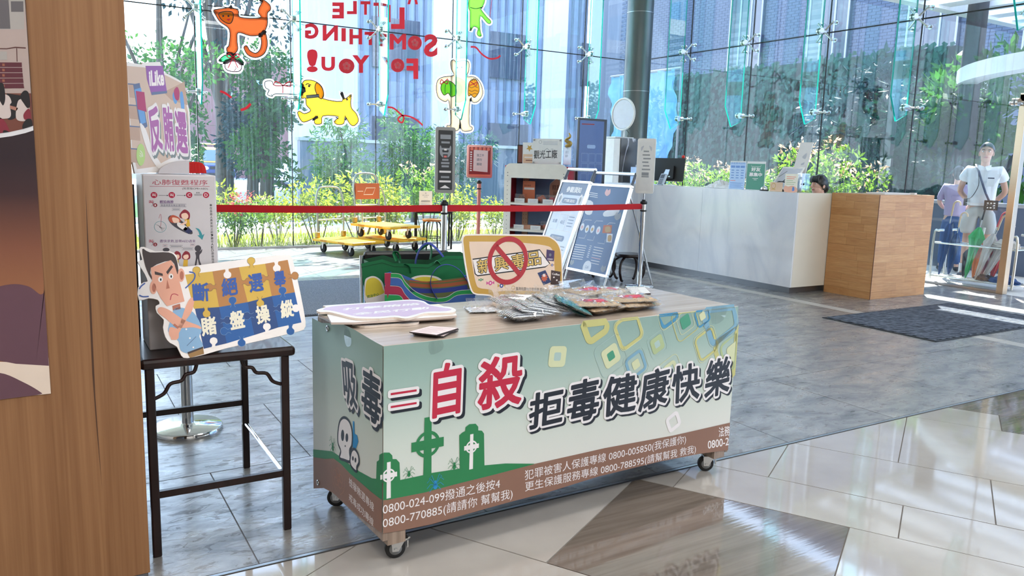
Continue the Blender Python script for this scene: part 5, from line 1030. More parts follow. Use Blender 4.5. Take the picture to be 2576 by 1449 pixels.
m.build('print', nt_); MB().box(tz+UP*.0022, (.2, .08, .004), 'acrylic', Rz(-.3)).build('foot', nt_)
# ================================================================ red and white display shelf with goods
before_shelf = set(bpy.data.objects)
sx0, sx1, sy0, sy1, sh = 5.44, 6.36, 9.2, 9.65, 1.372
M('shelf_white', (232, 228, 220), .5); M('shelf_red', (176, 22, 40), .45); M('peg_cream', (222, 190, 160), .6); M('backdrop_blue', (128, 156, 198), .6, var=.12, scale=6); M('fish_navy', (46, 66, 100), .6); M('badge_peach', (232, 176, 150), .5); M('goods_orange', (212, 110, 76), .5); M('goods_brown', (120, 66, 52), .5); M('card_orange', (222, 128, 92), .5)
sf = thing('display_shelf', 'white and red display shelf with rounded top before the tall glass', 'shelf', ((sx0+sx1)/2, sy0, 0)); f = Fr((sx0, sy0, 0), (1, 0, 0), UP); sw = sx1-sx0
m = MB(); out = [(0, 0), (0, sh-.10)]+[(.10-.10*math.cos(a), sh-.10+.10*math.sin(a)) for a in np.linspace(.2, 1.57, 6)]+[(sw-.10+.10*math.sin(a), sh-.10+.10*math.cos(a)) for a in np.linspace(0, 1.4, 6)]+[(sw, sh-.10), (sw, 0), (sw-.10, 0), (sw-.10, sh-.20), (.10, sh-.20), (.10, 0)]
m.prism(out, f, -.02, 0, 'shelf_white'); m.build('front_frame', sf)
m = MB(); m.bb((sx0, sy0+.021, 0), (sx0+.02, sy1, sh-.05), 'shelf_red'); m.build('side_panel', sf); m = MB(); m.bb((sx1-.02, sy0+.021, 0), (sx1, sy1, sh-.05), 'shelf_red'); m.build('side_panel', sf)
MB().bb((sx0+.02, sy1-.02, .0), (sx1-.02, sy1, sh-.06), 'backdrop_blue').build('back_panel', sf); MB().bb((sx0, sy0+.021, sh-.05), (sx1, sy1, sh-.03), 'shelf_red').build('top_panel', sf)
for z in (.10, .46, .83): MB().bb((sx0+.021, sy0+.002, z-.03), (sx1-.021, sy1-.021, z), 'shelf_white').build('shelf_board', sf)
f2 = Fr((sx0+.02, sy1-.0205, 0), (1, 0, 0), UP)
m = MB(); m.bb((sx0+.14, sy1-.06, .1), (sx0+.22, sy1-.021, sh-.06), 'peg_cream'); fr = Fr((sx0+.14, sy1-.061, 0), (1, 0, 0), UP)
for k in range(22):
    for u in (.02, .06): m.flat(circ((u, .15+.055*k), .005, 6), fr, 'goods_brown', 1)
m.build('peg_strip', sf)
m = MB()
for x, z, sc_ in ((.35, 1.215, .9), (.42, .52, .5)): m.flat([(x+a*sc_, z+b*sc_) for a, b in smooth([(-.09, .0), (-.05, .012), (0, .03), (.05, .02), (.09, 0), (.05, -.018), (0, -.022), (-.05, -.006)], 3)], f2, 'fish_navy', 1); m.flat([(x-.08*sc_, z), (x-.115*sc_, z+.035*sc_), (x-.10*sc_, z), (x-.11*sc_, z-.03*sc_)], f2, 'fish_navy', 1.4); m.build('fish_print', sf); m = MB()
m.flat(smooth([(.47, 1.22), (.50, 1.25), (.54, 1.24), (.56, 1.26), (.54, 1.22), (.50, 1.20)], 3), f2, 'goods_orange', 1); m.build('flame_print', sf); m = MB()
q = smooth([(a-.085, b+.02) for a, b in ((.60, .92), (.60, 1.06), (.64, 1.11), (.70, 1.15), (.76, 1.11), (.80, 1.06), (.80, .92), (.77, .88), (.63, .88))], 4); m.flat(q, f2, 'badge_peach', 2); m.stroke(q, .008, f2, 'sign_white', 3, True); m.text('糕餅', f2, (.55, 1.005), (.68, 1.005), (.55, 1.085), 'goods_brown', 4, .01, uv=True)
for k in range(3): m.flat([(.565, .98-.02*k), (.665, .98-.02*k), (.665, .988-.02*k), (.565, .988-.02*k)], f2, 'goods_brown', 4)
m.build('badge_print', sf)
m = MB()
for u in (.05, sw-.05):
    for z in (sh-.13, sh-.17): m.flat(circ((u, z), .008, 10), f, 'grey_plastic', 1)
for k in range(18): m.flat(circ((.05, .1+.06*k), .006, 8), f, 'grey_plastic', 1)
m.build('shelf_pin', sf)
def gbox(name, label, x, y, z, d, mats, cat, group, rz=0, pr=None):
    t = thing(name, label, cat, (x, y, z+.0005), rz, group); m = MB(); m.box(Vector((x, y, z+.0005+d[2]/2)), d, mats, Rz(rz)); m.build('body', t)
    if pr: fr = Fr(Vector((x, y, z))+Rz(rz) @ Vector((0, -d[1]/2-.0004, 0)), Rz(rz) @ Vector((1, 0, 0)), UP); m = MB(); pr(m, fr); m.build('label', t)
    return t
def lines(w, z0, n, dz, mt): return lambda m, fr: [m.flat([(-w, z0+dz*k), (w*(1 if k % 2 else .7), z0+dz*k), (w*(1 if k % 2 else .7), z0+dz*k+dz*.4), (-w, z0+dz*k+dz*.4)], fr, mt, 1) for k in range(n)] and None
GP = 'price cards on the display shelf'
for i, (x, z, lb) in enumerate(((sx0+.22, .83, 'price card beneath the orange leaflet on the upper shelf'), (sx0+.42, .83, 'price card in the middle of the upper shelf'), (sx0+.64, .83, 'price card near the board edge on the upper shelf'), (sx0+.22, .46, 'tilted price card at the peg strip end of the lower shelf'), (sx0+.47, .46, 'price card in the middle of the lower shelf'))): gbox('price_card', 'white '+lb, x, sy0+.045, z, (.15, .004, .06), 'white_paper', 'card', GP, 0, lines(.05, .02, 2, .014, 'pale_grey_ink'))
gbox('orange_leaflet', 'orange leaflet card standing at the back of the upper shelf', sx0+.30, sy0+.2, .83, (.18, .006, .30), 'card_orange', 'leaflet', None, .08, lambda m, fr: [m.flat([(-.07, .18), (.08, .18), (.08, .21), (-.07, .21)], fr, 'sign_white', 2), m.text('我的最愛', fr, (-.07, .225), (.03, .225), (-.07, .25), 'goods_brown', 2, .0, uv=True)] and None)
GD = 'sweets and pastry packs on the display shelf'
pk_ = [(.20, .83, 'goods_brown', 'dark brown round pastry pack at the upper shelf end'), (.52, .83, 'goods_orange', 'pink and white candy pack behind the middle card of the upper shelf'), (.70, .83, 'label_red', 'red candy pack nearest the board edge on the upper shelf'), (.30, .46, 'badge_peach', 'peach carton at the lower shelf end by the peg strip'), (.45, .46, 'card_orange', 'flat orange carton behind the lower middle card'), (.60, .46, 'goods_orange', 'orange pastry bag beside the lower middle card'), (.72, .46, 'goods_brown', 'brown pastry bag at the lower shelf end by the board')]
for i, (x, z, mt, lb) in enumerate(pk_):
    t = thing('pastry_pack', lb, 'snack pack', (sx0+x, sy0+.17, z+.0005), 0, GD); g_ = random.Random(i)
    if i in (3, 4): MB().box((sx0+x, sy0+.17, z+.028), (.13, .12, .055), mt).build('carton', t)
    else:
        m = MB()
        for k in range(5): m.ball((sx0+x+g_.uniform(-.04, .04), sy0+.17+g_.uniform(-.04, .04), z+.038+.02*(k % 3)), (.036, .034, .036), mt, 10, 6)
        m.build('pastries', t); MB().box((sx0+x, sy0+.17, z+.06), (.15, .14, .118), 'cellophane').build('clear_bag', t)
# awards on the shelf top
zt = sh-.0285
def plaque(name, label, x, w, h, body, pr, rz=0., y=sy0+.14): return gbox(name, label, x, y, sh+.0, (w, .012, h), body, 'plaque', None, rz, pr)
plaque('photo_frame', 'brown picture frame at the end of the shelf top', sx0+.22, .22, .26, 'black_plastic', lambda m, fr: [m.flat([(-.095, .015), (.095, .015), (.095, .245), (-.095, .245)], fr, 'goods_brown', 1), m.flat(circ((.06, .03), .02, 10), fr, 'sign_white', 2)] and None, 0, sy0+.20)
plaque('star_award', 'white award plaque with golden star leaning beside the brown frame', sx0+.32, .20, .29, 'white_paper', lambda m, fr: [m.flat([(.0+.05*(1 if k % 2 else .45)*math.cos(k*math.pi/5+.3), .215+.05*(1 if k % 2 else .45)*math.sin(k*math.pi/5+.3)) for k in range(10)], fr, 'mustard', 2), m.flat([(-.09, .01), (.09, .01), (.09, .13), (-.09, .13)], fr, 'peg_cream', 1), m.flat([(-.07, .08), (.07, .08), (.07, .095), (-.07, .095)], fr, 'sign_white', 2), m.flat([(-.05, .04), (.05, .04), (.05, .052), (-.05, .052)], fr, 'goods_brown', 2)] and None, 0, sy0+.12)
def fac(m, fr):
    m.text('觀光工廠', fr, (-.19, .07), (.15, .085), (-.19, .185), 'ink', 2, .008, uv=True)
    m.stroke([(-.08, .13), (-.06, .17), (.0, .215), (.06, .17), (.06, .21), (.085, .21), (.085, .15)], .006, fr, 'print_grey', 1)
    for k in range(3): m.flat([(-.06, .30-.018*k), (.15, .30-.018*k), (.15, .308-.018*k), (-.06, .308-.018*k)], fr, 'pale_grey_ink', 1)
    m.stroke(circ((-.10, .30), .02, 14), .004, fr, 'print_grey', 1, True)
pq = plaque('certificate_plaque', 'clear certificate plaque with brush calligraphy on the shelf top', sx0+.585, .42, .345, 'white_paper', fac, 0, sy0+.10)
m = MB()
for a in (-.19, .19):
    for z in (.02, .325): m.cyl((sx0+.585+a, sy0+.094, sh+z), (sx0+.585+a, sy0+.082, sh+z), .011, 'steel', n=10)
m.build('stand_off', pq)
tq = thing('trophy', 'crystal trophy with twisted golden top at the end of the shelf top', 'trophy', (sx0+.86, sy0+.16, sh))
glass_mat('frosted', (.93, .95, .96), .12, .9, (3, 3, 3), (.2, .5), (.95, .95, .95), .45); MB().box((sx0+.86, sy0+.16, sh+.12), (.10, .06, .236), 'frosted', Rz(.2)).build('crystal_block', tq)
MB().tube(smooth([(sx0+.84, sy0+.16, sh+.24), (sx0+.90, sy0+.16, sh+.29), (sx0+.83, sy0+.16, sh+.33), (sx0+.89, sy0+.16, sh+.38), (sx0+.87, sy0+.16, sh+.43)], 5, False), [.034-.0013*i for i in range(21)], 'trolley_brass', 10).build('figure', tq)
mm = MB(); ff = Fr((sx0+.86, sy0+.129, sh), (1, .2, 0), UP); mm.text('創', ff, (-.02, .15), (.02, .15), (-.02, .19), 'print_grey', 1, .0, uv=True); mm.text('新', ff, (-.02, .1), (.02, .1), (-.02, .14), 'print_grey', 1, .0, uv=True); mm.build('engraving', tq)
PV = Matrix.Translation((5.93, 9.25, 0)) @ Matrix.Rotation(math.radians(-52), 4, 'Z') @ Matrix.Translation((-5.90, -9.25, 0))      # the whole unit stands turned towards the counter
for o in set(bpy.data.objects)-before_shelf:
    if o.parent is None: o.matrix_world = PV @ MW[o.name]
# ================================================================ A-frame pavement boards
M('alu', (214, 218, 222), .25, .8); M('aframe_blue', (78, 104, 144), .4, coat=.1); M('aframe_grey', (196, 200, 212), .35, coat=.4); M('aframe_slate', (122, 134, 158), .4); M('corner_grey', (96, 104, 118), .5)
def aframe(label, o, w, h, yaw, lean, spread, face, artwork):
    """o: lower left corner of the poster; the face is turned by yaw and leans back from its foot."""
    AFA, l_ = math.radians(yaw), math.radians(lean); b = Vector(o); f = Fr(b, (math.cos(AFA), math.sin(AFA), 0), Vector((-math.sin(AFA)*math.sin(l_), math.cos(AFA)*math.sin(l_), math.cos(l_))))
    t = thing('pavement_board', label, 'sign board', (b.x, b.y, 0), AFA)
    m = MB(); m.prism([(0, 0), (w, 0), (w, h), (0, h)], f, -.012, 0, face); m.build('poster', t)
    m = MB(); rw = .028
    for a in ([(-rw, -rw), (w+rw, -rw), (w+rw, 0), (-rw, 0)], [(-rw, h), (w+rw, h), (w+rw, h+rw), (-rw, h+rw)], [(-rw, 0), (0, 0), (0, h), (-rw, h)], [(w, 0), (w+rw, 0), (w+rw, h), (w, h)]): m.prism(a, f, -.02, .008, 'alu')
    m.build('snap_frame', t, bevel=.004)
    hb = f.pt(0, h+.16); yb = Vector((-math.sin(AFA), math.cos(AFA), 0))
    for u in (.0, w): MB().tube([f.pt(u, h+rw, -.012), f.pt(u, h+.16, -.02)], .016, 'corner_grey', 8).build('post', t)
    MB().tube([f.pt(.0, h+.165, -.02), f.pt(w, h+.165, -.02)], .02, 'alu', 10).build('handle', t)
    dz = f.pt(0, 0).z
    for u in (-.012, w+.012):
        a = f.pt(u, 0, -.01); d = (a-f.pt(u, 1, -.01)); k = (a.z-.008)/-d.z if d.z < 0 else 0; MB().tube([a, a+d*((a.z-.008)/(-d.z))], .012, 'alu', 8).build('leg', t)
        if not spread: MB().tube([f.pt(u, h*.9, -.03), f.pt(u, -.12, -.045)], .012, 'alu', 8).build('leg', t); continue
        top = f.pt(u, h*.9, -.03); bt = Vector((top.x, top.y, 0))+yb*spread+UP*.008; MB().tube([top, bt], .012, 'alu', 8).build('leg', t)
    m = MB(); artwork(m, f, w, h); m.build('print', t); return t
cb6 = crop(1260, 240, 3.019)
def art_grey(m, f, w, h):
    K = lambda *q: f.px(cb6(*q)); m.flat([(0, h*.86), (w, h*.86), (w, h), (0, h)], f, 'aframe_slate', 2)
    m.text('參觀須知', f, (w*.25, h*.89), (w*.8, h*.89), (w*.25, h*.955), 'sign_white', 4, .03, uv=True)
    for y in (.76, .33): m.flat(rrect(w*.22, h*(y), w*.78, h*(y+.065), h*.03), f, 'aframe_slate', 3); m.text('門票須知' if y > .5 else '門票可折抵使用方式', f, (w*.3, h*(y+.015)), (w*.7, h*(y+.015)), (w*.3, h*(y+.05)), 'sign_white', 5, .02, uv=True)
    m.stroke([(w*.06, h*.45), (w*.94, h*.45), (w*.94, h*.64), (w*.06, h*.64)], .006, f, 'sign_white', 3, True)
    for u in (.36, .64): m.stroke([(w*u, h*.45), (w*u, h*.64)], .005, f, 'sign_white', 3)
    m.text('全票', f, (w*.12, h*.53), (w*.3, h*.53), (w*.12, h*.57), 'aframe_slate', 4, .02, uv=True); m.text('40元', f, (w*.42, h*.52), (w*.6, h*.52), (w*.42, h*.57), 'aframe_slate', 4, .0, uv=True)
    for k in range(4): m.flat([(w*.7, h*(.61-.035*k)), (w*.9, h*(.61-.035*k)), (w*.9, h*(.62-.035*k)), (w*.7, h*(.62-.035*k))], f, 'aframe_slate', 4)
    for k in range(6): m.flat([(w*.1, h*(.27-.035*k)), (w*(.9 if k % 3 < 2 else .5), h*(.27-.035*k)), (w*(.9 if k % 3 < 2 else .5), h*(.282-.035*k)), (w*.1, h*(.282-.035*k))], f, 'print_grey', 3)
    for s in (.12, .88): m.flat(smooth([(w*s-.04, h*.82), (w*s, h*.88), (w*s+.04, h*.82), (w*s+.02, h*.74), (w*s-.02, h*.74)], 3), f, 'sign_white', 3); m.flat(smooth([(w*s-.025, h*.815), (w*s, h*.85), (w*s+.025, h*.815), (w*s, h*.76)], 3), f, 'print_grey', 4)
aframe('grey and white pavement board with admission notes beside the display shelf', (4.80, 7.48, .223), .56, 1.008, -94.2, 19.7, 0, 'aframe_grey', art_grey)
M('dish_white', (226, 226, 230), .5); M('dish_pink', (226, 180, 180), .5); M('dish_gold', (196, 160, 110), .5)
def art_blue(m, f, w, h):
    K = lambda *q: f.px(cb6(*q))
    for (x, y), rx in (((618, 998), 17), ((655, 1014), 18), ((695, 1015), 20), ((740, 1025), 19)):
        c_ = f.uv(*cb6((x, y))[0]); m.flat(circ(c_, .036, 20, .048), f, 'dish_white', 3); m.flat(circ((c_[0], c_[1]-.004), .02, 12, .022), f, 'dish_gold' if x % 2 else 'dish_pink', 4)
    for q in (((640, 800), (700, 812), (690, 900), (640, 895)), ((790, 880), (900, 850), (880, 905), (785, 920))): m.flat(K(*smooth(q, 3)), f, 'dish_white', 3)
    m.flat(K((780, 985), (845, 985), (838, 1048), (770, 1045)), f, 'panel_rust', 3); m.flat(K(*smooth([(795, 1000), (830, 998), (832, 1035), (795, 1038)], 4)), f, 'dish_gold', 4); m.flat(K((806, 1050), (850, 1052), (842, 1118), (800, 1115)), f, 'dish_white', 3); m.flat(K(*smooth([(815, 1065), (840, 1065), (836, 1105), (812, 1105)], 4)), f, 'dish_gold', 4)
    for a, b, c_ in (((620, 965), (640, 945), (690, 948)), ((710, 970), (725, 952), (775, 955)), ((805, 985), (825, 968), (870, 972)), ((590, 1080), (635, 1085), (648, 1055)), ((655, 1095), (700, 1102), (712, 1070)), ((735, 1120), (785, 1128), (795, 1095))): m.stroke(K(a, b, c_), .004, f, 'sign_white', 3)
    for k in range(7): m.flat(K((565-5*k, 1130+17*k), (650-5*k, 1142+17*k), (650-5*k, 1147+17*k), (565-5*k, 1135+17*k)), f, 'sign_white', 3); m.flat(K((675-4*k, 1140+14*k), (690-4*k, 1142+14*k), (690-4*k, 1147+14*k), (675-4*k, 1145+14*k)), f, 'sign_white', 3)
    for k in range(7): m.flat(K((708-5*k, 1148+20*k), (780-6*k, 1162+20*k), (780-6*k, 1167+20*k), (708-5*k, 1153+20*k)), f, 'sign_white' if k != 4 else 'dish_pink', 3)
    for k in range(3): m.flat(K((675, 735+14*k), (735, 745+14*k), (735, 750+14*k), (675, 740+14*k)), f, 'dish_white', 3)
    for c_, s in (((812, 735), 1), ((888, 915), 1.1), ((540, 1265), .8), ((778, 1315), .9)): c2_ = f.uv(*cb6(c_)[0]); m.flat(smooth([(c2_[0]+a*.05*s, c2_[1]+b*.05*s) for a, b in ((-1, -.2), (-.6, .8), (0, .4), (.6, .8), (1, -.2), (.3, -.9), (-.4, -.8))], 3), f, 'dish_pink' if s == 1 else 'print_grey', 3)
    c_ = f.uv(*cb6((653, 1305))[0]); m.flat(circ(c_, .075, 20, .08), f, 'dish_white', 3); m.text('Café', f, (c_[0]-.03, c_[1]-.015), (c_[0]+.03, c_[1]-.015), (c_[0]-.03, c_[1]+.02), 'aframe_slate', 4, .01, uv=True)
aframe('blue menu board of snacks on an aluminium stand in front of the marble counter', (5.41, 7.67, .156), .714, 1.02, -88.2, 16.8, .40, 'aframe_blue', art_blue)
# dark bentwood seats behind the boards
for i, (x, y) in enumerate(((5.95, 7.75), (6.05, 7.32))):
    t = thing('bentwood_stool', ['dark bentwood stool behind the grey pavement board', 'dark bentwood stool behind the blue menu board'][i], 'stool', (x, y, 0), 0, 'bentwood stools behind the boards')
    MB().lathe([(.16, .0), (.17, .012), (.17, .03), (.16, .04)], Vector((x, y, .30)), 'rosewood', 24).build('seat', t)
    for k in range(4):
        a = .4+k*math.pi/2; c, s = math.cos(a), math.sin(a); MB().tube(smooth([(x+c*.10, y+s*.10, .30), (x+c*.19, y+s*.19, .24), (x+c*.21, y+s*.21, .14), (x+c*.17, y+s*.17, .04), (x+c*.14, y+s*.14, .018)], 5, False), .016, 'rosewood', 8).build('leg', t)
# tall blue framed poster behind the boards
M('poster_blue', (44, 84, 150), .35, coat=.15); M('poster_line', (150, 176, 214), .4); M('frame_black', (18, 22, 34), .35)
q0, q1 = onY(1457, 296, 9.0), onY(1530, 292, 9.0)
f = Fr((q0.x, 9.0, .05), (1, .04, 0), UP); w = (q1.x-q0.x)*1.0; h = q0.z-.05
t = thing('poster_stand', 'tall black framed blue poster standing behind the pavement boards', 'poster', (q0.x+w/2, 9.0, 0))
m = MB(); m.prism([(0, 0), (w, 0), (w, h), (0, h)], f, -.03, 0, 'frame_black'); m.build('frame', t)
m = MB(); m.flat([(.02, .02), (w-.05, .02), (w-.05, h-.03), (.02, h-.03)], f, 'poster_blue', 3); m.build('sheet', t)
m = MB(); m.flat([(.05, h-.09), (w*.55, h-.085), (w*.55, h-.07), (.05, h-.075)], f, 'notice_red', 5); m.build('headline_bar', t); m = MB()
for y in (.36, .95): m.flat(rrect(w*.32, h-y-.05, w*.62, h-y, .02), f, 'poster_line', 4)
m.build('text_badges', t); m = MB()
for k in range(3):
    for j in range(3): m.stroke([(w*(.14+.26*j), h-.60-.14*k), (w*(.36+.26*j), h-.60-.14*k), (w*(.36+.26*j), h-.48-.14*k), (w*(.14+.26*j), h-.48-.14*k)], .004, f, 'poster_line', 4, True)
m.build('price_grid', t); m = MB()
for k in range(5): m.flat([(w*.2, h-1.08-.05*k), (w*.78, h-1.08-.05*k), (w*.78, h-1.07-.05*k), (w*.2, h-1.07-.05*k)], f, 'poster_line', 4)
m.build('print', t); MB().bb((q0.x, 8.9, 0.0005), (q0.x+w, 9.25, .05), 'frame_black').build('base', t)
# black marble pedestal with a round ring light on top
def marble(name, base, vein, scale, w0, w1, rough=.1):
    m = bpy.data.materials.new(name); MATS[name] = m; m.use_nodes = True; n, l = nodes(m); b = n['Principled BSDF']
    t = n.new('ShaderNodeTexCoord'); a = n.new('ShaderNodeTexNoise'); a.inputs['Scale'].default_value = scale; a.inputs['Detail'].default_value = 7; a.inputs['Distortion'].default_value = 1.4
    mp = n.new('ShaderNodeMapping'); mp.inputs['Rotation'].default_value = (.6, .2, .5); mp.inputs['Scale'].default_value = (1, 1, .45); l.new(t.outputs['Object'], mp.inputs[0]); l.new(mp.outputs[0], a.inputs['Vector'])
    s = n.new('ShaderNodeMath'); s.operation = 'SUBTRACT'; s.inputs[1].default_value = .5; l.new(a.outputs['Fac'], s.inputs[0]); ab = n.new('ShaderNodeMath'); ab.operation = 'ABSOLUTE'; l.new(s.outputs[0], ab.inputs[0])
    r = n.new('ShaderNodeValToRGB'); r.color_ramp.elements[0].position = w0; r.color_ramp.elements[0].color = (*srgb(vein), 1); r.color_ramp.elements[1].position = w1; r.color_ramp.elements[1].color = (*srgb(base), 1)
    l.new(ab.outputs[0], r.inputs[0]); l.new(r.outputs[0], b.inputs['Base Color']); b.inputs['Roughness'].default_value = rough; return m
marble('black_marble', (18, 18, 22), (170, 170, 180), 2.2, .004, .016); marble('white_marble', (236, 238, 242), (222, 226, 233), 1.2, .0, .12, .12)
M('cream_marble', (232, 226, 212), .14, var=.04, scale=5)
t = thing('pedestal', 'black veined marble pedestal with white side behind the counter end', 'pedestal', (7.80, 9.75, 0))
MB().bb((7.62, 9.55, .0005), (8.02, 9.95, 1.80), 'black_marble').build('body', t, bevel=.004); MB().bb((7.50, 9.56, .0005), (7.619, 9.95, 1.79), 'white_paint').build('side_panel', t)
zr = 1.80; c = onX(1578, 288, 7.80); rc = Vector((7.80, 9.75, onY(1578, 288, 9.75).z)); f = Fr(rc, (.12, -.99, 0), UP)
t = thing('ring_light', 'round white ring light on a slim stand on the marble pedestal', 'lamp', (7.8, 9.75, zr))
M('diffuser', (214, 218, 232), .35); Rr_ = .235
MB().prism(circ((0, 0), Rr_*.92, 40), f, -.012, .006, 'diffuser').build('diffuser', t)
MB().tube([f.pt(Rr_*math.cos(a), Rr_*math.sin(a), 0) for a in np.linspace(0, 2*math.pi, 41)[:-1]], .016, 'white_paint', 8, True).build('rim', t)
MB().tube([f.pt(.03, -Rr_, -.01), (rc.x+.03, 9.75, zr+.02)], .013, 'white_paint', 8).build('stem', t); MB().box((7.76, 9.75, zr+.011), (.36, .22, .02), 'white_paint').build('base', t)
MB().tube(smooth([f.pt(.05, -Rr_*.97, -.02), f.pt(.09, -Rr_*1.2, -.05), (7.95, 9.8, zr+.05), (7.97, 9.8, zr+.004)], 4, False), .004, 'black_plastic', 6).build('cable', t)
# ================================================================ reception counter and wooden podium
KX0, KX1, KY0, KY1, KZ = 7.20, 7.955, 5.87, 9.35, 1.136
kc = thing('reception_counter', 'long white marble reception counter with a cream end face', 'counter', ((KX0+KX1)/2, (KY0+KY1)/2, 0))
g = .0015
for a, b in ((KY0, 7.33), (7.33, KY1)): MB().bb((KX0, a+g, .075), (KX0+.02, b-g, KZ), 'white_marble').build('front_panel', kc)
MB().bb((KX0+.0205, KY0, .075), (KX1, KY0+.02, KZ), 'cream_marble').build('end_panel', kc)
MB().bb((KX0+.0205, KY0+.0205, KZ-.03), (KX0+.40, KY1, KZ-.0005), 'white_marble').build('worktop', kc)
MB().bb((KX0+.40, KY0+.0205, .70), (KX1, KY1, .74), 'pale_stone').build('desk_board', kc)
MB().bb((KX0+.05, KY0+.05, 0), (KX1-.05, KY1, .075), 'plinth').build('plinth', kc)
MB().cyl((KX1-.12, KY0+.02, .0), (KX1-.12, KY0+.02, .075), .014, 'white_paint').build('foot', kc)
# podium faced with finger-jointed pine strips
bx0, bx1, by0, by1, bz = 7.775, 8.78, 5.262, 5.862, 1.145
pdm = thing('podium', 'honey coloured finger-jointed wooden podium at the counter end', 'podium', ((bx0+bx1)/2, (by0+by1)/2, 0))
MB().bb((bx0+.012, by0+.012, .0), (bx1-.012, by1, bz-.012), 'pine').build('core', pdm)
wood('pine_a', (186, 132, 82), (208, 158, 106), .35, (4, 4, 60), 3.); wood('pine_b', (178, 125, 76), (204, 154, 102), .35, (4, 4, 60), 3.); wood('pine_c', (190, 137, 86), (212, 164, 112), .35, (4, 4, 60), 3.)
wood('oak_edge', (96, 58, 36), (128, 84, 56), .5, (8, 8, 1), 3.)
nr = 14; rh = bz/nr
for face in (0, 1):
    L = (bx1-bx0) if face == 0 else (by1-by0)
    f = Fr((bx0, by0, 0), (1, 0, 0), UP) if face == 0 else Fr((bx0, by1, 0), (0, -1, 0), UP)
    for r in range(nr):
        u = 0; rr_ = random.Random(face*100+r)
        while u < L-.001:
            e = min(L, u+rr_.uniform(.18, .42)); e = L if L-e < .08 else e
            MB().prism([(u+.0004, r*rh+.0004), (e-.0004, r*rh+.0004), (e-.0004, (r+1)*rh-.0004), (u+.0004, (r+1)*rh-.0004)], f, -.0115, rr_.uniform(-.0006, 0), rr_.choice(('pine_a', 'pine_b', 'pine_c'))).build('wood_strip', pdm); u = e
MB().bb((bx0-.002, by0-.002, .0), (bx0+.004, by0+.004, bz), 'oak_edge').build('corner_edge', pdm); MB().bb((bx0, by0, bz-.0115), (bx1, by1, bz+.0005), 'pine_a').build('top', pdm)
gbox('paper_stack', 'loose white papers lying on top of the wooden podium', 8.28, 5.5, bz, (.50, .22, .018), 'white_paper', 'papers', None, .03)
gbox('paper_roll', 'small white folded paper at the podium edge', 8.66, 5.45, bz, (.09, .06, .02), 'white_paper', 'papers', None, .3)
# ================================================================ things on the counter
def upright(name, label, tl, tr, bl, X, z0, back, cat, pr=None, th=.004, extra_mat=None):
    a, b, c = onX(*tl, X), onX(*tr, X), onX(*bl, X); w = a.y-b.y; h = a.z-z0
    t = thing(name, label, cat, (X, (a.y+b.y)/2, z0)); f = Fr((X, a.y, z0+.0008), (0, -1, 0), UP); m = MB(); m.prism([(0, 0), (w, 0), (w, h), (0, h)], f, -th, 0, back); m.build('sheet', t)
    if pr: m = MB(); pr(m, f, w, h); m.build('print', t)
    return t, f, w, h
M('sign_green', (20, 132, 104), .35); M('price_blue', (176, 204, 240), .4); M('price_deep', (84, 130, 200), .4)
def pr_blue(m, f, w, h):
    m.flat([(0, 0), (w, 0), (w, h*.95), (0, h*.95)], f, 'price_blue', 1); m.text('參觀費用說明', f, (w*.05, h*.88), (w*.95, h*.88), (w*.05, h*.96), 'price_deep', 3, .02, uv=True)
    for j in range(3): m.flat([(w*(.06+.31*j), h*.76), (w*(.33+.31*j), h*.76), (w*(.33+.31*j), h*.84), (w*(.06+.31*j), h*.84)], f, 'price_deep', 2)
    for k in range(4):
        for j in range(3): m.flat([(w*(.1+.31*j), h*(.66-.09*k)), (w*(.28+.31*j), h*(.66-.09*k)), (w*(.28+.31*j), h*(.69-.09*k)), (w*(.1+.31*j), h*(.69-.09*k))], f, 'price_deep', 2)
    m.flat([(w*.06, h*.29), (w*.4, h*.29), (w*.4, h*.31), (w*.06, h*.31)], f, 'notice_salmon', 2)
    for k in range(5): m.flat([(w*.06, h*(.22-.04*k)), (w*(.9-.1*(k % 2)), h*(.22-.04*k)), (w*(.9-.1*(k % 2)), h*(.235-.04*k)), (w*.06, h*(.235-.04*k))], f, 'price_deep', 2)
t, f, w, h = upright('price_sign', 'pale blue price list in a clear holder on the marble counter', (1838, 405), (1877, 405), (1837, 475), 7.30, KZ, 'white_paper', 'sign', pr_blue)
MB().bb((7.26, f.O.y-w, KZ+.0004), (7.36, f.O.y, KZ+.005), 'acrylic').build('foot', t)
def pr_green(m, f, w, h):
    m.flat([(.006, .006), (w-.006, .006), (w-.006, h*.92), (.006, h*.92)], f, 'sign_green', 1); m.text('好友', f, (w*.26, h*.66), (w*.74, h*.66), (w*.26, h*.79), 'sign_white', 3, .035, uv=True); m.text('募集中', f, (w*.16, h*.48), (w*.84, h*.48), (w*.16, h*.61), 'sign_white', 3, .035, uv=True)
    m.stroke([(w*.25, h*.88), (w*.25, h*.82), (w*.75, h*.82), (w*.75, h*.88)], .004, f, 'sign_white', 3); m.flat([(w*.35, h*.40), (w*.65, h*.40), (w*.65, h*.415), (w*.35, h*.415)], f, 'sign_white', 3); m.flat([(w*.42, h*.355), (w*.58, h*.355), (w*.58, h*.37), (w*.42, h*.37)], f, 'sign_white', 3)
t, f, w, h = upright('green_sign', 'green recruiting sign with white lettering on the marble counter', (1880, 406), (1927, 408), (1881, 477), 7.30, KZ, 'white_paper', 'sign', pr_green)
MB().bb((7.26, f.O.y-w, KZ+.0004), (7.36, f.O.y, KZ+.005), 'acrylic').build('foot', t)
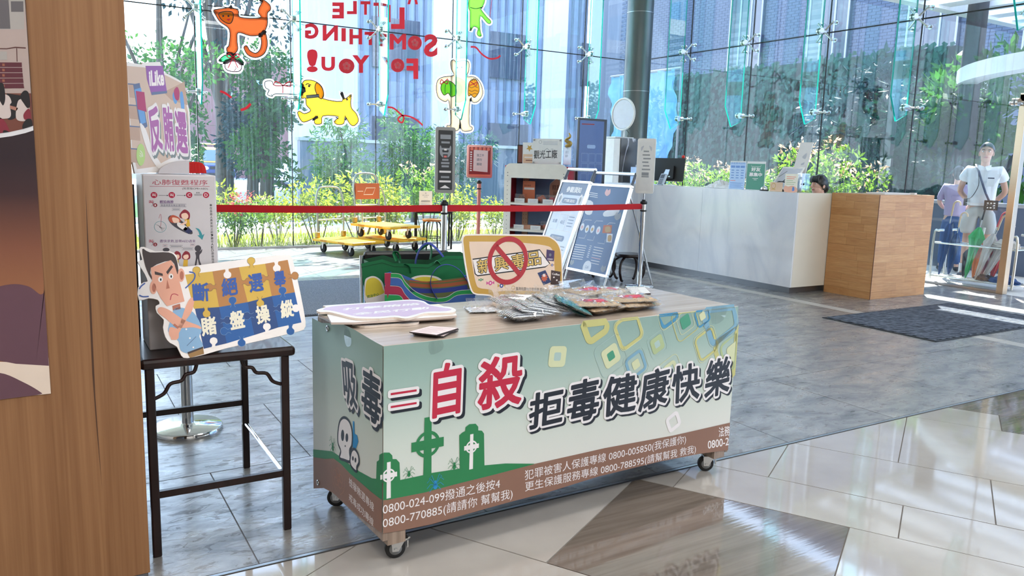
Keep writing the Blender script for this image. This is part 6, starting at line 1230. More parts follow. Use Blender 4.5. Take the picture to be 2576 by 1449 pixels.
t, f, w, h = upright('leaflet_stand', 'light blue leaflet standing at the counter end behind the menu board', (1587, 420), (1609, 420), (1587, 462), 7.42, KZ, 'price_blue', 'leaflet', lambda m, f, w, h: [m.flat([(w*.2, h*.15), (w*.8, h*.15), (w*.8, h*.25), (w*.2, h*.25)], f, 'sign_white', 1)] and None)
# monitor seen from behind
my = onX(1672, 430, 7.62).y; mo = thing('monitor', 'black computer monitor seen from behind on the marble counter', 'monitor', (7.62, my, KZ-.4))
a = .28; f = Fr((7.60, my+.26, KZ+.05), (math.sin(a), -math.cos(a), 0), Vector((math.cos(a)*.22, math.sin(a)*.22, 1))); m = MB(); m.prism([(0, 0), (.52, -.0), (.50, .33), (.01, .33)], f, -.02, 0, 'black_plastic'); m.build('screen_shell', mo, bevel=.006)
m = MB(); m.prism([(.14, .03), (.38, .03), (.36, .22), (.16, .22)], f, .0005, .035, 'black_plastic'); m.build('back_bulge', mo, bevel=.01)
m = MB(); m.box((7.60, my, KZ-.16), (.04, .08, .46), 'black_plastic'); m.box((7.62, my, KZ-.395), (.22, .28, .012), 'black_plastic'); m.build('stand', mo)
f = Fr(f.pt(0, 0, .024), f.ex, f.ey); m = MB(); [m.flat([(.2+.05*k, .05), (.23+.05*k, .05), (.23+.05*k, .065), (.2+.05*k, .065)], f, 'steel', 92) for k in range(3)]; m.build('ports', mo)
M('dot_red', (214, 50, 30), .4); t = thing('red_bauble', 'small round red ornament perched on the monitor corner', 'ornament', f.pt(.46, .331, -.034)); MB().ball(f.pt(.46, .355, -.034), .024, 'dot_red', 14, 8).build('ball', t)
# card reader
q = onX(1660, 462, 7.34); t = thing('card_reader', 'grey card terminal with keypad in front of the monitor', 'card terminal', (7.34, q.y, KZ)); f = Fr((7.33, q.y+.05, KZ+.001), (0, -1, 0), Vector((.45, 0, 1)))
m = MB(); m.prism(rrect(0, 0, .10, .17, .012), f, -.035, 0, 'frame_grey'); m.build('shell', t); m = MB(); m.flat([(.012, .10), (.088, .10), (.088, .155), (.012, .155)], f, 'photo_dark', 2)
for i in range(3):
    for j in range(4): m.flat([(.018+.024*i, .015+.02*j), (.034+.024*i, .015+.02*j), (.034+.024*i, .028+.02*j), (.018+.024*i, .028+.02*j)], f, 'black_plastic', 2)
m.build('keypad', t); MB().prism([(.0, .17), (.10, .17), (.09, .25), (.01, .25)], f, -.04, -.036, 'acrylic').build('shield', t)
MB().bb((7.31, q.y-.28, KZ+.0004), (7.39, q.y-.10, KZ+.012), 'white_paint').build('tray', thing('pen_tray', 'low white tray beside the card terminal', 'tray', (7.35, q.y-.19, KZ)))
# crumpled white tissue
q = onX(1815, 468, 7.42); t = thing('plastic_bag', 'crumpled translucent bag lying on the counter behind the price list', 'bag', (7.42, q.y, KZ)); m = MB(); g_ = random.Random(4); nn = 14; vs = [(7.42+(i/nn-.5)*.22+g_.uniform(-.01, .01), q.y+(j/nn-.5)*.50, KZ+.002+max(0, .075*math.sin(math.pi*i/nn)*math.sin(math.pi*j/nn)*(1+.5*g_.uniform(-1, 1)))) for i in range(nn+1) for j in range(nn+1)]
m.add(vs, [(i*(nn+1)+j, (i+1)*(nn+1)+j, (i+1)*(nn+1)+j+1, i*(nn+1)+j+1) for i in range(nn) for j in range(nn)], 'white_paper'); m.build('film', t)
# bell, small menu stand, tilted tablet easel, clear boxes, tall paper
q = onX(1922, 478, 7.27); t = thing('call_bell', 'small chrome call bell with black base on the counter', 'bell', (7.27, q.y, KZ)); MB().lathe([(.05, .0005), (.05, .012), (.045, .016)], (7.27, q.y, KZ), 'black_plastic', 20).build('base', t); MB().lathe([(.042, .018), (.040, .032), (.028, .048), (.01, .055)], (7.27, q.y, KZ), 'chrome', 20).build('dome', t); MB().cyl((7.27, q.y, KZ+.055), (7.27, q.y, KZ+.068), .006, 'chrome').build('button', t)
t, f, w, h = upright('menu_card', 'kraft card with round stamp on the counter before the tilted tablet', (1938, 458), (1969, 460), (1935, 481), 7.26, KZ, 'peg_cream', 'card', lambda m, f, w, h: [m.stroke(circ((w*.28, h*.6), .03, 16), .006, f, 'mustard', 1, True), m.flat([(w*.12, h*.2), (w*.45, h*.2), (w*.45, h*.28), (w*.12, h*.28)], f, 'mustard', 1)] and None)
a, b = onX(1936, 458, 7.36), onX(1985, 427, 7.36); t = thing('tablet_easel', 'tilted white tablet with black cables on a stand behind the kraft card', 'tablet', (7.40, (a.y+b.y)/2, KZ)); f = Fr((7.36, a.y, KZ+.03), (.1, -1, 0), Vector((.62, 0, 1))); W_ = abs(a.y-b.y)+.02
m = MB(); m.prism([(0, 0), (W_, 0), (W_+.06, .30), (.06, .30)], f, -.012, 0, 'white_paint'); m.build('tablet', t, bevel=.004); m = MB(); m.flat([(.03, .02), (W_-.01, .02), (W_+.04, .28), (.07, .28)], f, 'pale_grey_ink', 2)
m.stroke(smooth([(.03, .05), (.08, .09), (.14, .10), (.18, .15), (W_, .20)], 4, False), .012, f, 'black_plastic', 4); m.stroke([(.06, .16), (.14, .24)], .006, f, 'black_plastic', 4); m.build('cable_print', t)
m = MB(); m.box((7.47, (a.y+b.y)/2-.03, KZ+.06), (.10, W_*.9, .118), 'black_plastic'); m.build('stand', t)
t, f, w, h = upright('donation_leaflet', 'cream leaflet panel leaning on the clear collecting box', (1976, 437), (2008, 437), (1975, 483), 7.26, KZ, 'board_cream', 'leaflet', lambda m, f, w, h: ([m.flat([(w*.12, h*(.82-.1*k)), (w*(.85-.1*(k % 3)), h*(.82-.1*k)), (w*(.85-.1*(k % 3)), h*(.85-.1*k)), (w*.12, h*(.85-.1*k))], f, 'shape_olive' if k > 1 else 'notice_salmon', 1) for k in range(5)], m.flat(smooth([(0.004, .004), (w-.004, .004), (w-.004, h*.25), (w*.6, h*.36), (w*.3, h*.3), (.004, h*.34)], 3), f, 'badge_peach', 1), m.flat(smooth([(w*.62, h*.08), (w*.8, h*.1), (w*.78, h*.26), (w*.66, h*.3)], 3), f, 'price_deep', 2)) and None)
a, b, c = onX(2010, 436, 7.30), onX(2048, 437, 7.30), onX(2010, 484, 7.3); t = thing('collecting_box', 'clear acrylic collecting box with coins at the bottom on the counter corner', 'box', (7.34, (a.y+b.y)/2, KZ)); w = a.y-b.y; h = a.z-KZ
m = MB(); y0, y1 = b.y, a.y
y0 = max(y0, KY0+.03)
for p_, q_ in (((7.28, y0, KZ+.001), (7.284, y1, KZ+h)), ((7.416, y0, KZ+.001), (7.42, y1, KZ+h)), ((7.284, y0, KZ+.001), (7.416, y0+.004, KZ+h)), ((7.284, y1-.004, KZ+.001), (7.416, y1, KZ+h)), ((7.284, y0+.004, KZ+h-.004), (7.416, y1-.004, KZ+h))): m.bb(p_, q_, 'acrylic')
m.build('walls', t); m = MB()
for k in range(9): m.cyl((7.30+.011*k, y0+.04+(k*37 % 11)*.012, KZ+.003+.004*(k % 3)), (7.30+.011*k, y0+.04+(k*37 % 11)*.012, KZ+.006+.004*(k % 3)), .012, 'trolley_brass', n=10)
m.build('coins', t); fr = Fr((7.2795, y1, KZ), (0, -1, 0), UP); m = MB(); m.flat(circ((w*.45, h*.45), .012, 14), fr, 'ink', 1); m.flat(circ((w*.30, h*.45), .006, 10), fr, 'ink', 1); m.build('print', t)
f = Fr((7.50, onX(1985, 434, 7.5).y, KZ+.0), (.3, -1, 0), Vector((.12, -.32, 1))); t = thing('paper_holder', 'tall glossy white sheets in a tilted stand behind the collecting box', 'papers', (7.5, f.O.y, KZ)); P_ = f.px([(1985, 434), (2019, 434), (2046, 358), (2014, 358)])
P_[0] = (P_[0][0], .001); P_[1] = (P_[1][0], .001)
m = MB(); m.prism(P_, f, -.012, 0, 'white_paper'); m.build('sheets', t); m = MB(); m.flat(smooth(f.px([(2018, 395), (2030, 385), (2026, 400)]), 3), f, 'pale_grey_ink', 1); m.flat(f.px([(2015, 412), (2024, 408), (2022, 414), (2015, 416)]), f, 'pale_grey_ink', 1); m.build('print', t)
# ================================================================ people
M('skin_a', (222, 178, 158), .5); M('skin_b', (196, 150, 126), .5); M('hair_black', (18, 17, 20), .35, var=.2, scale=60); M('eye_white', (235, 235, 235), .3); M('lip', (176, 96, 92), .5)
M('shirt_white', (228, 232, 240), .7, var=.05); M('shorts_grey', (176, 176, 174), .8); M('blouse', (232, 226, 226), .7); M('lilac_shirt', (166, 152, 186), .7); M('denim', (52, 84, 136), .8); M('navy_strap', (34, 42, 74), .6); M('shoe', (40, 40, 44), .5); M('sock', (220, 220, 220), .8)
def skin(name, verts, edges, radii, mat, parent, root=0, sub=1):
    me = bpy.data.meshes.new(name); me.from_pydata(verts, edges, []); o = bpy.data.objects.new(name, me); COL.objects.link(o)
    s = o.modifiers.new('s', 'SKIN'); s.use_smooth_shade = True; o.modifiers.new('u', 'SUBSURF').levels = sub
    for i, r in enumerate(radii): d = me.skin_vertices[0].data[i]; d.radius = (r if isinstance(r, tuple) else (r, r)); d.use_root = (i == root)
    bpy.context.view_layer.update(); dg = bpy.context.evaluated_depsgraph_get(); m2 = bpy.data.meshes.new_from_object(o.evaluated_get(dg)); bpy.data.objects.remove(o)
    m2.materials.clear(); m2.materials.append(MATS[mat] if isinstance(mat, str) else mat)
    m2.polygons.foreach_set('use_smooth', [True]*len(m2.polygons)); m2.name = name; return child_mesh(name, m2, parent)
def head_bits(t, sk, c, s=1., hair='short', face=True):
    """Head at local c (centre of the skull), facing -y."""
    c = Vector(c); h = MB()
    h.ball(c+Vector((0, .006, .015))*s, (.076*s, .096*s, .100*s), sk, 24, 16); h.ball(c+Vector((0, -.022, -.060))*s, (.058*s, .066*s, .066*s), sk, 20, 12)
    h.tube([c+Vector((0, -.093, .022))*s, c+Vector((0, -.106, -.008))*s, c+Vector((0, -.112, -.026))*s, c+Vector((0, -.094, -.036))*s], [.009*s, .012*s, .016*s, .010*s], sk, 10)
    for k in (-1, 1): h.ball(c+Vector((k*.076, .012, -.012))*s, (.010*s, .020*s, .032*s), sk, 10, 8)
    h.build('head', t)
    e = MB()
    for k in (-1, 1):
        e.ball(c+Vector((k*.031, -.079, .012))*s, (.014*s, .008*s, .007*s), 'eye_white', 10, 6); e.ball(c+Vector((k*.031, -.085, .012))*s, (.006*s, .004*s, .006*s), 'hair_black', 8, 6)
        e.tube([c+Vector((k*.016, -.090, .032))*s, c+Vector((k*.032, -.090, .036))*s, c+Vector((k*.048, -.078, .031))*s], .0042*s, 'hair_black', 6)
    e.build('eyes', t); l = MB(); l.tube([c+Vector((-.024, -.082, -.062))*s, c+Vector((0, -.092, -.060))*s, c+Vector((.024, -.082, -.062))*s], [.004*s, .008*s, .004*s], 'lip', 8); l.build('mouth', t)
    m = MB(); n, mm = 26, 16; V = []; Fs = []; g = random.Random(3)
    for i in range(mm+1):
        for j in range(n):
            a = math.pi*.60*i/mm; b = 2*math.pi*j/n; fr_ = max(0, -math.sin(b)); cut = .40+.0*fr_
            lim = {'short': .60-.28*fr_**.7, 'bob': .74-.30*fr_**.8}[hair]*math.pi; a = lim*i/mm
            k = 1+.03*g.random(); V.append(tuple(c+Vector((.086*s*k*math.sin(a)*math.cos(b), .012*s+.107*s*k*math.sin(a)*math.sin(b), .018*s+.112*s*k*math.cos(a)))))
    for i in range(mm):
        for j in range(n): Fs.append((i*n+j, (i+1)*n+j, (i+1)*n+(j+1) % n, i*n+(j+1) % n))
    m.add(V, Fs, 'hair_black', True)
    if hair == 'bob':
        m.ball(c+Vector((0, .085, -.03))*s, (.07*s, .05*s, .085*s), 'hair_black', 14, 10)
        for k in range(9): x = -.056+.014*k; m.tube([c+Vector((x*.9, -.085+abs(x)*.35, .105))*s, c+Vector((x*1.1, -.104+abs(x)*.4, .06))*s, c+Vector((x*1.12, -.101+abs(x)*.45, .032))*s], [.015*s, .014*s, .006*s], 'hair_black', 8)
    m.build('hair', t)
def hand(name, t, wrist, d, palm_n, mat, s=1., curl=.6):
    """Palm and five bent fingers; d points from wrist to fingertips, palm_n out of the palm."""
    d = Vector(d).normalized(); n_ = Vector(palm_n); n_ = (n_-d*n_.dot(d)).normalized(); x = d.cross(n_); w = Vector(wrist)
    V = [w, w+d*.045*s, w+d*.08*s]; E = [(0, 1), (1, 2)]; Rr = [(.022*s, .016*s), (.036*s, .014*s), (.038*s, .013*s)]
    for i, (o, ln) in enumerate(((-.03, .062), (-.01, .072), (.01, .068), (.029, .052))):
        b = w+d*.088*s+x*o*s; k = len(V); p1 = b+(d*math.cos(curl*.5)+n_*math.sin(curl*.5))*ln*.5*s; p2 = p1+(d*math.cos(curl*1.3)+n_*math.sin(curl*1.3))*ln*.5*s
        V += [b, p1, p2]; E += [(2, k), (k, k+1), (k+1, k+2)]; Rr += [.0095*s, .0085*s, .0065*s]
    k = len(V); b = w+d*.03*s-x*.03*s; V += [b, b+(d*.6-x*.7+n_*.3).normalized()*.035*s, b+(d*.95-x*.6+n_*.4).normalized()*.066*s]; E += [(1, k), (k, k+1), (k+1, k+2)]; Rr += [.012*s, .0105*s, .008*s]
    return skin(name, V, E, Rr, mat, t)
# the man waiting outside, hands behind his back, facing the lobby (local -y is his front)
mp = thing('person', 'person in white short sleeved shirt and grey shorts standing outside by umbrellas', 'person')
J = dict(pel=(0, 0, .94), wst=(0, 0, 1.07), chest=(0, -.005, 1.25), neck=(0, .0, 1.44), skull=(0, -.015, 1.58), sl=(-.175, .0, 1.385), sr=(.175, .0, 1.385), el=(-.255, .05, 1.12), er=(.255, .05, 1.12), wl=(-.10, .17, .95), wr=(.10, .17, .95), hl=(-.085, 0, .90), hr=(.085, 0, .90), kl=(-.105, -.01, .49), kr=(.105, -.01, .49), al=(-.115, .02, .09), ar=(.115, .02, .09), tl=(-.125, -.13, .035), tr=(.125, -.13, .035))
def body(t, J, mat, rad, edges):
    ks = list(J); return skin('body', [J[k] for k in ks], [(ks.index(a), ks.index(b)) for a, b in edges], [rad[k] for k in ks], mat, t)
ED = [('pel', 'wst'), ('wst', 'chest'), ('chest', 'neck'), ('neck', 'skull'), ('chest', 'sl'), ('chest', 'sr'), ('sl', 'el'), ('sr', 'er'), ('el', 'wl'), ('er', 'wr'), ('pel', 'hl'), ('pel', 'hr'), ('hl', 'kl'), ('hr', 'kr'), ('kl', 'al'), ('kr', 'ar'), ('al', 'tl'), ('ar', 'tr')]
RD = dict(pel=(.11, .08), wst=(.10, .07), chest=(.10, .06), neck=.050, skull=.055, sl=.044, sr=.044, el=.040, er=.040, wl=.026, wr=.026, hl=.08, hr=.08, kl=.055, kr=.055, al=.036, ar=.036, tl=.035, tr=.035)
body(mp, J, 'skin_b', RD, ED); head_bits(mp, 'skin_b', (0, -.02, 1.605), 1.0, 'short')
hand('hand', mp, J['wl'], (.8, .1, -.4), (0, 1, .1), 'skin_b'); hand('hand', mp, J['wr'], (-.8, .1, -.4), (0, 1, .1), 'skin_b')
def sh(nm, pts, mat, t): ks = list(pts); return None
skin('shirt', [(0, 0, .98), (0, 0, 1.09), (0, -.005, 1.25), (0, 0, 1.41), (-.17, 0, 1.385), (-.225, .02, 1.235), (.17, 0, 1.385), (.225, .02, 1.235)], [(0, 1), (1, 2), (2, 3), (2, 4), (4, 5), (2, 6), (6, 7)], [(.165, .125), (.165, .125), (.175, .125), .075, .078, .082, .078, .082], 'shirt_white', mp, 1)
m = MB()
for k in (-1, 1): m.add([(k*.005, -.085, 1.435), (k*.07, -.06, 1.455), (k*.075, -.09, 1.40), (k*.035, -.125, 1.375)], [(0, 1, 2, 3) if k > 0 else (3, 2, 1, 0)], 'shirt_white')
m.bb((.045, -.139, 1.19), (.125, -.134, 1.28), 'shirt_white'); m.bb((.05, -.141, 1.285), (.12, -.136, 1.30), 'navy_strap'); m.build('collar_and_pocket', mp)
skin('shorts', [(0, 0, 1.02), (0, 0, .93), (-.09, 0, .88), (-.125, -.01, .56), (.09, 0, .88), (.125, -.01, .56)], [(0, 1), (1, 2), (2, 3), (1, 4), (4, 5)], [(.150, .115), (.165, .125), .10, .105, .10, .105], 'shorts_grey', mp, 1)
MB().tube([(-.09, .09, 1.455), (-.10, -.03, 1.46), (-.06, -.115, 1.38), (-.01, -.152, 1.25), (.05, -.155, 1.10), (.10, -.15, 1.0)], .014, 'navy_strap', 8, flat=.004).build('shoulder_strap', mp)
m = MB(); m.box((.12, -.17, .96), (.15, .05, .12), 'black_plastic'); 
for i in range(3):
    for j in range(3): m.box((.085+.035*i, -.1965, .93+.028*j), (.02, .004, .015), 'white_paint')
m.build('belt_pouch', mp); m = MB(); m.box((-.165, -.07, .985), (.04, .06, .09), 'black_plastic'); m.tube(smooth([(-.165, -.10, 1.03), (-.10, -.15, 1.05), (-.04, -.15, 1.2), (-.06, -.12, 1.36)], 4, False), .004, 'black_plastic', 6); m.build('radio', mp)
for s in (-1, 1):
    MB().tube([(s*.115, .02, .05), (s*.115, .02, .20)], .046, 'sock', 12).build('sock', mp); MB().ball((s*.122, -.055, .045), (.052, .135, .045), 'shoe', 16, 8).build('shoe', mp)
MX, MY = 10.75, onX(2478, 420, 10.75).y; hz = onX(2478, 358, 10.75).z
ms = hz/1.735
mp.matrix_world = Matrix.Translation((MX, MY, 0)) @ Matrix.Rotation(math.radians(-64), 4, 'Z') @ Matrix.Scale(ms, 4)
# second person behind him, seen from the back
wp = thing('person', 'person in lilac shirt and blue jeans standing behind the man in white', 'person')
J2 = dict(J); J2.update(el=(-.24, -.03, 1.13), er=(.24, -.03, 1.13), wl=(-.16, -.22, 1.02), wr=(.16, -.22, 1.02)); body(wp, J2, 'skin_a', RD, ED); head_bits(wp, 'skin_a', (0, -.02, 1.605), .97, 'bob')
hand('hand', wp, J2['wl'], (.3, -.9, 0), (0, 0, -1), 'skin_a'); hand('hand', wp, J2['wr'], (-.3, -.9, 0), (0, 0, -1), 'skin_a')
skin('shirt', [(0, 0, .90), (0, 0, 1.09), (0, -.005, 1.25), (0, 0, 1.41), (-.17, 0, 1.385), (-.24, -.03, 1.14), (.17, 0, 1.385), (.24, -.03, 1.14)], [(0, 1), (1, 2), (2, 3), (2, 4), (4, 5), (2, 6), (6, 7)], [(.18, .14), (.165, .125), (.175, .125), .07, .074, .06, .074, .06], 'lilac_shirt', wp, 1)
skin('jeans', [(0, 0, .98), (0, 0, .93), (-.09, 0, .88), (-.105, -.01, .49), (-.115, .02, .10), (.09, 0, .88), (.105, -.01, .49), (.115, .02, .10)], [(0, 1), (1, 2), (2, 3), (3, 4), (1, 5), (5, 6), (6, 7)], [(.15, .115), (.16, .12), .095, .07, .062, .095, .07, .062], 'denim', wp, 1)
for s in (-1, 1): MB().ball((s*.122, -.055, .045), (.052, .135, .045), 'shoe', 16, 8).build('shoe', wp)
q = onX(2408, 470, 11.35); wp.matrix_world = Matrix.Translation((11.35, q.y, 0)) @ Matrix.Rotation(math.radians(120), 4, 'Z') @ Matrix.Scale(.88, 4)
# the receptionist, seated behind the counter: only her fringe and face show
gp = thing('person', 'person with black fringe sitting behind the counter beside the clear box', 'person')
GJ = dict(pel=(0, .02, .53), wst=(0, .03, .66), chest=(0, .02, .84), neck=(0, 0, 1.02), skull=(0, -.025, 1.14), sl=(-.155, .02, .97), sr=(.155, .02, .97), el=(-.20, -.05, .74), er=(.20, -.05, .74), wl=(-.10, -.25, .79), wr=(.10, -.25, .79), hl=(-.08, 0, .51), hr=(.08, 0, .51), kl=(-.09, -.40, .50), kr=(.09, -.40, .50), al=(-.09, -.40, .08), ar=(.09, -.40, .08), tl=(-.09, -.52, .035), tr=(.09, -.52, .035))
body(gp, GJ, 'skin_a', RD, ED); head_bits(gp, 'skin_a', (0, -.035, 1.155), .97, 'bob')
hand('hand', gp, GJ['wl'], (.1, -1, 0), (0, 0, -1), 'skin_a', .9); hand('hand', gp, GJ['wr'], (-.1, -1, 0), (0, 0, -1), 'skin_a', .9)
skin('blouse', [(0, .02, .53), (0, .03, .66), (0, .02, .84), (0, .0, 1.0), (-.15, .02, .97), (-.19, -.03, .80), (.15, .02, .97), (.19, -.03, .80)], [(0, 1), (1, 2), (2, 3), (2, 4), (4, 5), (2, 6), (6, 7)], [(.16, .12), (.145, .11), (.155, .115), .065, .066, .06, .066, .06], 'blouse', gp, 1)
skin('trousers', [(0, .02, .58), (0, .02, .52), (-.08, 0, .51), (-.09, -.40, .50), (-.09, -.40, .12), (.08, 0, .51), (.09, -.40, .50), (.09, -.40, .12)], [(0, 1), (1, 2), (2, 3), (3, 4), (1, 5), (5, 6), (6, 7)], [(.15, .12), (.16, .13), .09, .07, .06, .09, .07, .06], 'shoe', gp, 1)
GX = 8.12; q = onX(2066, 462, GX); GS_ = 1.0
gp.matrix_world = Matrix.Translation((GX+.0, q.y, q.z-1.17)) @ Matrix.Rotation(math.radians(-100), 4, 'Z')
cz = q.z-1.17; t = thing('office_chair', 'black office chair under the seated receptionist', 'chair', (GX+.03, q.y, 0)); MB().lathe([(.22, 0), (.24, .02), (.24, .05), (.20, .07)], (GX+.03, q.y, cz+.355), 'black_plastic', 24).build('seat', t); MB().cyl((GX+.03, q.y, .06), (GX+.03, q.y, cz+.355), .03, 'steel').build('column', t)
for k in range(5): a = k*1.2566; MB().tube([(GX+.03, q.y, .08), (GX+.03+.26*math.cos(a), q.y+.26*math.sin(a), .05)], .018, 'black_plastic', 8).build('foot', t)
# ================================================================ stickers on the street-side glass (seen from behind)
GF = Fr((0, 11.944, 0), (1, 0, 0), UP); cs = crop(480, 0, 3.22)
M('sticker_red', (226, 18, 44), .5, trans=.05); M('sticker_brown', (156, 68, 30), .5, trans=.75); M('sticker_yellow', (212, 162, 44), .5, trans=.75); M('sticker_cream', (188, 162, 132), .5, trans=.75); M('sticker_green', (104, 206, 56), .5, trans=.75); M('sticker_pink', (244, 196, 206), .5, trans=.75); M('sticker_leaf', (66, 170, 110), .5, trans=.75); M('sticker_black', (20, 18, 22), .5); M('sticker_pale', (236, 216, 120), .5, trans=.75); M('sticker_white', (236, 240, 244), .5, trans=.75)
lt = thing('window_lettering', 'red mirror-reading window lettering stuck to the tall street glass', 'lettering', (4.2, 11.944, 2.6))
def letter(ch, x0, y0, x1, y1, sk=0, off=.045):
    a, b, c = cs((x1, y1), (x0, y1-sk), (x1, y0)); m = MB(); m.text(ch, GF, a, b, c, 'sticker_red', 1, 0 if ch == 'M' else off, fat=.035 if ch == 'M' else 0)
    if ch in 'O' and (x1-x0) < 135 and y0 > 280:
        e = GF.uv(*cs(((x0+x1)/2, (y0+y1)/2))[0]); r = abs(GF.uv(*cs((x0, y0))[0])[0]-e[0])
        m.flat(circ(e, r*.9, 20), GF, 'sticker_red', 2)
        for k in range(5): m.flat(circ((e[0]+r*.3*math.cos(k*1.2566+.3), e[1]+r*.3*math.sin(k*1.2566+.3)), r*.22, 10), GF, 'sticker_pink', 3)
        m.flat(circ(e, r*.12, 8), GF, 'sticker_red', 4)
    m.build('letter', lt)
for a in (('E', 1145, 20, 1240, 150), ('L', 1265, 8, 1345, 115), ('T', 1375, 10, 1455, 120), ('T', 1480, 22, 1585, 135), ('I', 1592, 40, 1618, 180), ('L', 1622, 60, 1732, 235), ('A', 1755, -110, 1840, 35), ('G', 925, 190, 1035, 315), ('N', 1068, 205, 1192, 330), ('I', 1220, 228, 1256, 335), ('H', 1285, 235, 1388, 360), ('T', 1408, 258, 1500, 365), ('E', 1525, 270, 1600, 380), ('M', 1618, 280, 1738, 395), ('O', 1758, 290, 1872, 405), ('S', 1888, 278, 1998, 460), ('!', 940, 400, 1028, 585), ('U', 1058, 460, 1168, 575), ('O', 1198, 475, 1326, 595), ('Y', 1308, 448, 1448, 590), ('R', 1515, 490, 1592, 608), ('O', 1622, 475, 1730, 585), ('F', 1748, 475, 1842, 640)): letter(*a)
def sticker(name, label, cat='window sticker'):
    return thing(name, label, cat, (4, 11.944, 2.5))
def S(*p): return GF.px(cs(*p))
def shape(m, pts, fill, layer=2, w=.012, sm=4, line='sticker_black', halo=True):
    o = S(*(smooth(pts, sm) if sm else pts))
    if halo: m.stroke(o, .06, GF, 'sticker_white', 1, True)
    m.flat(o, GF, fill, layer)
    if line: m.stroke(o, w, GF, line, layer+1, True)
mk = sticker('monkey_sticker', 'brown cartoon monkey sticker hanging a peach on the street glass'); m = MB()
shape(m, [(185, 85), (215, 75), (310, 60), (320, 48), (335, 62), (385, 85), (400, 140), (560, 145), (545, 100), (555, 60), (575, 20), (560, 8), (590, 0), (640, 40), (645, 80), (620, 110), (620, 200), (590, 265), (560, 285), (480, 290), (385, 265), (375, 330), (380, 400), (350, 435), (300, 425), (290, 390), (310, 360), (312, 240), (240, 180), (205, 130)], 'sticker_brown')
shape(m, [(565, 282), (572, 340), (560, 400), (525, 430), (480, 410), (455, 372), (435, 375), (432, 395), (462, 445), (525, 467), (590, 440), (618, 380), (618, 320), (600, 262)], 'sticker_brown')
shape(m, [(225, 115), (260, 95), (330, 95), (345, 130), (330, 180), (300, 190), (250, 160)], 'sticker_yellow', 5, halo=False)
for x, y in ((262, 130), (305, 130)): m.flat(GF.px(circ(cs((x, y))[0], 2.6, 10)), GF, 'sticker_black', 7)
m.flat(S((285, 155), (320, 150), (308, 172)), GF, 'sticker_red', 7); m.stroke(S((135, 45), (250, 55), (390, 75)), .012, GF, 'sticker_black', 4); m.build('sticker', mk); m = MB()
shape(m, [(228, 490), (270, 450), (330, 440), (340, 480), (290, 500), (250, 500)], 'sticker_leaf', 2); shape(m, [(330, 470), (370, 450), (430, 510), (390, 505)], 'sticker_leaf', 2); shape(m, [(275, 530), (290, 500), (340, 480), (395, 500), (412, 540), (395, 575), (340, 580), (290, 565)], 'sticker_pink', 4)
m.stroke(S(*smooth([(350, 575), (365, 555), (358, 535)], 4, False)), .008, GF, 'sticker_black', 7)
for s in (-1, 1): m.stroke(S(*smooth([(342, 462), (342+s*30, 435), (342+s*50, 455), (342+s*25, 470), (342, 462)], 4, False)), .014, GF, 'sticker_red', 8); m.stroke(S((342, 465), (342+s*40, 550)), .012, GF, 'sticker_red', 8)
m.build('peach', mk)
dg = sticker('dog_sticker', 'yellow cartoon dog sticker carrying a white bone on the street glass'); m = MB()
shape(m, [(895, 790), (905, 670), (950, 648), (1010, 660), (1060, 700), (1078, 760), (1075, 800), (1225, 820), (1215, 740), (1240, 790), (1260, 795), (1300, 765), (1295, 830), (1305, 880), (1340, 920), (1358, 980), (1320, 1020), (1285, 1000), (1250, 945), (1240, 1000), (1190, 1010), (1160, 985), (1195, 945), (1070, 940), (1060, 1000), (1010, 1005), (1000, 975), (1030, 940), (950, 980), (900, 985), (865, 920), (880, 900), (920, 920), (970, 895), (935, 850), (930, 795)], 'sticker_yellow', sm=3)
shape(m, [(1005, 715), (1030, 780), (1060, 800), (1078, 765), (1060, 705), (1020, 670)], 'sticker_yellow', 5, halo=False); m.flat(GF.px(circ(cs((958, 697))[0], 3, 10)), GF, 'sticker_black', 7); m.stroke(S(*smooth([(930, 690), (945, 678), (975, 690)], 4, False)), .014, GF, 'sticker_black', 7); m.stroke(S((935, 785), (1040, 775)), .05, GF, 'sticker_black', 6); m.stroke(S((937, 785), (1038, 776)), .03, GF, 'sticker_white', 8); m.flat(S(*smooth([(900, 712), (925, 725), (930, 745), (900, 745)], 3)), GF, 'sticker_black', 7)
m.flat([(GF.uv(*cs((1265, 805))[0])[0]+.03*(1 if k % 2 else .4)*math.cos(k*math.pi/5), GF.uv(*cs((1265, 805))[0])[1]+.03*(1 if k % 2 else .4)*math.sin(k*math.pi/5)) for k in range(10)], GF, 'sticker_black', 6); m.build('sticker', dg); m = MB()
shape(m, [(660, 660), (690, 695), (900, 690), (905, 760), (690, 760), (660, 780), (620, 765), (635, 730), (605, 710), (600, 665), (630, 655)], 'sticker_white', 2, sm=3); m.stroke(S(*smooth([(745, 690), (690, 660), (675, 690), (745, 692), (800, 660), (805, 700), (745, 690)], 4, False)), .014, GF, 'sticker_red', 5); m.stroke(S((745, 690), (745, 755)), .014, GF, 'sticker_red', 5); m.build('bone', dg)
br = sticker('bear_sticker', 'cream cartoon bear sticker holding a melon and pineapple on the street glass'); m = MB()
shape(m, [(2105, 500), (2130, 485), (2150, 500), (2200, 490), (2240, 495), (2255, 520), (2250, 580), (2235, 620), (2300, 625), (2350, 680), (2365, 760), (2330, 820), (2285, 830), (2262, 800), (2255, 1000), (2280, 1030), (2270, 1058), (2200, 1060), (2180, 1000), (2170, 1050), (2130, 1062), (2080, 1045), (2075, 1015), (2105, 1000), (2090, 820), (2060, 825), (2005, 790), (1988, 720), (2000, 650), (2050, 622), (2130, 610), (2110, 560)], 'sticker_cream', sm=3)
m.stroke(S((2180, 1005), (2180, 960)), .02, GF, 'sticker_black', 4); m.build('sticker', br); m = MB()
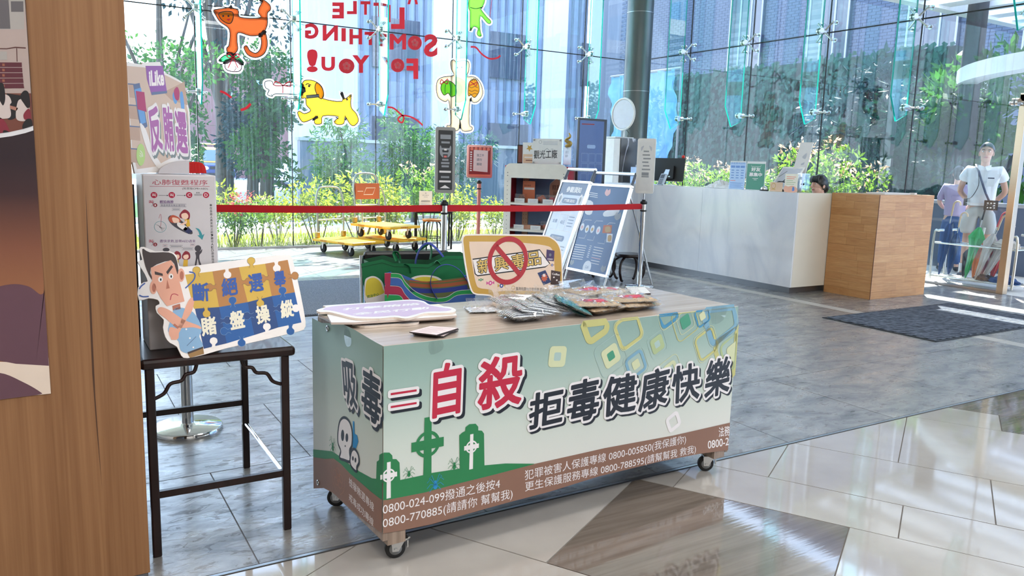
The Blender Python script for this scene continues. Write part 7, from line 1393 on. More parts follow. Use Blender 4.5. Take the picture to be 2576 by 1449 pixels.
shape(m, [(2025, 720), (2040, 670), (2090, 655), (2140, 690), (2150, 760), (2110, 785), (2085, 755), (2050, 770)], 'sticker_green', 4, halo=False); m.stroke(S(*smooth([(2060, 760), (2060, 700), (2080, 665)], 4, False)), .012, GF, 'sticker_leaf', 7); m.stroke(S(*smooth([(2100, 770), (2105, 710), (2095, 665)], 4, False)), .02, GF, 'sticker_leaf', 7); m.stroke(S(*smooth([(2050, 665), (2030, 645), (2020, 680), (2050, 668), (2080, 640), (2080, 680), (2050, 665)], 4, False)), .014, GF, 'sticker_red', 8); m.build('melon', br); m = MB()
shape(m, [(2248, 700), (2260, 660), (2300, 640), (2330, 680), (2335, 740), (2300, 790), (2270, 770), (2248, 775)], 'sticker_yellow', 4, halo=False)
for y in (700, 730, 755): m.stroke(S((2252, y), (2275, y+12), (2300, y), (2325, y+10)), .008, GF, 'sticker_black', 7)
for k in range(4): m.stroke(S((2265+16*k, 655), (2272+16*k, 632), (2280+16*k, 655)), .008, GF, 'sticker_black', 7)
m.stroke(S(*smooth([(2290, 680), (2260, 660), (2255, 690), (2290, 680), (2320, 665), (2310, 695), (2290, 680)], 4, False)), .014, GF, 'sticker_red', 8); m.build('pineapple', br)
m = MB(); m.stroke(S(*smooth([(2150, 580), (2175, 590), (2200, 575)], 4, False)), .008, GF, 'sticker_black', 5)
for x, y in ((2160, 548), (2195, 545)): m.flat(GF.px(circ(cs((x, y))[0], 2.2, 8)), GF, 'sticker_black', 5)
m.build('face', br)
fg = sticker('green_figure_sticker', 'bright green cartoon figure sticker at the upper edge of the street glass'); m = MB()
shape(m, [(2265, -40), (2370, -40), (2380, 10), (2360, 60), (2350, 75), (2400, 140), (2430, 170), (2425, 190), (2400, 185), (2345, 130), (2345, 250), (2355, 290), (2330, 292), (2318, 270), (2325, 230), (2290, 215), (2262, 250), (2262, 100), (2250, 60)], 'sticker_green', sm=3); m.stroke(S(*smooth([(2262, 60), (2310, 70), (2370, 55)], 4, False)), .012, GF, 'sticker_black', 5); m.stroke(S((2418, 165), (2432, 60), (2440, -20)), .008, GF, 'sticker_red', 5); m.build('sticker', fg)
rb = 'red ribbon stroke sticker on the street glass '
for lb, pts, w in (('beside the tree trunk', [(238, 738), (280, 755), (330, 792)], .03), ('under the monkey', [(405, 892), (450, 875), (485, 840)], .035), ('with a loop, ahead of the cream bear', [(1595, 868), (1640, 875), (1690, 915), (1725, 950), (1715, 990), (1690, 985), (1680, 960), (1720, 935), (1790, 950), (1840, 980), (1878, 1015)], .025), ('wavy, above the cream bear', [(2268, 380), (2310, 385), (2360, 440), (2420, 475), (2480, 470), (2508, 450)], .028)):
    t = sticker('ribbon_sticker', rb+lb); t['group'] = 'red ribbon stroke stickers'; m = MB(); m.stroke(S(*smooth(pts, 6, False)), w, GF, 'sticker_red', 1); m.build('stroke', t)
# ================================================================ umbrella stand and umbrellas outside the entrance
UX = 10.14; U0, U1 = 4.98, 6.02
us = thing('umbrella_rack', 'bent steel umbrella rack outside the glass beside the door post', 'rack', (UX+.15, 5.5, 0)); M('rack_steel', (206, 206, 200), .25, .9)
for x in (UX, UX+.32):
    m = MB(); m.tube(smooth([(x, U0, .012), (x, U0, .60), (x, U0+.05, .66), (x, U0+.12, .67)], 4, False), .016, 'rack_steel', 8); m.tube(smooth([(x, U1, .012), (x, U1, .60), (x, U1-.05, .66), (x, U1-.12, .67)], 4, False), .016, 'rack_steel', 8); m.tube([(x, U0+.02, .50), (x, U1-.02, .50)], .012, 'rack_steel', 8); m.build('side_frame', us)
for y in (U0, U0+.26, U0+.52, U0+.78, U1): MB().tube([(UX, y, .50), (UX+.32, y, .50)], .009, 'rack_steel', 8).build('cross_rod', us)
MB().tube([(UX, U0, .06), (UX, U1, .06), (UX+.32, U1, .06), (UX+.32, U0, .06)], .009, 'rack_steel', 6, True).build('base_rail', us)
for k in range(3): MB().tube([(UX+.08+.08*k, U0, .06), (UX+.08+.08*k, U1, .06)], .005, 'rack_steel', 6).build('base_rod', us)
for nm, c, tr_ in (('um_navy', (50, 84, 140), .2), ('um_green', (90, 206, 130), .4), ('um_red', (214, 90, 90), .4), ('um_white', (226, 222, 216), .4), ('um_black', (34, 38, 48), .1), ('um_pink', (206, 150, 162), .35), ('um_orange', (230, 140, 90), .4)): M(nm, c, .45, trans=tr_, var=.2, scale=14)
M('cane', (206, 178, 140), .4); M('handle_black', (22, 22, 26), .3); M('handle_red', (196, 80, 90), .3); M('handle_white', (232, 228, 222), .3)
def umbrella(label, y, x, lean, mat, hm, L=.86, hook=True, flare=0.):
    """Furled umbrella standing on its tip, crook handle up; lean = horizontal offset of the handle along y."""
    b = Vector((x, y, .07)); tp = b+Vector((.03, lean, L)); d = (tp-b); g = random.Random(label); t = thing('umbrella', label, 'umbrella', (x, y, .07), 0, 'umbrellas in the rack')
    m = MB(); n = 14; prof = [(.006, 0), (.022, .10), (.034, .28), (.042+flare*.3, .45), (.05+flare, .56), (.034+flare*.4, .64), (.014, .70)]; A = m.ring(b, d, 1, n); rings = []
    for r, s in prof: c = b+d*s; rings.append([c+(q-b)*(r*(1.25 if k % 2 else .75)+g.uniform(-.003, .003)) for k, q in enumerate(A)])
    m.add([v for q in rings for v in q], [(i*n+k, i*n+(k+1) % n, (i+1)*n+(k+1) % n, (i+1)*n+k) for i in range(len(prof)-1) for k in range(n)], mat, False); m.build('canopy', t)
    MB().cyl(b-d*.04, b+d*.84, .006, 'steel', n=8).build('shaft', t)
    h = b+d*.80; dn = d.normalized(); s = Vector((0, -1, 0)) if lean >= 0 else Vector((0, -1, 0))
    pts = [h, h+dn*.10, h+dn*.15]+[h+dn*(.15+.045*math.sin(a))+s*(.045-.045*math.cos(a)) for a in np.linspace(.4, 3.3, 7)] if hook else [h, h+dn*.06, h+dn*.13]
    MB().tube(pts, .011 if hook else .014, hm, 8).build('handle', t)
umbrella('furled navy umbrella with pale cane crook at the rack end by the podium', 5.97, UX+.12, -.08, 'um_navy', 'cane', .98)
umbrella('second navy umbrella with short pale crook at the rack end', 5.90, UX+.22, -.06, 'um_navy', 'cane', .80)
umbrella('bright green umbrella with black crook handle in the rack', 5.62, UX+.12, -.14, 'um_green', 'handle_black', .95, True, .03)
umbrella('black umbrella lying low against the green one', 5.72, UX+.24, -.05, 'um_black', 'handle_black', .52, False)
umbrella('white umbrella with red crook handle in the middle of the rack', 5.48, UX+.10, -.22, 'um_white', 'handle_red', .86, True, .015)
umbrella('pink umbrella with pale crook behind the white one', 5.50, UX+.22, -.18, 'um_pink', 'cane', .80, True, .01)
umbrella('pale umbrella with straight white handle leaning far over', 5.42, UX+.16, -.30, 'um_white', 'handle_white', .74, False, .01)
umbrella('orange and red umbrella behind the green one', 5.60, UX+.26, -.06, 'um_orange', 'handle_white', .66, False, .03)
umbrella('crimson umbrella with folded frill beside the white one', 5.36, UX+.24, -.10, 'um_red', 'handle_red', .62, False, .03)
def cloth_lump(name, label, c, r, mat, seed):
    t = thing(name, label, 'umbrella', c, 0); g = random.Random(seed); m = MB(); n, k = 16, 9; V = []
    for i in range(k+1):
        for j in range(n): a = math.pi/2*i/k; b = 2*math.pi*j/n; q = 1+.28*math.sin(3*b+seed)+.16*g.uniform(-1, 1); V.append((c[0]+r[0]*math.sin(a)*math.cos(b)*q, c[1]+r[1]*math.sin(a)*math.sin(b)*q, c[2]+r[2]*math.cos(a)*(1+.2*g.uniform(-1, 1))))
    m.add(V, [(i*n+j, (i+1)*n+j, (i+1)*n+(j+1) % n, i*n+(j+1) % n) for i in range(k) for j in range(n)], mat); m.build('folded_canopy', t); MB().tube([(c[0], c[1]+r[1]*.8, c[2]+.01), (c[0]+.02, c[1]-r[1]*1.2, c[2]+.02)], .008, 'steel', 6).build('shaft', t)
cloth_lump('folding_umbrella', 'grey folding umbrella lying on the rack base near the door post', (UX+.14, 5.12, .068), (.08, .16, .10), 'um_navy', 2); cloth_lump('folding_umbrella', 'dark folding umbrella lying on the rack base under the white one', (UX+.16, 5.40, .068), (.08, .14, .07), 'um_black', 5); cloth_lump('folding_umbrella', 'crumpled white umbrella laid across the rack bars', (UX+.16, 5.18, .514), (.10, .17, .09), 'um_white', 8)
# ================================================================ outside: ground, planting, trees, walls, vehicles
M('pavement', (206, 202, 194), .85, var=.1, scale=3); M('asphalt', (150, 150, 152), .9, var=.1, scale=5); M('soil', (120, 116, 84), .95, var=.3, scale=8); M('lawn', (130, 168, 70), .9, var=.35, scale=14, bump=.4); M('kerb', (196, 194, 188), .8)
def ground(name, a, b, mt, z=0.): t = MB().bb((*a, z-.1), (*b, z), mt).build(name); tag(t, kind='structure'); return t
ground('ground_pavement', (9.80, -30), (26, 11.98), 'pavement', -.012); ground('ground_bed', (-14, 12.01), (14, 14.6), 'soil', -.03); ground('ground_path', (-30, 14.6), (40, 17.6), 'pavement', -.05); ground('ground_lawn', (-30, 17.6), (40, 25), 'lawn', -.06); ground('ground_road', (-60, 25), (70, 95), 'asphalt', -.09); ground('ground_side', (14, 11.98), (40, 14.6), 'pavement', -.03)
tag(MB().bb((-30, 17.5, -.1), (40, 17.7, .06), 'kerb').build('kerb'), kind='structure')
def leafmat(name, rgb, tr=.55): return M(name, rgb, .55, trans=tr, var=.35, scale=4, spec=.3)
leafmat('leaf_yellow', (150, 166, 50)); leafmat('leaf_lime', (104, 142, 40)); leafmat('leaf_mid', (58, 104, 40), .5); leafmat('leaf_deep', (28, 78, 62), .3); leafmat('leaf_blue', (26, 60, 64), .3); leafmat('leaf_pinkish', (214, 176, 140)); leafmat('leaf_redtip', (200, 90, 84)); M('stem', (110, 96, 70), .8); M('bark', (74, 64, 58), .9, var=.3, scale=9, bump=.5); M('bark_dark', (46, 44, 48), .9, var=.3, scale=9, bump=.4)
def shrub_proto(label, mat, n, size, h, spread, seed, tip=None, group=None):
    t = thing('nandina_shrub', label, 'shrub'); g = random.Random(seed); cen = []
    m = MB()
    for k in range(7):
        a = g.uniform(0, 6.28); r = g.uniform(.1, spread); top = Vector((r*math.cos(a), r*math.sin(a), h*g.uniform(.55, 1))); m.tube([(top.x*.25, top.y*.25, 0), (top.x*.6, top.y*.6, top.z*.5), tuple(top)], [.011, .008, .004], 'stem', 5); cen += [(tuple(top), (.22, .22, .13)), ((top.x*.8, top.y*.8, top.z*.72), (.2, .2, .12))]
    m.build('stems', t); child_mesh('foliage', leaf_mesh('foliage', cen, n, size, MATS[mat], seed, .2), t, 'stuff')
    if tip: child_mesh('young_leaves', leaf_mesh('young_leaves', [((c[0], c[1], c[2]+.16), (.12, .12, .10)) for c, r in cen[::4]], 160, size*.8, MATS[tip], seed+1, 0), t, 'stuff')
    return t
GP_ = 'shrubs planted along the glass'
pr1 = shrub_proto('lime green nandina shrub close to the trolleys', 'leaf_yellow', 1100, .085, .95, .42, 1); pr2 = shrub_proto('yellow green nandina shrub with pink young leaves beyond the counter', 'leaf_lime', 1200, .085, 1.25, .45, 5, 'leaf_pinkish'); pr3 = shrub_proto('small shrub with red leaf tips beside the white cabinet', 'leaf_lime', 700, .075, .70, .35, 9, 'leaf_redtip')
def place_shrub(pr, used, px, yv, h, label, onx=False):
    q = onX(px, 500, yv) if onx else onY(px, 500, yv); o = pr if not used else dup(pr, (0, 0, 0)); o.matrix_world = Matrix.Translation((q.x, q.y, -.03)) @ Matrix.Rotation(px*1.7, 4, 'Z') @ Matrix.Scale(h, 4); o['label'] = label; o['group'] = GP_
sp = [(pr3, 585, 12.6, 1.0, 'small shrub with red tips outside, next to the white cabinet'), (pr1, 700, 13.1, .8, 'low yellow shrub outside between cabinet and lone trolley handle'), (pr1, 800, 12.7, 1.05, 'yellow shrub outside behind the lone trolley handle'), (pr1, 905, 13.0, 1.15, 'yellow shrub outside behind the stacked trolley handles'), (pr1, 985, 12.6, .95, 'yellow shrub outside beyond the stacked trolleys'), (pr2, 1075, 13.0, 1.0, 'green shrub outside behind the clear notice stand'), (pr1, 1150, 12.6, .95, 'yellow shrub outside behind the tall grey sign frame'), (pr1, 1245, 12.8, .75, 'low yellow shrub outside under the red framed notice'), (pr1, 520, 12.9, 1.0, 'yellow shrub outside behind the white cabinet'), (pr2, 650, 12.5, .55, 'small weedy shrub outside at the foot of the glass near the cabinet')]
us_ = set()
for p_, x, y, h, lb in sp: place_shrub(p_, p_ in us_, x, y, h, lb); us_.add(p_)
for x, X_, h, lb in ((1690, 10.9, .95, 'lime shrub outside beyond the monitor'), (1760, 10.8, 1.12, 'tall yellow shrub outside between monitor and price list'), (1850, 11.0, 1.0, 'pink tipped shrub outside behind the price list'), (1950, 10.7, 1.02, 'lime shrub outside behind the tilted tablet'), (2040, 10.6, 1.35, 'tallest pink topped shrub outside behind the receptionist'), (2130, 10.8, 1.15, 'yellow shrub outside above the podium and counter joint'), (2180, 11.0, .8, 'low lime shrub outside above the podium')): place_shrub(pr2, pr2 in us_, x, X_, h, lb, True); us_.add(pr2)
# grass along the foot of the glass
g = np.random.default_rng(5); n = 5000; P = np.stack([g.uniform(-1, 9.5, n), g.uniform(12.08, 14.4, n), np.full(n, -.03)], 1); a = g.uniform(0, 6.28, n); hh = g.uniform(.06, .28, n); dx = np.stack([np.cos(a), np.sin(a), 0*a], 1)*.006; ln = np.stack([np.cos(a+1.5)*hh*.4, np.sin(a+1.5)*hh*.4, hh], 1)
V = np.stack([P-dx, P+dx, P+ln], 1).reshape(-1, 3); i3 = np.arange(n)*3; me = bpy.data.meshes.new('grass'); me.from_pydata(V.tolist(), [], np.stack([i3, i3+1, i3+2], 1).tolist()); me.materials.append(MATS['leaf_yellow']); go = bpy.data.objects.new('grass', me); COL.objects.link(go); tag(go, 'dry yellow grass and weeds growing at the foot of the street glass', 'grass', kind='stuff')
# trees: crowns of leaf blades on branching trunks
def tree(name, label, x, y, h, trunk_r, blobs, mat, n, size, seed, group='trees beyond the path', bark='bark', asp=.5):
    t = thing(name, label, 'tree', (x, y, -.06), 0, group); g = random.Random(seed)
    m = MB(); top = max(b[0][2] for b in blobs)*.8
    m.tube([(x, y, -.06), (x+.05, y, h*.25), (x-.05, y, top*.6), (x, y, top)], [trunk_r, trunk_r*.8, trunk_r*.6, trunk_r*.3], bark, 10)
    for c, r in blobs[:7]: m.tube([(x, y, h*.28), (x+c[0]*.5, y+c[1]*.5, (h*.28+c[2])*.52), (x+c[0], y+c[1], c[2])], [trunk_r*.45, trunk_r*.3, trunk_r*.12], bark, 6)
    m.build('trunk', t); child_mesh('crown', leaf_mesh('crown', [((x+c[0], y+c[1], c[2]), r) for c, r in blobs], n, size, MATS[mat], seed, .3, asp), t, 'stuff'); return t
def blobs(n, w, d, z0, z1, r, seed): g = random.Random(seed); return [((g.uniform(-w, w), g.uniform(-d, d), g.uniform(z0, z1)), (r*g.uniform(.7, 1.2),)*3) for k in range(n)]
def TX(px, y): return onY(px, 400, y).x
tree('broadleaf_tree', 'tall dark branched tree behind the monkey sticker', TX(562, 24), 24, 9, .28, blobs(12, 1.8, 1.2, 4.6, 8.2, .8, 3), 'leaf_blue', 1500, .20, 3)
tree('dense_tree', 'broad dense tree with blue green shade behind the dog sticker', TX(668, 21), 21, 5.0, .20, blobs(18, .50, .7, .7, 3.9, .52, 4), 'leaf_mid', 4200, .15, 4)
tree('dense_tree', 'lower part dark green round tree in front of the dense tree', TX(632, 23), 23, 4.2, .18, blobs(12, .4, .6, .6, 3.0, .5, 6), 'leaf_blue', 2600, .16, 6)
tree('light_tree', 'pale leafy tree at the sign end of the street view', TX(440, 20), 20, 5.0, .12, blobs(12, .7, .8, 1.2, 3.8, .55, 7), 'leaf_mid', 3200, .15, 7)
tree('light_tree', 'pale tree high behind the phone sign', TX(415, 26), 26, 8, .16, blobs(12, 2.2, 1.2, 3.4, 8.2, .9, 17), 'leaf_mid', 1300, .18, 17)
tree('bamboo_clump', 'feathery bamboo clump behind the stacked trolleys', TX(885, 17.2), 17.2, 3.2, .06, blobs(14, .50, .4, .5, 2.25, .42, 8), 'leaf_mid', 4200, .16, 8, asp=.22)
tree('bamboo_clump', 'feathery bamboo clump between trolleys and the grey sign frame', TX(1040, 17.0), 17.0, 3.2, .06, blobs(14, .50, .4, .5, 2.35, .42, 9), 'leaf_mid', 4200, .16, 9, asp=.22)
tree('bamboo_clump', 'deep green bamboo clump behind the grey sign frame', TX(1140, 17.6), 17.6, 3.2, .06, blobs(9, .5, .5, .5, 1.9, .5, 10), 'leaf_deep', 2600, .16, 10, asp=.22)
# ribbed grey building across the path
M('rib_metal', (128, 146, 176), .5, .2, var=.1, scale=3); M('rib_dark', (96, 108, 132), .5, .2); M('concrete', (176, 178, 184), .8, var=.08, scale=2); M('brick_red', (116, 88, 88), .85, var=.15, scale=9); M('pale_wall', (206, 210, 220), .8); M('window_dark', (52, 62, 84), .1, spec=.9); M('window_sky', (140, 190, 224), .1, spec=.9)
hb = thing('ribbed_building', 'tall blue grey building with vertical ribs across the path', 'building', (9, 27, 0)); bx = TX(900, 27)
MB().bb((bx, 27, -.1), (19.5, 36, 14), 'rib_metal').build('wall', hb)
m = MB(); k = bx+.1
while k < 19.4: m.bb((k, 26.93, .0), (k+.09, 26.999, 14), 'rib_dark'); k += .34
o = m.build('ribs', hb); o['kind'] = 'stuff'
for x0 in (bx+.5, bx+5.2, bx+9.5):
    for z0 in (1.2, 4.6, 8.2): MB().bb((x0, 26.88, z0), (x0+1.8, 26.998, z0+1.7), 'window_dark').build('window', hb)
for x0 in (bx+2.8, bx+7.6): MB().bb((x0, 26.85, 0), (x0+1.1, 26.998, 14), 'pale_wall').build('pilaster', hb)
lw = thing('garden_wall', 'low dark boundary wall beyond the lawn in front of the cars', 'wall', (8, 25.5, 0)); MB().bb((TX(755, 24.6), 24.6, -.1), (16, 24.9, 1.9), 'rib_dark').build('wall', lw); MB().bb((TX(755, 24.6)-.05, 24.55, 1.9), (16, 24.95, 2.0), 'concrete').build('coping', lw)
bb_ = thing('brick_house', 'distant pinkish brick house with small windows behind the trees', 'building', (5, 60, 0)); hx = TX(540, 55); MB().bb((hx-1.5, 55, -.1), (hx+9, 65, 7.6), 'brick_red').build('wall', bb_)
for i in range(3):
    for j in range(2): q = MB(); q.bb((hx+.2+2.6*i, 54.9, 2.6+2.6*j), (hx+1.2+2.6*i, 54.99, 4.0+2.6*j), 'window_sky'); q.build('window', bb_)
MB().bb((hx-1.7, 54.8, 7.6), (hx+9.2, 65, 7.9), 'concrete').build('roof_edge', bb_)
# entrance side: ivy wall, brick facade above, big trees, canopy
M('ivy_under', (20, 46, 40), .9); IX = 15.5; iv = thing('ivy_wall', 'dark ivy covered wall across the forecourt beyond the counter', 'wall', (IX, 13, 0)); MB().bb((IX, 9.2, -.1), (IX+.3, 20, 3.9), 'ivy_under').build('wall', iv)
n = 6000; g = np.random.default_rng(8); P = np.stack([IX-g.uniform(.01, .22, n), g.uniform(9.2, 19.5, n), g.uniform(.2, 4.0, n)], 1); a = np.stack([-.3+0*P[:, 0], g.normal(0, .5, n), -1+g.normal(0, .3, n)], 1); a /= np.linalg.norm(a, axis=1)[:, None]; b = np.cross(a, np.array([1, 0, .3])); b /= np.linalg.norm(b, axis=1)[:, None]; L = g.uniform(.09, .17, (n, 1))
V = np.stack([P, P+a*L*.35+b*L*.45, P+a*L, P+a*L*.35-b*L*.45], 1).reshape(-1, 3); q4 = np.arange(n)*4; me = bpy.data.meshes.new('ivy'); me.from_pydata(V.tolist(), [], np.stack([q4, q4+1, q4+2, q4+3], 1).tolist()); me.materials.append(MATS['leaf_deep']); child_mesh('ivy_leaves', me, iv, 'stuff')
M('brick_blue', (82, 94, 116), .85, var=.12, scale=5); M('mortar', (108, 116, 132), .9)
fb = thing('brick_facade', 'tall pale brick facade with dark window bays above the ivy wall', 'building', (19, 14, 0)); MB().bb((19, 6.5, -.1), (26, 26, 9.5), 'mortar').build('wall', fb)
m = MB(); 
for r in range(76):
    z = 3.4+r*.08; off = .125*(r % 2)
    for c_ in range(68): y0 = 7.0+c_*.25+off; m.bb((18.985, y0, z), (18.998, y0+.238, z+.069), 'brick_blue')
o = m.build('bricks', fb); o['kind'] = 'stuff'
for y0 in (8.4, 11.2, 14.2, 17.2):
    w_ = MB(); w_.bb((18.86, y0, 3.6), (18.965, y0+1.3, 9), 'window_dark'); o = w_.build('window', fb)
    w_ = MB(); [w_.bb((18.83, y0+.42*k, 3.6), (18.859, y0+.42*k+.04, 9), 'concrete') for k in range(4)]; w_.build('mullions', o)
tp = thing('blue_tarpaulin', 'bright blue tarpaulin hung in folds beside the corner column', 'tarpaulin', (13.4, 14.6, 0)); M('tarp_blue', (84, 140, 190), .4, trans=.12, var=.15, scale=5)
a_, b_ = onX(1640, 150, 13.2), onX(1668, 430, 13.2); m = MB(); vs = []; nn = 24
for i in range(nn+1):
    for j in range(nn+1): y = 17.0+(14.55-17.0)*i/nn; z = .1+3.6*j/nn; vs.append((13.2+.12*math.sin(i*1.3+j*.5)+.05*math.sin(j*1.7), y, z))
m.add(vs, [(i*(nn+1)+j, (i+1)*(nn+1)+j, (i+1)*(nn+1)+j+1, i*(nn+1)+j+1) for i in range(nn) for j in range(nn)], 'tarp_blue', True); m.build('cloth', tp); MB().tube([(13.2, 17.1, 3.72), (13.2, 14.4, 3.72)], .03, 'grey_plastic', 8).build('pole', tp); MB().tube([(13.2, 14.4, -.03), (13.2, 14.4, 3.75)], .03, 'grey_plastic', 8).build('pole', tp)
def XY(px, X): return onX(px, 400, X).y
tree('garden_tree', 'tree with large glossy leaves behind the standing man', 13.9, XY(2500, 13.9), 4.0, .12, blobs(10, .6, 1.0, 1.5, 3.2, .6, 11), 'leaf_mid', 2200, .24, 11, 'trees by the entrance', 'bark_dark', .4)
tree('garden_tree', 'thin leaved dark tree behind the podium', 12.9, XY(2240, 12.9), 3.9, .08, blobs(10, .4, .8, .9, 3.0, .5, 12), 'leaf_deep', 2400, .20, 12, 'trees by the entrance', 'bark_dark', .25)
tree('garden_tree', 'broad dark tree between the podium and the ivy wall', 13.6, XY(2150, 13.6), 4.0, .08, blobs(10, .5, .8, .9, 3.2, .55, 14), 'leaf_blue', 2400, .20, 14, 'trees by the entrance', 'bark_dark', .3)
pt_ = thing('palm_trunk', 'thick dark tree trunk rising beside the standing man', 'tree', (13.4, XY(2418, 13.4), 0), 0); y_ = XY(2418, 13.4); MB().tube([(13.4, y_, -.03), (13.4, y_-.02, 1.5), (13.42, y_+.02, 3.0), (13.4, y_, 6.5)], [.20, .165, .16, .14], 'bark_dark', 14).build('trunk', pt_)
m = MB()
for k in range(7):
    a = 3.4+k*.42; pts = [Vector((13.4, y_, 6.4)), Vector((13.4+.7*math.cos(a), y_+.7*math.sin(a), 6.8)), Vector((13.4+1.6*math.cos(a), y_+1.6*math.sin(a), 6.2))]; m.tube(pts, [.03, .02, .006], 'leaf_mid', 5)
    for j in range(10):
        p0 = pts[0].lerp(pts[1], j/5) if j < 5 else pts[1].lerp(pts[2], (j-5)/5); s = Vector((-math.sin(a), math.cos(a), -.3))
        for k2 in (-1, 1): e = Vector((-math.sin(a)*k2, math.cos(a)*k2, -.5))*.4; m.add([p0, p0+e*.5+Vector((0, 0, .03)), p0+e], [(0, 1, 2)], 'leaf_mid')
m.build('fronds', pt_)
sp_ = thing('signed_post', 'grey steel post with a white notice outside beyond the podium', 'post', (12.4, XY(2232, 12.4), 0)); yy = XY(2232, 12.4); MB().bb((12.36, yy-.06, -.012), (12.48, yy+.06, 3.3), 'column_paint').build('post', sp_); f = Fr((12.355, yy+.10, 1.15), (0, -1, 0), UP); m = MB(); m.prism([(0, 0), (.2, 0), (.2, .50), (0, .50)], f, 0, .004, 'white_paper'); m.build('notice', sp_)
f = Fr(f.pt(0, 0, .003), f.ex, f.ey); m = MB(); [m.text(c_, f, (.085, .40-.05*i), (.125, .40-.05*i), (.085, .44-.05*i), 'grey_ink', 12, .01, uv=True) for i, c_ in enumerate('外出請由側門')]; m.build('print', sp_)
bn2 = thing('dark_planter', 'low dark planter wall outside behind the umbrella rack', 'planter', (12.1, 6.9, 0)); MB().bb((11.9, 5.4, -.012), (12.25, 8.3, .95), 'rib_dark').build('wall', bn2); MB().bb((11.87, 5.36, .95), (12.28, 8.34, 1.0), 'concrete').build('coping', bn2)
# entrance canopy: white beams with glass strips between, and a curved fascia
M('canopy_white', (232, 234, 238), .6); cn = thing('entrance_canopy', 'white slatted canopy with a curved fascia above the entrance outside', 'canopy', (13, 3, 0))
for k in range(9): MB().bb((10.6+.75*k, -2.5, 4.15), (10.95+.75*k, 8.0, 4.35), 'canopy_white').build('beam', cn)
MB().bb((10.6, 8.0, 4.1), (17, 8.2, 4.4), 'canopy_white').build('edge_beam', cn); MB().bb((10.6, -2.6, 4.1), (17, -2.35, 4.4), 'canopy_white').build('edge_beam', cn)
m = MB(); cc_ = Vector((15.5, 4.6)); R1_ = 3.9; vs = []; n = 26
for i in range(n+1):
    a = math.radians(100+150*i/n); p = cc_+Vector((math.cos(a), math.sin(a)))*R1_
    for z in (2.88, 3.12): vs.append((p.x, p.y, z))
    p2 = cc_+Vector((math.cos(a), math.sin(a)))*(R1_-.3)
    for z in (2.88, 3.12): vs.append((p2.x, p2.y, z))
m.add(vs, [f for i in range(n) for f in ((4*i, 4*i+4, 4*i+5, 4*i+1), (4*i+2, 4*i+3, 4*i+7, 4*i+6), (4*i, 4*i+2, 4*i+6, 4*i+4), (4*i+1, 4*i+5, 4*i+7, 4*i+3))], 'canopy_white'); m.build('curved_fascia', cn)
for x, y in ((16.6, 6.5), (16.6, -2.1), (11.2, -2.1)): MB().cyl((x, y, -.012), (x, y, 4.15), .09, 'canopy_white', n=16).build('column', cn)
nb = thing('glass_house', 'glassy neighbouring building with tall blue panes beyond the forecourt', 'building', (22, -2, 0)); MB().bb((24, -10, -.1), (32, 5.8, 9), 'pale_wall').build('wall', nb)
for k in range(7): o = MB().bb((23.9, -9.6+2.2*k, .4), (23.995, -7.7+2.2*k, 8.4), 'window_sky').build('window', nb); MB().bb((23.86, -8.7+2.2*k, .4), (23.899, -8.6+2.2*k, 8.4), 'concrete').build('mullion', o)
# vehicles across the road
M('van_yellow', (232, 186, 66), .3, coat=.5); M('van_blue', (44, 60, 112), .3, coat=.5); M('car_white', (226, 230, 236), .2, coat=.6); M('car_glass', (70, 90, 120), .05, spec=.9); M('lamp_glass', (220, 224, 230), .1)
def wheel(m, c, ax, r=.33): m.lathe([(r*.6, -.10), (r*.95, -.11), (r, -.06), (r, .06), (r*.95, .11), (r*.6, .10)], c, 'rubber', 20, ax); m.lathe([(.05, -.115), (r*.6, -.112), (r*.6, .112), (.05, .115)], c, 'steel', 16, ax)
vx, vy = onY(550, 430, 42).x, 42.; vn = thing('van', 'yellow topped van with dark blue nose and roof rack parked beyond the trees', 'van', (vx, vy, -.09)); w2 = .85
fv = Fr((vx, vy, -.09), (0, 1, 0), UP)   # side profile: u = back from the nose
def profx(pts, x0, x1, mat): f_ = Fr((x1, vy, -.09), (0, 1, 0), UP); return MB().prism(pts, f_, x0-x1, 0, mat)
profx([(0, .35), (0, .95), (.15, 1.08), (4.2, 1.10), (4.2, .30), (.2, .30)], vx-w2, vx+w2, 'van_blue').build('lower_body', vn, bevel=.04); profx([(.16, 1.085), (.75, 1.78), (.9, 1.86), (4.15, 1.88), (4.2, 1.105)], vx-w2+.03, vx+w2-.03, 'van_yellow').build('upper_body', vn, bevel=.05)
fw_ = Fr((vx-w2, vy+.20, 1.02), (1, 0, 0), (0, .59, .69)); MB().prism([(.14, .06), (1.56, .06), (1.46, .78), (.24, .78)], fw_, .0, .035, 'car_glass').build('windscreen', vn)
m = MB()
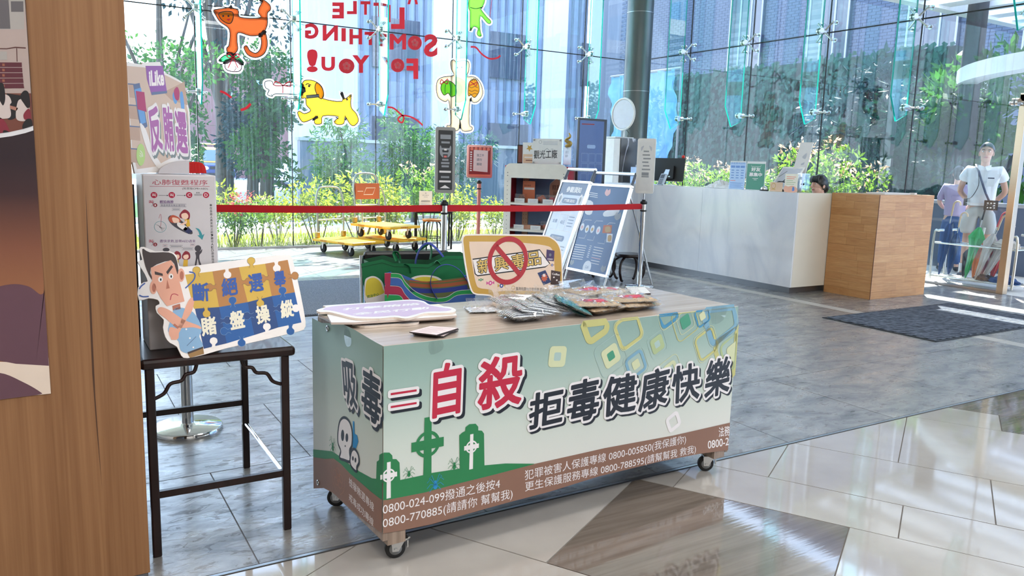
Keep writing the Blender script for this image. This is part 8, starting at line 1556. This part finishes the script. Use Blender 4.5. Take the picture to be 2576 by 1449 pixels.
for y in (.9, 3.4):
    for s in (-1, 1): wheel(m, (vx+s*.74, vy+y, .24), (1, 0, 0))
m.build('wheels', vn); m = MB(); [m.tube([(vx+s*.6, vy+1., 1.93), (vx+s*.6, vy+3.8, 1.93)], .025, 'steel', 6) for s in (-1, 1)]; [m.tube([(vx-.7, vy+1.1+.8*k, 1.95), (vx+.7, vy+1.1+.8*k, 1.95)], .025, 'steel', 6) for k in range(4)]; m.build('roof_rack', vn)
for s in (-1, 1): MB().ball((vx+s*.62, vy+.0, .72), (.16, .05, .10), 'lamp_glass', 12, 8).build('headlamp', vn); MB().box((vx+s*1.0, vy+.55, 1.08), (.16, .10, .22), 'van_blue').build('mirror', vn)
m = MB(); m.box((vx, vy-.012, .74), (.8, .03, .14), 'black_plastic'); m.box((vx, vy-.03, .76), (.14, .02, .08), 'steel'); m.box((vx, vy-.02, .42), (1.5, .06, .12), 'black_plastic'); m.build('grille', vn)
cx_ = onY(735, 430, 40).x; cw_ = thing('car', 'white hatchback parked beside the dark boundary wall', 'car', (cx_, 40, -.09)); f = Fr((cx_-1.2, 39.2, -.09), (1, 0, 0), UP)
MB().prism(smooth([(.05, .35), (.0, .62), (.12, .85), (.7, .98), (2.9, 1.02), (3.9, .95), (4.05, .6), (3.95, .32)], 4), f, -1.65, 0, 'car_white').build('body', cw_, bevel=.05); MB().prism(smooth([(.62, .97), (1.2, 1.38), (1.7, 1.50), (2.8, 1.48), (3.6, 1.0)], 4), f, -1.55, -.10, 'car_white').build('cabin', cw_, bevel=.05)
MB().prism([(.85, 1.02), (1.28, 1.36), (1.75, 1.43), (2.7, 1.42), (3.2, 1.04)], f, -1.56, -.09, 'car_glass').build('side_glass', cw_); m = MB()
for u in (.75, 3.15):
    for d in (-.12, -1.55): wheel(m, f.pt(u, .32, d), (0, 1, 0), .32)
m.build('wheels', cw_); MB().ball(f.pt(1.05, 1.0, .06), (.10, .05, .07), 'car_white', 10, 6).build('mirror', cw_); MB().ball(f.pt(.12, .75, -.12), (.10, .14, .07), 'lamp_glass', 10, 6).build('headlamp', cw_)
